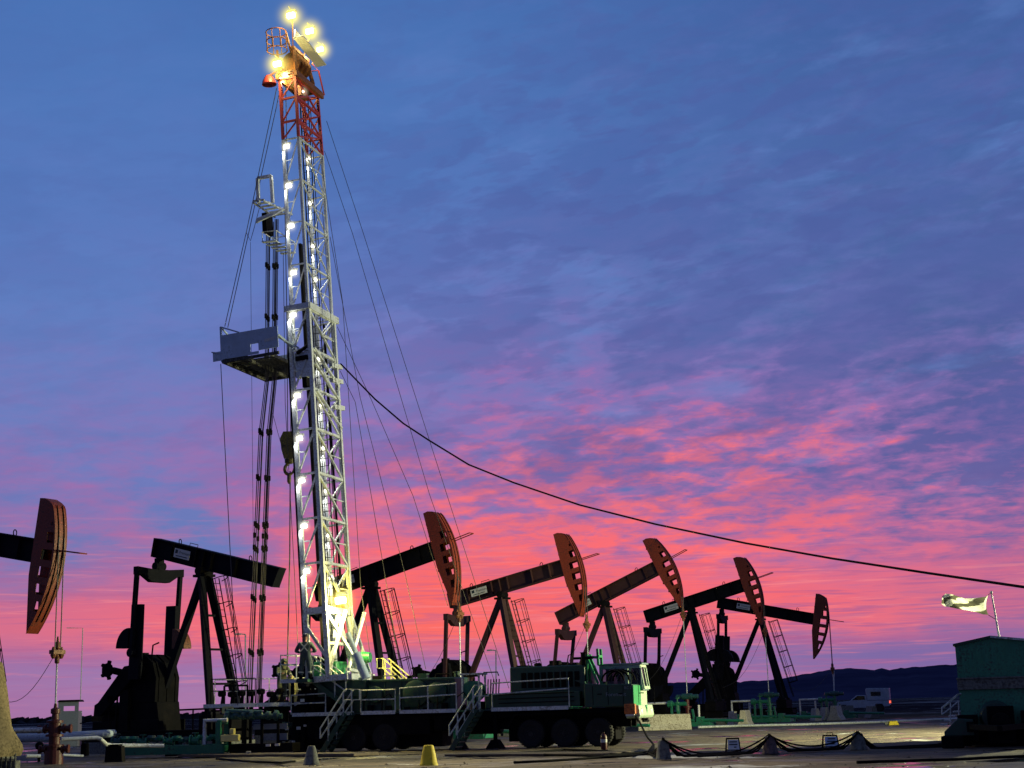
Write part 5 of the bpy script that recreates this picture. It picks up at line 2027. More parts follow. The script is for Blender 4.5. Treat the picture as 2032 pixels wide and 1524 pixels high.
def person(label, loc, rotz, J, coverall, hood=False, lean=0.0):
    "J: joint positions in a standing 1.8 m figure, x to its right, y behind it"
    t = thing('person', label, 'person', loc, rotz)
    V = {k: Vector(v) for k, v in J.items()}
    jb = {}

    def put(n, r):
        jb[n] = (V[n], r)
    for n, r in (('pelvis', (.15, .11)), ('waist', (.135, .10)), ('chest', (.17, .115)), ('neck0', .075), ('neck1', .055), ('head0', (.075, .09)), ('head1', (.082, .10)), ('head2', (.07, .085))):
        put(n, r)
    eds = [('pelvis', 'waist'), ('waist', 'chest'), ('chest', 'neck0'), ('neck0', 'neck1'), ('neck1', 'head0'), ('head0', 'head1'), ('head1', 'head2')]
    for s in ('L', 'R'):
        for n, r in (('sh', .07), ('el', .047), ('wr', .03), ('hip', .095), ('kn', .062), ('an', .045), ('toe', .045)):
            put(n + s, r)
        eds += [('chest', 'sh' + s), ('sh' + s, 'el' + s), ('el' + s, 'wr' + s), ('pelvis', 'hip' + s), ('hip' + s, 'kn' + s), ('kn' + s, 'an' + s), ('an' + s, 'toe' + s)]
        # hand: palm, four fingers of different length, thumb from the side of the palm
        w = V['wr' + s]
        d = (w - V['el' + s]).normalized()
        side = d.cross(Vector((0, 0, 1)))
        if side.length < .2:
            side = d.cross(Vector((0, 1, 0)))
        side.normalize()
        if s == 'L':
            side = -side
        curl = side.cross(d).normalized()
        pc = w + d * .055
        V['pm' + s] = pc
        put('pm' + s, (.034, .018))
        eds.append(('wr' + s, 'pm' + s))
        for q, (off, ln) in enumerate(((.03, .075), (.010, .085), (-.010, .078), (-.03, .062))):
            a = pc + d * .04 + side * off
            b = a + d * ln * .5 + curl * .012
            c = a + d * ln * .75 + curl * .04
            for nn, vv, rr2 in (('a', a, .0105), ('b', b, .009), ('c', c, .008)):
                V['f%d%s%s' % (q, nn, s)] = vv
                put('f%d%s%s' % (q, nn, s), rr2)
            eds += [('pm' + s, 'f%da%s' % (q, s)), ('f%da%s' % (q, s), 'f%db%s' % (q, s)), ('f%db%s' % (q, s), 'f%dc%s' % (q, s))]
        a = w + d * .03 + side * .035
        b = a + d * .03 + side * .025 + curl * .01
        V['t0' + s], V['t1' + s] = a, b
        put('t0' + s, .012)
        put('t1' + s, .010)
        eds += [('pm' + s, 't0' + s), ('t0' + s, 't1' + s)]
    skin_mesh('body', jb, eds, M_SKIN, t)
    # coverall: same pose, a little fuller, ending at wrists, ankles and collar
    jc = {}
    for n, r in (('pelvis', (.185, .15)), ('waist', (.17, .14)), ('chest', (.205, .15)), ('neck0', .10)):
        jc[n] = (V[n], r)
    ec = [('pelvis', 'waist'), ('waist', 'chest'), ('chest', 'neck0')]
    for s in ('L', 'R'):
        for n, r in (('sh', .095), ('el', .07), ('wr', .05), ('hip', .12), ('kn', .088), ('an', .075)):
            jc[n + s] = (V[n + s] if n not in ('wr',) else V['wr' + s].lerp(V['el' + s], .08), r)
        ec += [('chest', 'sh' + s), ('sh' + s, 'el' + s), ('el' + s, 'wr' + s), ('pelvis', 'hip' + s), ('hip' + s, 'kn' + s), ('kn' + s, 'an' + s)]
    skin_mesh('coverall', jc, ec, coverall, t, 2)
    # boots
    for s in ('L', 'R'):
        m = MB()
        a, b = V['an' + s], V['toe' + s]
        m.tube([a + Vector((0, 0, .10)), a, a + Vector((0, 0, -.05))], [.07, .065, .06], 10)
        m.tube([a + (a - b) * .35 + Vector((0, 0, -.055)), a + Vector((0, 0, -.045)), b, b + (b - a) * .25], [.045, .058, .05, .03], 10)
        m.build('boot', M_BLACK, t, smooth=True)
    # reflective stripes
    for s in ('L', 'R'):
        for (A_, B_, k, r) in (('kn', 'an', .55, .094), ('el', 'wr', .45, .07)):
            a, b = V[A_ + s], V[B_ + s]
            c = a.lerp(b, k)
            d = (b - a).normalized()
            m = MB()
            m.tube([c - d * .025, c + d * .025], [r, r], 14, cap=False)
            m.build('reflective_stripe', M_REFL, t)
    c, w_ = V['chest'], V['waist']
    yb = .155
    for sx in (-1, 1):
        m = MB()
        m.bar(c + Vector((sx * .13, yb, .12)), w_ + Vector((-sx * .12, yb - .005, .02)), .04, .012, up=(0, 1, 0))
        m.bar(c + Vector((sx * .13, -yb, .12)), w_ + Vector((sx * .12, -yb + .005, .0)), .04, .012, up=(0, 1, 0))
        m.build('reflective_stripe', M_REFL, t)
    # face: brow, nose, mouth, ears
    h = V['head1']
    m = MB()
    m.tube([h + Vector((0, -.095, .01)), h + Vector((0, -.125, -.03)), h + Vector((0, -.10, -.04))], [.008, .014, .01], 6)
    for sx in (-1, 1):
        m.tube([h + Vector((sx * .088, .01, .0)), h + Vector((sx * .096, .015, -.03))], [.016, .012], 6)
    m.build('nose_and_ears', M_SKIN, t)
    m = MB()
    for sx in (-1, 1):
        m.lathe(uv_ball(.011, 6), h + Vector((sx * .032, -.094, .012)), 8)
    m.bar(h + Vector((-.025, -.10, -.062)), h + Vector((.025, -.10, -.062)), .006, .006)
    m.build('eyes_and_mouth', M_INK, t)
    if hood:
        m = MB()
        m.tube([V['neck0'] + Vector((0, .02, -.06)), V['neck1'] + Vector((0, .02, 0)), h + Vector((0, .025, .0)), h + Vector((0, .03, .10)), h + Vector((0, .03, .155))], [.15, .12, .135, .11, .03], 14)
        m.build('hood', coverall, t, smooth=True)
    m = MB()
    m.lathe([(.125, .0), (.15, .0), (.15, .012), (.118, .02), (.112, .07), (.085, .115), (.03, .135), (.001, .137)], h + Vector((0, 0 if not hood else .01, .045)), 18)
    m.build('hard_hat', M_HELM if not hood else coverall, t, smooth=True)
    return t


BASEJ = dict(pelvis=(0, 0, .96), waist=(0, 0, 1.12), chest=(0, .01, 1.36), neck0=(0, .01, 1.50), neck1=(0, 0, 1.56), head0=(0, -.01, 1.62), head1=(0, -.015, 1.69), head2=(0, 0, 1.76),
             shL=(-.20, .01, 1.43), shR=(.20, .01, 1.43), elL=(-.30, .04, 1.14), elR=(.30, .04, 1.14), wrL=(-.26, -.08, .90), wrR=(.26, -.08, .90),
             hipL=(-.10, 0, .90), hipR=(.10, 0, .90), knL=(-.12, -.02, .50), knR=(.12, -.02, .50), anL=(-.13, 0, .11), anR=(.13, 0, .11), toeL=(-.14, -.15, .05), toeR=(.14, -.15, .05))
J1 = dict(BASEJ, elL=(-.36, -.02, 1.13), elR=(.36, -.02, 1.13), wrL=(-.16, -.24, 1.12), wrR=(.16, -.24, 1.12), knL=(-.14, -.02, .5), knR=(.14, -.02, .5), anL=(-.17, 0, .11), anR=(.17, 0, .11), toeL=(-.2, -.15, .05), toeR=(.2, -.15, .05))
pp = TF.W((tp(606, 1349, -.42).x, -.42, ZF))
w1_ = person('worker in dark coveralls and hard hat standing on the upper work floor, elbows out', pp, math.pi - .2, J1, M_COV)
w1_.scale = (1.22, 1.15, 1.02)
J2 = dict(BASEJ, chest=(0, -.10, 1.33), neck0=(0, -.16, 1.46), neck1=(0, -.19, 1.52), head0=(0, -.22, 1.57), head1=(0, -.235, 1.63), head2=(0, -.23, 1.70), waist=(0, -.03, 1.11),
          shL=(-.19, -.14, 1.39), shR=(.19, -.14, 1.39), elL=(-.25, -.26, 1.14), elR=(.25, -.26, 1.14), wrL=(-.18, -.48, 1.18), wrR=(.2, -.50, 1.05), knL=(-.11, -.06, .5), knR=(.13, .03, .5), anR=(.14, .06, .11), toeR=(.15, -.09, .05))
P2 = at(559, 1394, 67.0)
hw_ = person('hooded worker with crossed pale braces leaning forward on the low platform by the well', P2, R(28), J2, M_COV2, hood=True)
hw_.scale = (1.14, 1.14, 1.04)

# low platform of the well where the hooded worker stands
t = thing('well_platform', 'low grating platform with rails on dark legs, carrying the hooded worker', 'platform', (P2.x, P2.y, 0))
zp = P2.z - .0
m = MB()
for k in range(11):
    x = -3.1 + k * .42
    m.box((x, -.9, zp - .10), (x + .36, .9, zp - .035))
m.box((-3.2, -1.0, zp - .16), (1.6, -.9, zp - .0))
m.box((-3.2, .9, zp - .16), (1.6, 1.0, zp - .0))
m.build('grating', M_SILVER, t)
for x in (-3.1, -1.5, .1, 1.5):
    for y in (-.9, .9):
        m = MB()
        m.bar((x, y, 0), (x, y, zp - .16), .12)
        m.build('leg', M_BLACK, t)
m = MB()
for zz in (1.05, .55):
    m.tube([(-3.1, .95, zp + zz), (1.5, .95, zp + zz)], .022, 6)
for x in (-3.1, -1.9, -.7, .4, 1.5):
    m.tube([(x, .95, zp), (x, .95, zp + 1.05)], .022, 6)
m.build('handrail', M_RAIL, t)
m = MB()
for zz in (1.05, .55):
    m.tube([(-2.9, -.9, zp + zz), (-1.0, -.9, zp + zz)], .022, 6)
for x in (-2.9, -1.9, -1.0):
    m.tube([(x, -.9, zp), (x, -.9, zp + 1.05)], .022, 6)
m.build('handrail', M_BLACK, t)
# wrapped hose beside the worker, yellow light put into its colour
t = thing('hose_cover', 'yellow lit upright canvas wrapped hose right beside the hooded worker', 'hose', P2 + Vector((.50, -.10, 0)))
m = MB()
m.tube([(0, 0, 0), (.03, 0, .5), (-.02, 0, .9), (-.12, .02, 1.12)], [.16, .20, .21, .10], 12)
m.build('wrapped_hose', M_SIGNY, t, smooth=True)
# well tools below the mast tail
t = thing('blowout_preventer', 'dark stack of flanged valves under the low platform at the serviced well', 'valve stack', (P2.x + .9, P2.y + .2, 0))
m = MB()
m.lathe([(.3, 0), (.3, .3), (.42, .3), (.42, .42), (.25, .42), (.25, .8), (.4, .8), (.4, .92), (.3, .92), (.3, 1.3), (.42, 1.3), (.42, 1.42), (.2, 1.42), (.2, 2.1), (.3, 2.1), (.3, 2.2), (.1, 2.2)], (0, 0, 0), 20)
m.build('valve_body', M_BLACK, t)
for z in (.6, 1.1):
    m = MB()
    m.lathe([(.1, -1.0), (.16, -.95), (.16, -.6), (.12, -.6), (.12, .6), (.16, .6), (.16, .95), (.1, 1.0)], (0, 0, z), 14, 'X')
    m.build('ram_cylinder', M_TEAL if z > 1 else M_BLACK, t)
t = thing('tool_rack', 'cluster of dark tongs, elevators and pipe tools standing where the hanging pipes end', 'tools', at(500, 1402, 66.5))
random.seed(11)
for k in range(7):
    m = MB()
    x = -1.3 + k * .42
    m.tube([(x, 0, -.1), (x + .05, .05, .45 + .3 * random.random())], [.10, .06], 8)
    m.lathe([(.12, 0), (.18, .05), (.18, .2), (.1, .25)], (x, 0, .3 + .25 * random.random()), 10)
    m.build('tool', M_BLACK, t)
m = MB()
m.box((-1.7, -.3, -.18), (1.7, .3, -.1))
m.bar((-1.2, 0, .9), (-.2, 0, .9), .08)
m.bar((-1.2, 0, -.1), (-1.2, 0, .9), .08)
m.bar((-.2, 0, -.1), (-.2, 0, .9), .08)
m.build('rack_frame', M_BLACK, t)

# ------------------------------------------------------------------ flow manifold on the left
d0 = 62.5
MF = Frame((at(420, 1490, d0).x, d0, 0), -.12)
t = thing('flow_manifold', 'dark green pipe manifold on a skid between the headless pumpjack and the truck tail', 'manifold', MF.o, MF.a)
fx = lambda x, y, v=0: MF.px(x, y, v)
m = MB()
xa, xb = fx(212, 1490).x, fx(444, 1490).x
zt_ = fx(430, 1477).z
m.box((xa, -.1, .12), (xb, .1, zt_))
m.box((xa, 1.0, .12), (xb, 1.2, zt_))
for k in range(9):
    x = xa + .2 + k * (xb - xa - .4) / 8
    m.box((x - .08, .1, .2), (x + .08, 1.0, zt_ - .05))
m.build('skid', M_WG, t)
m = MB()
z1_ = fx(436, 1433).z
m.bar((fx(434, 1450).x, 0, zt_), (fx(434, 1450).x, 0, z1_), .2)
m.bar((fx(434, 1450).x, 1.1, zt_), (fx(434, 1450).x, 1.1, z1_), .2)
m.bar((fx(434, 1450).x, 0, z1_), (fx(434, 1450).x, 1.1, z1_), .16)
m.build('frame_post', M_WG, t)
m = MB()
m.tube([(fx(403, 1432).x, .2, fx(403, 1478).z), (fx(403, 1432).x, .2, fx(403, 1430).z), (fx(448, 1430).x, .2, fx(448, 1429).z)], .085, 12)
m.build('silver_pipe', M_SILVER, t, smooth=True)
random.seed(5)
for k in range(13):
    m = MB()
    x = xa + .3 + k * (xb - xa - .5) / 12
    z = zt_ + .12 + .1 * random.random()
    r_ = .11 + .06 * random.random()
    if k % 3 == 0:
        m.lathe([(r_, -.2), (r_ * 1.5, -.2), (r_ * 1.5, -.14), (r_, -.14), (r_, .14), (r_ * 1.5, .14), (r_ * 1.5, .2), (r_, .2)], (x, .3, z), 12, 'X')
        m.lathe([(.04, 0), (.04, .3), (.14, .3), (.14, .33), (.0, .33)], (x, .3, z), 12)
    else:
        m.tube([(x - .3, .3, z), (x, .25, z + .1), (x + .3, .3, z - .02)], r_ * .7, 10)
        m.lathe([(r_, -.1), (r_ * 1.3, 0), (r_, .1)], (x, .28, z + .1), 12)
    m.build('valve', M_WG if k % 4 else M_TEAL, t)
m = MB()
a, b, c_, d_2 = fx(455, 1406), fx(500, 1404), fx(560, 1408), fx(475, 1440)
for (q0_, q1_) in ((fx(445, 1423, .6), fx(560, 1421, .6)), (fx(450, 1412, .6), fx(520, 1414, .6))):
    m.tube([q0_, q1_], .11, 10)
for x in (452, 468, 484, 500, 516, 532, 548):
    c = fx(x, 1420, .6)
    m.lathe([(.10, -.13), (.14 + .07 * ((x // 4) % 3) / 2, -.05 - .05 * (x % 2)), (.14 + .07 * ((x // 4) % 3) / 2, .08), (.10, .13)], c, 12, 'X')
m.build('choke_manifold', M_TEAL, t)
m = MB()
for x in (457, 487, 520, 552):
    c = fx(x, 1421, .6)
    m.bar((c.x, .6, .2), (c.x, .6, c.z), .1)
m.box((fx(450, 1460).x, .4, .1), (fx(575, 1460).x, 1.6, .45))
m.build('support', M_BLACK, t)
m = MB()
c, c2 = fx(438, 1472, -.3), fx(473, 1460, -.3)
m.box((c.x, -.35, c.z), (c2.x, .0, c2.z + .05))
c = fx(461, 1452, -.2)
m.box((c.x - .1, -.3, c.z - .1), (c.x + .08, 0, c.z + .12))
m.build('yellow_valve_box', M_SIGNY, t, bevel=.03)
m = MB()
a, b = fx(503, 1443, .8), fx(570, 1441, .8)
m.box((a.x, .8, a.z - .1), (b.x, .9, a.z + .12))
a, b = fx(520, 1462, .8), fx(570, 1462, .8)
m.box((a.x, .8, a.z - .15), (a.x + .5, .9, a.z + .12))
m.box((b.x - .55, .8, a.z - .15), (b.x, .9, a.z + .12))
m.build('pale_panel', M_SHED, t)
for (x, y) in ((533, 1479), (551, 1478)):
    m = MB()
    c = fx(x, y, .2)
    m.box((c.x - .09, .1, c.z - .04), (c.x + .09, .2, c.z + .05))
    m.build('small_fitting', M_SIGN, t)
# little pipe loop guard left of it
c = gnd(262, 1484)
t = thing('pipe_guard', 'small pale green upside down U shaped pipe guard in front of the headless pumpjack', 'pipe guard', c)
m = MB()
k_ = c.y / F
m.tube([(-11 * k_, 0, .05), (-11 * k_, 0, 38 * k_), (12 * k_, 0, 39 * k_), (12 * k_, 0, .05)], .075, 10)
m.build('pipe', M_RAIL, t, smooth=True)
m = MB()
m.lathe([(.06, 0), (.1, .05), (.1, .15), (.04, .2), (.04, .3), (.1, .3), (.1, .34)], (13 * k_, 0, 39 * k_), 10)
m.build('valve', M_WG, t)

# ------------------------------------------------------------------ wellheads of the pumpjacks
def local_w(i, x, y=0.0, z=0.0):
    a, b, th, ph = JX[i]
    return Vector((a + math.cos(ph) * x + math.sin(ph) * y, b - math.sin(ph) * x + math.cos(ph) * y, z))


# red wellhead at the left
c = local_w(0, RH + .03)
t = thing('wellhead', 'rusty red wellhead with side arms under the cut off pumpjack at the left edge', 'wellhead', c)
m = MB()
m.lathe([(.34, 0), (.34, .5), (.26, .5), (.26, .62), (.33, .62), (.33, .70), (.2, .72), (.2, 1.0), (.32, 1.0), (.32, 1.08), (.22, 1.1), (.22, 1.5), (.3, 1.5), (.3, 1.58), (.14, 1.62), (.12, 1.82), (.17, 1.84), (.17, 2.0), (.07, 2.05), (.05, 2.2)], (0, 0, 0), 18)
m.build('casing', M_RED, t)
for z, l in ((1.28, .62), (.55, .55)):
    for s in (-1, 1):
        m = MB()
        m.lathe([(.1, .1), (.1, l * .5), (.17, l * .5), (.17, l * .62), (.11, l * .62), (.11, l * .85), (.16, l * .86), (.16, l), (.05, l)] if s > 0 else [(.1, -.1), (.1, -l * .5), (.17, -l * .5), (.17, -l * .62), (.11, -l * .62), (.11, -l * .85), (.16, -l * .86), (.16, -l), (.05, -l)], (0, 0, z), 14, 'X')
        m.build('side_valve', M_RED, t)
# silver flowlines around it
def pipe(label, pts, r, mat=M_SILVER, cat='pipe', name='flow_line', group=None):
    b = pts[0].copy()
    m = MB()
    m.tube([p_ - b for p_ in pts], r, 12)
    o = m.build(name, mat, smooth=True)
    o.location = b
    return tag(o, label, cat, group)


pipe('bright silver pipe running from the tan canvas to the red wellhead', [at(14, 1450, 57), at(84, 1448, 57.2)], .085)
pipe('silver pipe with a dropped bend between the red wellhead and the green skid', [at(122, 1467, 58.5), at(192, 1464, 59), at(199, 1466, 59), at(211, 1477, 59.5), at(222, 1479, 60), at(325, 1480, 61)], .075)
pipe('wide pale blue pipe lying behind the red wellhead', [at(33, 1464, 64), at(100, 1463, 64), at(225, 1455, 70)], .17, M_PLATE)
pipe('short silver pipe low on the ground left of the red wellhead', [at(52, 1500, 55), at(80, 1500, 55.3)], .06)
pipe('thin silver pipe just right of the red wellhead near the ground', [at(125, 1498, 56), at(165, 1500, 56.5)], .045)
c = gnd(77, 1512)
t = thing('pipe_stand', 'short black pipe stand with a round head left of the red wellhead', 'pipe stand', c)
m = MB()
m.tube([(0, 0, 0), (0, 0, .6)], .06, 8)
m.lathe(uv_ball(.17, 8), (0, 0, .62), 12)
m.build('post', M_BLACK, t)
for (x, y, w_, h_) in ((168, 1500, 10, 22), (228, 1512, 30, 30), (345, 1500, 26, 26), (168, 1480, 8, 14)):
    c = gnd(x, y)
    k_ = c.y / F
    t = thing('support_block', {168: 'small black block under the silver pipe, between the wellhead and the pumpjack' if y == 1500 else 'tiny black pipe shoe under the bent silver pipe', 228: 'dark block in front of the left end of the green skid', 345: 'dark low block before the middle of the green skid'}[x], 'block', c)
    m = MB()
    m.prism([(-w_ * k_ / 2 * 1.15, 0), (-w_ * k_ / 2, h_ * k_), (w_ * k_ / 2, h_ * k_), (w_ * k_ / 2 * 1.15, 0)], -.25, .25)
    m.box((-w_ * k_ / 2 * .7, -.3, h_ * k_), (w_ * k_ / 2 * .7, .3, h_ * k_ + .06))
    m.build('block', M_BLACK, t, bevel=.02)

# small pale shed with an open top and a pole behind
c = at(139, 1462, 95)
t = thing('instrument_shed', 'small pale grey instrument hut with an open window strip, left of the headless pumpjack', 'shed', (c.x, c.y, 0), .1)
k_ = 95 / F
zb_, zt2 = c.z, at(139, 1393, 95).z
hw = 21 * k_
m = MB()
zo0, zo1 = zb_ + (zt2 - zb_) * .74, zb_ + (zt2 - zb_) * .88
m.box((-hw, -.6, 0), (hw * .85, -.56, zo0))
m.box((-hw, -.6, zo1), (hw * .85, -.56, zt2))
m.box((-hw, -.6, zo0), (-hw * .5, -.56, zo1))
m.box((hw * .5, -.6, zo0), (hw * .85, -.56, zo1))
m.box((-hw, -.56, 0), (-hw + .04, .6, zo0))
m.box((hw * .85 - .04, -.56, 0), (hw * .85, .6, zo0))
m.build('wall', M_SHED, t)
m = MB()
m.prism([(-hw * 1.1, zt2), (-hw * .9, zt2 + .12), (hw * .9, zt2 + .12), (hw, zt2)], -.7, .7)
m.build('roof', M_BLACK, t)
m = MB()
m.tube([(.5, .3, zt2), (.5, .3, at(153, 1246, 95).z), (.5 - 31 * k_, .3, at(153, 1245, 95).z)], .03, 6)
m.build('antenna_mast', M_RAIL, t)

# black gantry between the hut and the headless pumpjack
c = at(232, 1460, 82)
t = thing('service_gantry', 'black truss gantry running left from the headless pumpjack motor', 'gantry', (c.x, c.y, 0), -.1)
k_ = 82 / F
zg = at(232, 1431, 82).z
m = MB()
m.box((-46 * k_, -.4, zg), (60 * k_, .4, zg + .3))
m.box((-20 * k_, -.3, zg + .3), (60 * k_, .3, zg + .5))
for x in (-18, -8, 4, 14):
    m.bar((x * k_, 0, 0), (x * k_, 0, zg), .12)
m.bar((14 * k_, 0, 0), (-2 * k_, 0, zg), .12)
m.bar((4 * k_, 0, zg - .8), (22 * k_, 0, zg), .12)
m.bar((-75 * k_, 0, zg - .08), (-46 * k_, 0, zg + .1), .05)
m.build('truss', M_BLACK, t)
# dark fence behind, with mesh
c = at(395, 1437, 88)
t = thing('safety_fence', 'thin black rail fence with mesh right of the headless pumpjack base', 'fence', (c.x, c.y, 0), 0)
k_ = 88 / F
zf = at(395, 1408, 88).z
m = MB()
m.bar((-48 * k_, 0, zf), (52 * k_, 0, zf + .05), .1)
m.bar((-48 * k_, 0, .5), (52 * k_, 0, .5), .06)
for x in (-48, -12, 18, 50):
    m.bar((x * k_, 0, 0), (x * k_, 0, zf), .07)
for i in range(50):
    x = (-48 + i * 2) * k_
    m.bar((x, .0, .5), (x, 0, zf), .012)
m.build('rail_panel', M_BLACK, t)
c = at(452, 1408, 64)
t = thing('yellow_sign', 'small pale yellow notice board with a dark drawing, right of the pumpjack legs', 'sign', (c.x, c.y, 0))
k_ = 64 / F
m = MB()
m.box((-11 * k_, -.02, c.z - 7 * k_), (11 * k_, 0, c.z + 6 * k_))
pn = m.build('board', M_SIGNY, t)
m = MB()
m.bar((0, .03, 0), (0, .03, c.z), .05)
m.build('post', M_BLACK, t)
m = MB()
m.prism([(-7 * k_, c.z - 3 * k_), (-4.5 * k_, c.z + 3 * k_), (-2 * k_, c.z - 3 * k_)], -.026, -.021)
for q in range(3):
    m.box((0, -.026, c.z + (2 - 2.4 * q) * k_), (8 * k_, -.021, c.z + (3 - 2.4 * q) * k_))
m.build('sign_drawing', M_INK, pn)

# flow assemblies of the far wells
WL = {3: 'wellhead hidden mostly behind the truck engine housing', 4: 'green and red wellhead with a teal cylinder, nearest to the truck cab', 5: 'green wellhead with a teal cylinder, middle one right of the truck', 6: 'farthest green wellhead with a teal cylinder, close to the parked pickup', 2: 'wellhead hidden mostly behind the rig truck tank'}
for i in (4, 5, 6, 3, 2):
    c = local_w(i, RH + .02)
    t = thing('wellhead', WL[i], 'wellhead', c, -JX[i][3], 'green wellheads of the pumpjack row')
    m = MB()
    m.lathe([(.26, 0), (.26, .35), (.34, .35), (.34, .45), (.2, .45), (.2, .85), (.3, .86), (.3, .94), (.16, .95), (.16, 1.3), (.26, 1.3), (.26, 1.4), (.12, 1.4), (.12, 1.9), (.08, 2.2)], (0, 0, 0), 16)
    m.build('casing', M_RED if i in (4, 3) else M_WG, t)
    m = MB()
    m.lathe([(.05, -.75), (.14, -.72), (.14, -.35), (.2, -.33), (.2, .33), (.14, .35), (.14, .72), (.05, .75)], (0, 0, 2.0), 14, 'X')
    m.build('ram_cylinder', M_TEAL, t, smooth=True)
    m = MB()
    m.tube([(.0, -.25, 1.55), (-.9, -.25, 1.55)], .13, 10)
    m.lathe([(.1, -1.25), (.22, -1.22), (.22, -.95), (.1, -.9)], (0, -.25, 1.55), 12, 'X')
    m.lathe([(.13, 0), (.13, .5), (.2, .5), (.2, .56), (.05, .6), (.05, .8), (.18, .8), (.18, .84)], (-.6, -.25, 1.1), 12)
    m.bar((-.55, -.25, .2), (-.55, -.25, 1.5), .16)
    m.bar((-1.0, -.25, .2), (-1.0, -.25, 1.5), .12)
    m.bar((.55, -.25, .2), (.4, -.25, 1.2), .12)
    m.build('valve_branch', M_WG, t)
    m = MB()
    m.tube([(-1.1, -.25, 1.62), (-2.7, -.25, 1.62), (-2.7, -.25, .35)], .085, 10)
    m.build('insulated_pipe', M_WHITE, t, smooth=True)
    m = MB()
    m.tube([(-1.6, .4, 1.5), (-1.6, .4, .35)] if i != 4 else [(.85, -.3, 1.45), (.85, -.3, .3)], .07, 10)
    m.build('insulated_pipe', M_WHITE, t, smooth=True)
    m = MB()
    m.box((-3.1, -.55, .12), (1.6, -.40, .40))
    m.box((-3.1, .6, .12), (1.6, .75, .40))
    for x in (-3.0, -1.8, -.6, .6, 1.5):
        m.box((x - .06, -.40, .15), (x + .06, .6, .35))
    m.tube([(-3.0, -.2, .5), (1.5, -.2, .5)], .1, 8)
    m.tube([(1.5, -.2, .5), (3.8, -.4, .42)], .09, 8)
    for x in (-2.4, -1.4, .9):
        m.box((x - .2, -.45, .4), (x + .2, 0, .72))
    m.build('pipe_skid', M_WG, t)

# ------------------------------------------------------------------ concrete barriers, cones, yellow block
def barrier(label, px0, px1, ybot, ytop, mat, ang=0.0, endw=None):
    c = gnd((px0 + px1) / 2, ybot)
    k_ = c.y / F
    L_ = (px1 - px0) * k_
    h_ = (ybot - ytop) * k_
    t = thing('concrete_barrier', label, 'barrier', c, ang, 'concrete barriers by the wells')
    m = MB()
    W_ = .32
    prof = [(-W_, 0), (-W_, h_ * .1), (-W_ * .62, h_ * .38), (-W_ * .32, h_), (W_ * .32, h_), (W_ * .62, h_ * .38), (W_, h_ * .1), (W_, 0)]
    n = len(prof)
    L2 = L_ / 2
    steps = 7
    vs = []
    for s in range(steps):
        x = -L2 + L_ * s / (steps - 1)
        for (y_, z_) in prof:
            j_ = noise.noise(Vector((x * 3, y_ * 9, z_ * 5 + px0))) * .02
            vs.append((x + (0.06 * (1 - z_ / h_) if s == steps - 1 else (-.06 * (1 - z_ / h_) if s == 0 else 0)), y_ + j_, max(0, z_ + j_ * .7)))
    fs_ = [tuple(range(n)), tuple(range((steps - 1) * n, steps * n))]
    for s in range(steps - 1):
        for k2 in range(n):
            fs_.append((s * n + k2, s * n + (k2 + 1) % n, (s + 1) * n + (k2 + 1) % n, (s + 1) * n + k2))
    m.add(vs, fs_)
    m.build('barrier_body', mat, t, bevel=.02)
    return t


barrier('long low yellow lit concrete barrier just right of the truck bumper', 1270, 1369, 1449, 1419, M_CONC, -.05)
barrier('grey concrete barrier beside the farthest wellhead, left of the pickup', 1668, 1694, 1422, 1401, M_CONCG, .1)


def endon(label, px_, ybot, ytop, wpx, mat, ang, ln=1.6):
    c = gnd(px_, ybot)
    k_ = c.y / F
    h_ = (ybot - ytop) * k_
    w_ = wpx * k_ / 2
    t = thing('concrete_barrier', label, 'barrier', c, ang, 'concrete barriers by the wells')
    m = MB()
    m.prism([(-w_, 0), (-w_, h_ * .08), (-w_ * .62, h_ * .35), (-w_ * .36, h_), (w_ * .36, h_), (w_ * .62, h_ * .35), (w_, h_ * .08), (w_, 0)], 0, ln)
    m.build('barrier_body', mat, t, bevel=.03)


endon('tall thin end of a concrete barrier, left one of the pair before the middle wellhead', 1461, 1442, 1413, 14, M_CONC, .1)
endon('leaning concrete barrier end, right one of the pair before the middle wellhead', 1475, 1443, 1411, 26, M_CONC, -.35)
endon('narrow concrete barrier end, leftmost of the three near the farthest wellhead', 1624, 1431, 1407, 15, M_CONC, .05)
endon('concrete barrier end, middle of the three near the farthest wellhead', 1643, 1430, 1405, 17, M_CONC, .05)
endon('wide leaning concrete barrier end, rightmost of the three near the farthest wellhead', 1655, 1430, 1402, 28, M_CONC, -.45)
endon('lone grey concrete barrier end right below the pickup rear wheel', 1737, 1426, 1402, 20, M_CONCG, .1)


def cone(label, px_, ybot, ytop, wb, wt, mat, square=False):
    c = gnd(px_, ybot)
    k_ = c.y / F
    h_ = (ybot - ytop) * k_
    t = thing('cone_block', label, 'cone', c, .2, 'blunt concrete cones')
    m = MB()
    rb_, rt_ = wb * k_ / 2, wt * k_ / 2
    m.lathe([(rb_, 0), (rb_, h_ * .06), (rb_ * .93, h_ * .1), ((rb_ + rt_) / 2, h_ * .52), (rt_ * 1.05, h_ * .93), (rt_ * .9, h_), (.001, h_ + .005)], (0, 0, 0), 28)
    m.build('cone_body', mat, t, smooth=True)


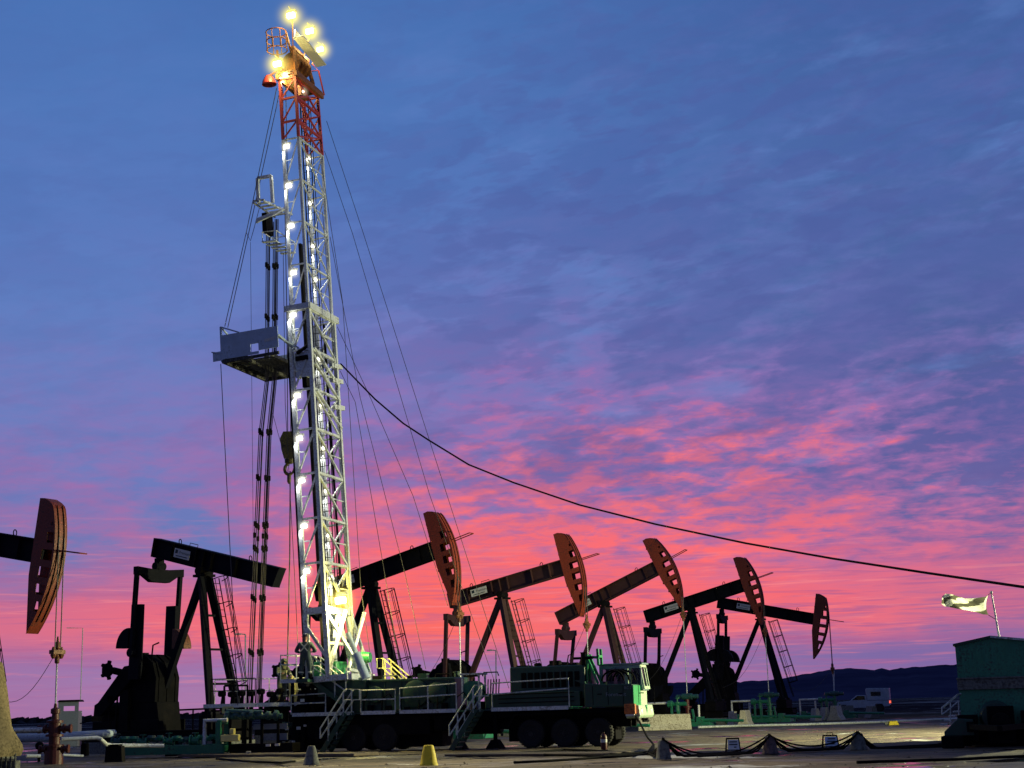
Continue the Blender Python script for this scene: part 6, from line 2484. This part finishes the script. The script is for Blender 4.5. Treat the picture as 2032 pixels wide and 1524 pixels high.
cone('dark grey blunt cone standing before the left access stairs', 618, 1518, 1482, 32, 14, M_CONCG)
cone('bright yellow blunt cone in the foreground before the truck', 851, 1519, 1481, 36, 19, M_YEL)
cone('blue grey blunt cone carrying black cables, nearest to the truck', 1317, 1507, 1471, 31, 19, M_CONCG)
cone('reddish brown blunt cone carrying black cables, between the two small signs', 1529, 1496, 1463, 33, 17, M_CONCR)
cone('dark blunt cone carrying black cables, rightmost of its row', 1704, 1488, 1457, 34, 19, M_CONCG)
c = gnd(1772, 1439)
t = thing('yellow_block', 'small bright yellow block lying on the far ground before the hills', 'block', c, .1)
k_ = c.y / F
m = MB()
m.prism([(-10 * k_, 0), (-8 * k_, 7 * k_), (-3 * k_, 8.5 * k_), (7 * k_, 8 * k_), (10 * k_, 1 * k_), (10 * k_, 0)], -.2, .2)
m.build('block_body', M_YEL, t, bevel=.03)
m = MB()
m.bar((-4 * k_, -.22, 8 * k_), (4 * k_, -.22, 8.6 * k_), .05)
m.bar((-16 * k_, 0, .08), (-10 * k_, 0, .16), .14)
m.build('handle', M_CONCG, t)

# ------------------------------------------------------------------ cables over the cones
cz = {1317: 1470, 1529: 1462, 1704: 1456}


def gp(x, y, z=0.0):
    return gnd(x, y, z)


def on_cone(px_, ybot, ytop):
    c = gnd(px_, ybot)
    return c + Vector((0, 0, (ybot - ytop) * c.y / F))


c3, c4, c5 = on_cone(1317, 1507, 1471), on_cone(1529, 1496, 1463), on_cone(1704, 1488, 1457)


def catpts(a, b, sag, n=12, floor=.05):
    out = []
    for i in range(n):
        k = i / n
        p_ = a.lerp(b, k)
        p_.z = max(floor, p_.z * 1.0 - sag * (4 * k * (1 - k)))
        out.append(p_)
    return out


for j in range(5):
    o_ = Vector((.0, (j - 2) * .11, .03 + .03 * (j % 2)))
    s_ = (.50, .92, .70, 1.05, .36)[j]
    st = TF.W((u_f + .05, -.02 + .03 * j, 1.2))
    g0 = gp(1283 + 4 * j, 1497 + 2 * j)
    g0.z = .05
    pts = [st, st + Vector((.15, -.3, -.25)), Vector((st.x + .35, st.y - 1.5, .35))]
    pts += catpts(Vector((st.x + .45, st.y - 3, .12)), g0, .0, 5)
    pts += catpts(g0, c3 + o_, .12 + .02 * j, 6)
    pts += catpts(c3 + o_, c4 + o_, s_ + .15, 16, .04 + .015 * j)
    pts += catpts(c4 + o_, c5 + o_, s_ * .9 + .05, 16, .04 + .015 * j)
    e_ = gp(1790 + 6 * j, 1483 + j)
    pts += catpts(c5 + o_, e_, .30 + .05 * j, 8, .04)
    pts += [Vector((e_.x + 1.2, e_.y + .3, .05)), gp(1880, 1474 + j) + Vector((0, 0, .05))]
    b = pts[0].copy()
    m = MB()
    m.tube([p_ - b for p_ in pts], .026, 7)
    o = m.build('power_cable', M_CABLE, smooth=True)
    o.location = b
    tag(o, 'black power cable draped over the row of three blunt cones', 'cable', 'black cables over the cones')
for j, (ptsx, l) in enumerate((([(1010, 1498), (1120, 1490), (1200, 1493), (1255, 1498), (1200, 1503), (1080, 1500)], 'long flat loop of black hose on the ground before the truck wheels'),
                ([(1020, 1516), (1100, 1512), (1190, 1506), (1250, 1503), (1300, 1496)], 'nearest black hose lying on the ground from the yellow cone toward the cables'),
                ([(1060, 1497), (1150, 1495), (1230, 1500), (1290, 1494)], 'black hose lying close under the three axle group'),
                ([(430, 1508), (500, 1514), (560, 1516), (585, 1513)], 'black hose on the ground left of the grey cone'),
                ([(1700, 1516), (1800, 1513), (1900, 1510), (2040, 1503)], 'thin dark hose in the right foreground'),)):
    P_ = [gp(*q) + Vector((0, 0, .04)) for q in ptsx]
    dense = []
    for a, b in zip(P_, P_[1:]):
        for k in range(5):
            q = a.lerp(b, k / 5)
            q.y += math.sin((k + j) * 1.3) * .05
            dense.append(q)
    dense.append(P_[-1])
    b = dense[0].copy()
    m = MB()
    m.tube([q - b for q in dense], .04, 7)
    o = m.build('ground_hose', M_CABLE, smooth=True)
    o.location = b
    tag(o, l, 'hose')

# timbers and mats under the truck edge
for (xa, xb, y, h_, l) in ((350, 700, 1501, .10, 'long low timber mat edge under the truck tail'), (880, 1210, 1499, .07, 'dark timber mat lying beside the three axle group')):
    a, b = gp(xa, y + 2), gp(xb, y)
    t = thing('timber_mat', l, 'mat', a, math.atan2(b.y - a.y, b.x - a.x))
    L_ = (b - a).length
    for k in range(4):
        m = MB()
        m.box((0.03 * k, .06 + k * .42, 0), (L_ - .05 * k, .06 + k * .42 + .36, h_ + .006 * (k % 2)))
        m.build('timber', M_WOOD, t, bevel=.015)
for (x, y, w_, l) in ((493, 1500, 9, 'small pale timber block in front of the truck tail'), (478, 1498, 8, 'small dark timber block beside the pale one at the truck tail')):
    c = gp(x, y)
    k_ = c.y / F
    t = thing('timber_block', l, 'block', c, .1)
    m = MB()
    m.box((-w_ * k_ / 2, -.15, 0), (w_ * k_ / 2, .15, 9 * k_))
    m.build('block', M_CONC if x == 493 else M_WOOD, t, bevel=.02)

# fire extinguisher
c = gp(1199, 1491)
k_ = c.y / F
t = thing('fire_extinguisher', 'red wheeled fire extinguisher standing before the front wheels of the truck', 'fire extinguisher', c)
s_ = 40 * k_
m = MB()
m.lathe([(.0, .05), (.10, .06), (.115, .1), (.115, s_ * .68), (.09, s_ * .78), (.04, s_ * .84), (.04, s_ * .9), (0, s_ * .91)], (0, 0, 0), 18)
m.build('cylinder', M_RED, t, smooth=True)
m = MB()
m.lathe([(.117, s_ * .42), (.119, s_ * .43), (.119, s_ * .56), (.117, s_ * .57)], (0, 0, 0), 18)
m.build('label_band', M_SIGN, t)
m = MB()
m.bar((-.02, 0, s_ * .9), (.10, 0, s_ * .95), .03)
m.bar((-.02, 0, s_ * .86), (.10, 0, s_ * .88), .025)
m.tube([(.03, 0, s_ * .88), (.15, 0, s_ * .8), (.16, 0, s_ * .45), (.13, 0, .12)], .018, 6)
m.build('handle_and_hose', M_BLACK, t)
m = MB()
m.box((-.12, -.1, 0), (.12, .1, .05))
m.build('foot', M_BLACK, t)

# hose reel behind the truck
c = gp(872, 1476)
t = thing('hose_reel', 'small bright green frame with a pale reel, seen beneath the rig truck', 'reel', c)
k_ = c.y / F
m = MB()
m.prism([(2 * k_, 0), (8 * k_, 24 * k_), (12 * k_, 24 * k_), (20 * k_, 0), (14 * k_, 0), (10 * k_, 16 * k_), (7 * k_, 0)], -.05, .05)
m.bar((-8 * k_, 0, 4 * k_), (14 * k_, 0, 4 * k_), .06)
m.build('frame', M_GREEN2, t)
m = MB()
m.lathe([(.05, -.2), (.28, -.2), (.28, -.16), (.14, -.16), (.14, .16), (.28, .16), (.28, .2), (.05, .2)], (-6 * k_, 0, 15 * k_), 18, 'Y')
m.build('reel', M_RAIL, t)


# A-frame signs
def aframe(label, x0, x1, y0, y1, mat, rows_, handle=False):
    c = gp((x0 + x1) / 2, y1)
    k_ = c.y / F
    w_ = (x1 - x0) * k_ / 2
    h_ = (y1 - y0) * k_
    t = thing('a_frame_sign', label, 'sign', c, -.15)
    m = MB()
    for s in (-1, 1):
        m.bar((s * w_, -.28, 0), (s * w_ * .82, 0, h_), .04)
        m.bar((s * w_, .30, 0), (s * w_ * .82, .02, h_), .04)
    m.bar((-w_ * .85, 0, h_), (w_ * .85, 0, h_), .05)
    m.bar((-w_ * .98, -.22, h_ * .22), (w_ * .98, -.22, h_ * .22), .035)
    if handle:
        m.tube([(-w_ * .35, 0, h_), (-w_ * .35, 0, h_ * 1.2), (w_ * .35, 0, h_ * 1.2), (w_ * .35, 0, h_)], .015, 6)
    m.build('frame', M_BLACK, t)
    m = MB()
    z0_, z1_ = h_ * .25, h_ * .92
    yq = lambda z: -.28 * (1 - z / h_) - .03
    xs_ = lambda z: w_ * (.94 - .16 * z / h_)
    v_ = [(-xs_(z0_) * .72, yq(z0_), z0_), (xs_(z0_), yq(z0_), z0_), (xs_(z1_), yq(z1_), z1_), (-xs_(z1_) * .85, yq(z1_), z1_)]
    m.add(v_ + [(a, b + .015, c_) for a, b, c_ in v_], [(0, 1, 2, 3), (7, 6, 5, 4), (0, 4, 5, 1), (1, 5, 6, 2), (2, 6, 7, 3), (3, 7, 4, 0)])
    bd = m.build('board', mat, t)
    m = MB()
    for i, (a, b) in enumerate(rows_):
        z = z1_ - (z1_ - z0_) * (.22 + .27 * i)
        m.bar((a * w_, yq(z) - .012, z), (b * w_, yq(z) - .012, z), .006, .035, up=(0, .3, 1))
    m.build('writing', M_INK, bd)


aframe('white folding sign with dark writing, between the first two cable cones', 1441, 1469, 1467, 1494, M_SIGN, [(-.45, .6), (-.5, .65), (.15, .5)])
aframe('blue grey folding sign with a handle, just left of the rightmost cable cone', 1633, 1664, 1461, 1487, M_PLATE, [(-.3, .6), (-.4, .6), (-.2, .5)], True)

# long pipe on the ground toward the green building
pipe('long thin pale green pipe lying across the ground from the barriers to the green building', [gnd(1385, 1443, .1), gnd(1480, 1440, .1), gnd(1580, 1438, .1), gnd(1740, 1433, .1), gnd(1903, 1426, .1), gnd(2060, 1421, .1)], .075, M_RAIL, name='surface_pipe')

# ------------------------------------------------------------------ green gable building
GD = 49.0
GF = Frame((at(1985, 1480, GD).x, GD, 0), -.32)
t = thing('green_building', 'dark green gabled metal building on a trailer at the right edge', 'building', GF.o, GF.a)
q = lambda x, y, v=0: GF.px(x, y, v)
pl, pr_, pm = q(1895, 1281), q(2076, 1279), q(1984, 1265)
zband0, zband1 = q(1984, 1367).z, q(1984, 1346).z
zbt = .55
m = MB()
m.prism([(pl.x, zbt), (pl.x, pl.z), (0, pm.z), (pr_.x, pl.z), (pr_.x, zbt)], 0, 9.0)
m.build('wall', M_BLDG, t)
m = MB()
for k in range(12):
    x = pl.x + .12 + k * (pr_.x - pl.x - .24) / 11
    zt3 = pl.z + (pm.z - pl.z) * (1 - abs(x) / abs(pl.x)) if x < 0 else pl.z + (pm.z - pl.z) * (1 - x / pr_.x)
    m.box((x - .015, -.012, zband1 + .02), (x + .015, -.002, zt3 - .05))
m.build('wall_rib', M_BLDG, t)
m = MB()
m.prism([(pl.x - .06, pl.z - .02), (pl.x - .06, pl.z + .05), (0, pm.z + .07), (0, pm.z + .0)], -.1, 9.1)
m.build('roof', M_GREEN, t)
m = MB()
m.prism([(0, pm.z + .002), (0, pm.z + .07), (pr_.x + .06, pl.z + .05), (pr_.x + .06, pl.z - .02)], -.1, 9.1)
m.build('roof', M_RAIL, t)
m = MB()
m.box((pl.x - .03, -.09, zband0), (pr_.x, -.014, zband1))
m.box((pl.x - .05, -.13, zband1), (pr_.x, -.014, zband1 + .05))
m.build('ledge_band', M_CONCG, t, bevel=.01)
m = MB()
m.lathe([(.0, .1), (.42, .12), (.5, .2), (.5, .3), (0, .3)], (-.05, -.35, q(1984, 1405).z - .25), 24, 'Y')
m.build('tank_end', M_GREEN, t, smooth=True)
m = MB()
m.box((pl.x + .1, .05, .05), (pr_.x, 8.8, zbt - .002))
for s in (-1, 1):
    m.box((s * .8 - .1, -1.6, .5), (s * .8 + .1, 0.0, .8))
m.bar((-.8, -1.5, .65), (.1, -3.2, .62), .16)
m.bar((.8, -1.5, .65), (.1, -3.2, .62), .16)
m.build('trailer_frame', M_BLACK, t)
for (x, v) in ((-1.0, .6), (-1.0, 1.9), (.9, .6), (.9, 1.9)):
    m = MB()
    m.lathe([(.25, -.14), (.42, -.16), (.48, -.1), (.48, .1), (.42, .16), (.25, .14)], (x, v, .48), 24, 'X')
    wv = m.build('wheel', M_RUBBER, t, smooth=True)
    m = MB()
    m.lathe([(0, -.1), (.25, -.12), (.25, .1), (0, .1)], (x, v, .48), 18, 'X')
    m.build('rim', M_RIM, wv)
m = MB()
for (a, b, c_, d, e, f) in ((-1.2, -.7, .2, -.6, -.05, 1.0), (-.3, -.6, .1, .5, -.05, 1.25), (.7, -.5, .2, 1.3, -.05, 1.1)):
    m.box((a, b, c_), (d, e, f))
m.lathe([(.0, -.5), (.3, -.45), (.3, .4), (0, .45)], (.1, -.5, .75), 16, 'Y')
m.build('hitch_gear', M_BLACK, t, bevel=.03)
m = MB()
a, b, c_, d = q(1877, 1456), q(1884, 1456), q(1913, 1427), q(1903, 1425)
m.prism([(a.x, a.z - .05), (a.x, a.z + .08), (d.x, d.z), (c_.x + .3, c_.z), (c_.x + .3, b.z - .05)], -.9, -.3)
m.build('ramp', M_GREEN, t, bevel=.02)
m = MB()
a, b = q(1871, 1484, -.6), q(1912, 1456, -.6)
m.box((a.x, -1.2, 0), (b.x, -.4, b.z - .05))
m.build('battery_box', M_BLACK, t, bevel=.04)
m = MB()
for v in (-.02,):
    P0, P1, P2_, P3 = q(1869, 1418, v), q(1869, 1404, v), q(1886, 1390, v), q(1901, 1377, v)
    m.tube([P0, P1, P2_, P3, P3 + Vector((.1, 0, 0))], .022, 6)
    m.tube([P0, q(1886, 1405, v), q(1902, 1391, v)], .022, 6)
    m.tube([P2_, q(1886, 1436, v)], .022, 6)
    m.tube([q(1902, 1391, v), q(1903, 1428, v)], .022, 6)
    m.tube([q(1869, 1404, v) + Vector((0, .9, 0)), q(1886, 1390, v) + Vector((0, .9, 0)), P3 + Vector((0, .9, 0))], .022, 6)
    for i in range(4):
        k = i / 3
        s0_ = q(1871 + 26 * k, 1438 - 26 * k, v)
        m.box((s0_.x - .1, 0, s0_.z - .02), (s0_.x + .14, .9, s0_.z + .02))
m.build('entry_steps', M_RAIL, t)
# flag and its pole on the roof ridge
fb = q(1983, 1265, 3)
fbw = GF.W((fb.x, 3, pm.z + .03))
t = thing('flagpole', 'thin white flagpole leaning left on the roof of the green building', 'flagpole', fbw)
ft = GF.W(q(1967, 1175, 3)) - fbw
m = MB()
m.tube([(0, 0, 0), ft], [.035, .025], 8)
m.build('pole', M_WHITE, t)
m = MB()
m.lathe(uv_ball(.05, 6), ft, 8)
m.build('finial', M_WHITE, t)
fm = bpy.data.materials.new('flag_cloth')
fm.use_nodes = True
fn = NX(fm.node_tree)
fbs = fm.node_tree.nodes['Principled BSDF']
ftc = fm.node_tree.nodes.new('ShaderNodeTexCoord')
fsp = fm.node_tree.nodes.new('ShaderNodeSeparateXYZ')
fm.node_tree.links.new(ftc.outputs['UV'], fsp.inputs[0])
nw = fn.noise(ftc.outputs['UV'], 2.0, 3, .5, .3)
st_ = fn.m('ADD', fn.m('MULTIPLY', fsp.outputs[0], 2.0), fn.m('ADD', fn.m('MULTIPLY', fsp.outputs[1], -1.1), fn.m('MULTIPLY', nw, 1.2)))
stripe = fn.m('SINE', fn.m('MULTIPLY', st_, 6.283))
fcol = fn.mix(fn.mr(stripe, -.35, .1, 0, 1, True), (.10, .10, .07, 1), (.82, .86, .68, 1))
fm.node_tree.links.new(fcol, fbs.inputs['Base Color'])
fbs.inputs['Roughness'].default_value = .8
ftr = fm.node_tree.nodes.new('ShaderNodeBsdfTranslucent')
fm.node_tree.links.new(fcol, ftr.inputs[0])
fms = fm.node_tree.nodes.new('ShaderNodeMixShader')
fms.inputs[0].default_value = .55
fm.node_tree.links.new(fbs.outputs[0], fms.inputs[1])
fm.node_tree.links.new(ftr.outputs[0], fms.inputs[2])
fm.node_tree.links.new(fms.outputs[0], fm.node_tree.nodes['Material Output'].inputs[0])
topl = [(1961, 1180), (1956, 1184), (1935, 1187), (1915, 1188), (1900, 1183), (1888, 1179), (1877, 1178), (1870, 1183)]
botl = [(1961, 1220), (1950, 1219), (1935, 1214), (1918, 1211), (1900, 1208), (1885, 1205), (1875, 1203), (1868, 1198)]
cols_, uvs = [], []
fv, ff_ = [], []
NR = 8


def interp(l, t_):
    i = min(int(t_ * (len(l) - 1)), len(l) - 2)
    f_ = t_ * (len(l) - 1) - i
    return (l[i][0] * (1 - f_) + l[i + 1][0] * f_, l[i][1] * (1 - f_) + l[i + 1][1] * f_)


NC = 28
for i in range(NC + 1):
    t0_ = i / NC
    a, b = interp(topl, t0_), interp(botl, t0_)
    for j in range(NR + 1):
        s_ = j / NR
        x = a[0] + (b[0] - a[0]) * s_ - (4.5 * math.sin(math.pi * s_) * (1 - t0_) ** 2)
        y = a[1] + (b[1] - a[1]) * s_
        w = GF.W(q(x, y, 3 + .22 * math.sin(t0_ * 11 + s_ * 2.4) * (.3 + t0_) + .06 * math.sin(s_ * 7 + t0_ * 5))) - fbw
        fv.append(tuple(w))
        uvs.append((t0_, s_))
for i in range(NC):
    for j in range(NR):
        ff_.append((i * (NR + 1) + j, (i + 1) * (NR + 1) + j, (i + 1) * (NR + 1) + j + 1, i * (NR + 1) + j + 1))
me = bpy.data.meshes.new('flag')
me.from_pydata(fv, [], ff_)
uvl = me.uv_layers.new(name='UVMap')
for p_ in me.polygons:
    p_.use_smooth = True
    for li in p_.loop_indices:
        uvl.data[li].uv = uvs[me.loops[li].vertex_index]
me.materials.append(fm)
fo = bpy.data.objects.new('flag', me)
COL.objects.link(fo)
fo.location = fbw
tag(fo, 'tattered pale and dark striped flag streaming left from the roof pole', 'flag')
m = MB()
m.tube([ft * .98, Vector(fv[0])], .012, 5)
m.tube([Vector(fv[NR]), ft * .42], .012, 5)
m.build('halyard', M_WIRE, t)

# ------------------------------------------------------------------ pickup
pc = at(1712, 1411, 168)
PF = Frame((pc.x, pc.y, 0), math.pi - .30)
PF2 = Frame((pc.x, pc.y, 0), math.pi - .30)
t = thing('pickup_truck', 'pale blue grey pickup with a tall canopy box, parked far off before the hills', 'pickup', (pc.x, pc.y, 0), PF.a)
zoff = pc.z
t.location = (pc.x, pc.y, min(.15, max(-.3, pc.z)))
M_PICK = paint('pale_blue_grey_car_paint', (.26, .32, .40), .35, var=.1, dirt=(.12, .13, .15), dirt_amt=.2)
m = MB()
body = [(-2.95, .55), (-2.95, 1.15), (-.55, 1.18), (-.5, 1.2), (.05, 1.22), (.75, 1.72), (1.55, 1.15), (2.85, 1.0), (2.98, .75), (2.98, .45), (2.5, .42), (2.3, .75), (1.7, .75), (1.5, .42), (-1.35, .42), (-1.55, .78), (-2.15, .78), (-2.35, .5)]
body = [(-2.95, .55), (-2.95, 1.15), (-.6, 1.18), (-.55, 1.75), (.45, 1.78), (1.25, 1.18), (2.75, 1.05), (2.98, .8), (2.98, .45), (2.45, .42), (2.3, .78), (1.65, .78), (1.5, .42), (-1.35, .42), (-1.5, .8), (-2.2, .8), (-2.35, .5)]
m.prism(body, -.95, .95)
m.build('body', M_PICK, t, bevel=.05)
m = MB()
m.prism([(-3.0, 1.19), (-3.0, 2.45), (-.62, 2.5), (-.5, 2.3), (-.62, 1.19)], -.98, .98)
bx = m.build('canopy_box', M_PICK, t, bevel=.05)
for s in (-1, 1):
    m = MB()
    m.box((-2.1, s * .985 - .005, 1.65), (-1.05, s * .985 + .005, 2.1))
    m.build('window', M_DARKG, bx)
    m = MB()
    m.prism([(-.4, 1.28), (-.38, 1.68), (.38, 1.7), (.95, 1.26)], s * .955 - .004, s * .955 + .004)
    m.build('side_window', M_DARKG, t)
    for x in (1.97, -1.85):
        m = MB()
        m.lathe([(.2, -.12), (.36, -.13), (.40, -.08), (.40, .08), (.36, .13), (.2, .12)], (x, s * .86, .40), 22, 'Y')
        w_ = m.build('wheel', M_RUBBER, t, smooth=True)
        m = MB()
        m.lathe([(0, -.08), (.2, -.12), (.2, .12), (0, .08)], (x, s * .86, .40), 16, 'Y')
        m.build('rim', M_RIM, w_)
    m = MB()
    m.box((-2.99, s * .86 - .1, .85), (-2.953, s * .86 + .1, 1.12))
    m.build('tail_light', M_TAIL if s == -1 or True else M_RED, t)
m = MB()
m.box((-3.08, -.9, .48), (-2.96, .9, .66))
m.build('rear_bumper', M_BLACK, t, bevel=.02)
m = MB()
m.prism([(.48, 1.74), (.52, 1.76), (1.27, 1.2), (1.22, 1.18)], -.86, .86)
m.build('windscreen', M_DARKG, t)
m = MB()
m.box((2.96, -.7, .62), (3.0, .7, .85))
m.build('grille', M_BLACK, t)

# ------------------------------------------------------------------ canvas cover at the left edge
c = at(-10, 1505, 52)
t = thing('canvas_cover', 'tan canvas hung over equipment, cut off by the left edge of the picture', 'canvas cover', (c.x, c.y, 0))
k_ = c.y / F
prof = [(-30, 1290), (2, 1316), (10, 1370), (17, 1418), (25, 1450), (38, 1476), (41, 1487), (36, 1500)]
rows_ = []
for (x, y) in prof:
    w = at(x, y, 52) - Vector((c.x, c.y, 0))
    rows_.append((w.x, w.z))
vs, fs = [], []
NA = 24
for (r_, z_) in rows_:
    R_ = r_ + 50 * k_
    for i in range(NA):
        a = 2 * math.pi * i / NA
        w = 1 + .06 * math.sin(a * 7 + z_ * 2)
        vs.append((R_ * math.cos(a) * w - 50 * k_, R_ * .8 * math.sin(a) * w, z_))
for j in range(len(rows_) - 1):
    for i in range(NA):
        fs.append((j * NA + i, j * NA + (i + 1) % NA, (j + 1) * NA + (i + 1) % NA, (j + 1) * NA + i))
fs.append(tuple(range(NA)))
m = MB()
m.add(vs, fs)
m.build('canvas', M_TARP, t, smooth=True)
m = MB()
for i in range(6):
    x = (-2 + i * 9) * k_
    m.tube([(x, -.2, 0), (x, -.2, .55)], .03, 6)
m.tube([(-2 * k_, -.2, .5), (44 * k_, -.2, .5)], .03, 6)
m.box((-40 * k_, -.1, 0), (40 * k_, .5, .3))
m.build('stand', M_CONCG, t)

# ------------------------------------------------------------------ poles in the distance
for (x, y0_, y1_, arm, d, l) in ((984, 1291, 1400, -12, 130, 'thin pale lamp pole with a short arm between the glare-reddened pumpjack and the guy lines'),
                          ((487), 1259, 1430, -14, 120, 'thin pale lamp pole with a short arm left of the mast, behind the hanging pipes'),
                          (1655, 1330, 1400, -4, 210, 'thin distant pole in front of the hills near the farthest wellhead')):
    a, b = at(x, y0_, d), at(x, y1_, d)
    t = thing('lamp_pole', l, 'pole', (b.x, b.y, 0))
    m = MB()
    m.tube([(0, 0, 0), (a.x - b.x, 0, a.z)], .06, 6)
    m.build('pole', M_RAIL, t)
    m = MB()
    m.tube([(a.x - b.x, 0, a.z), (a.x - b.x + arm * d / F, 0, a.z + .08)], .05, 6)
    m.box((a.x - b.x + arm * d / F - .25, -.1, a.z - .02), (a.x - b.x + arm * d / F + .2, .1, a.z + .1))
    m.build('arm', M_RAIL, t)

# scrub on the far left skyline and around the pad
m = MB()
random.seed(9)
for k in range(900):
    x = random.uniform(-420, -60)
    y = 900 + random.uniform(-60, 60)
    h_ = random.uniform(1.2, 4.0)
    w_ = random.uniform(1.5, 4)
    m.add([(x - w_, y, 0), (x + w_, y, 0), (x + w_ * .4, y + 1, h_), (x - w_ * .5, y - 1, h_ * .8)], [(0, 1, 2, 3)])
o = m.build('far_scrub', paint('dark_scrub', (.02, .022, .03), .9, var=.3))
tag(o, 'low dark line of distant scrub on the left horizon', 'scrub')
o['kind'] = 'stuff'

# loose stones and frozen clods on the pad
m = MB()
random.seed(21)
for k in range(1100):
    y = 30 + 70 * random.random() ** 1.3
    x = random.uniform(-.42, .42) * y
    s_ = random.choice((.02, .025, .03, .04, .05, .06))
    z = -.03
    vs = []
    for i in range(5):
        a = 2 * math.pi * i / 5 + random.random()
        vs.append((x + s_ * 1.4 * math.cos(a), y + s_ * 1.2 * math.sin(a), z))
    vs.append((x + random.uniform(-.3, .3) * s_, y, z + .02 + s_ * random.uniform(.25, .5)))
    m.add(vs, [(i, (i + 1) % 5, 5) for i in range(5)])
o = m.build('loose_stones', paint('frozen_clods', (.10, .08, .05), .9, var=.5, scale=.7))
tag(o, 'loose stones and frozen clods scattered over the muddy pad', 'stones')
o['kind'] = 'stuff'

# ------------------------------------------------------------------ lights
sun = bpy.data.lights.new('sun', 'SUN')
sun.energy = .10
sun.angle = R(12)
sun.color = (1, .45, .45)
so = bpy.data.objects.new('sun', sun)
COL.objects.link(so)
so.rotation_euler = Vector((.05, -1, -.06)).to_track_quat('-Z', 'Y').to_euler()
# flood lamp of the neighbouring lease, standing outside the picture to the right
fl = lamp_light('SPOT', Vector((28, 63, 6)), 66000, (1, .96, .52), .3, None, Vector((8, 67, -2)) - Vector((28, 63, 6)), 2.7)
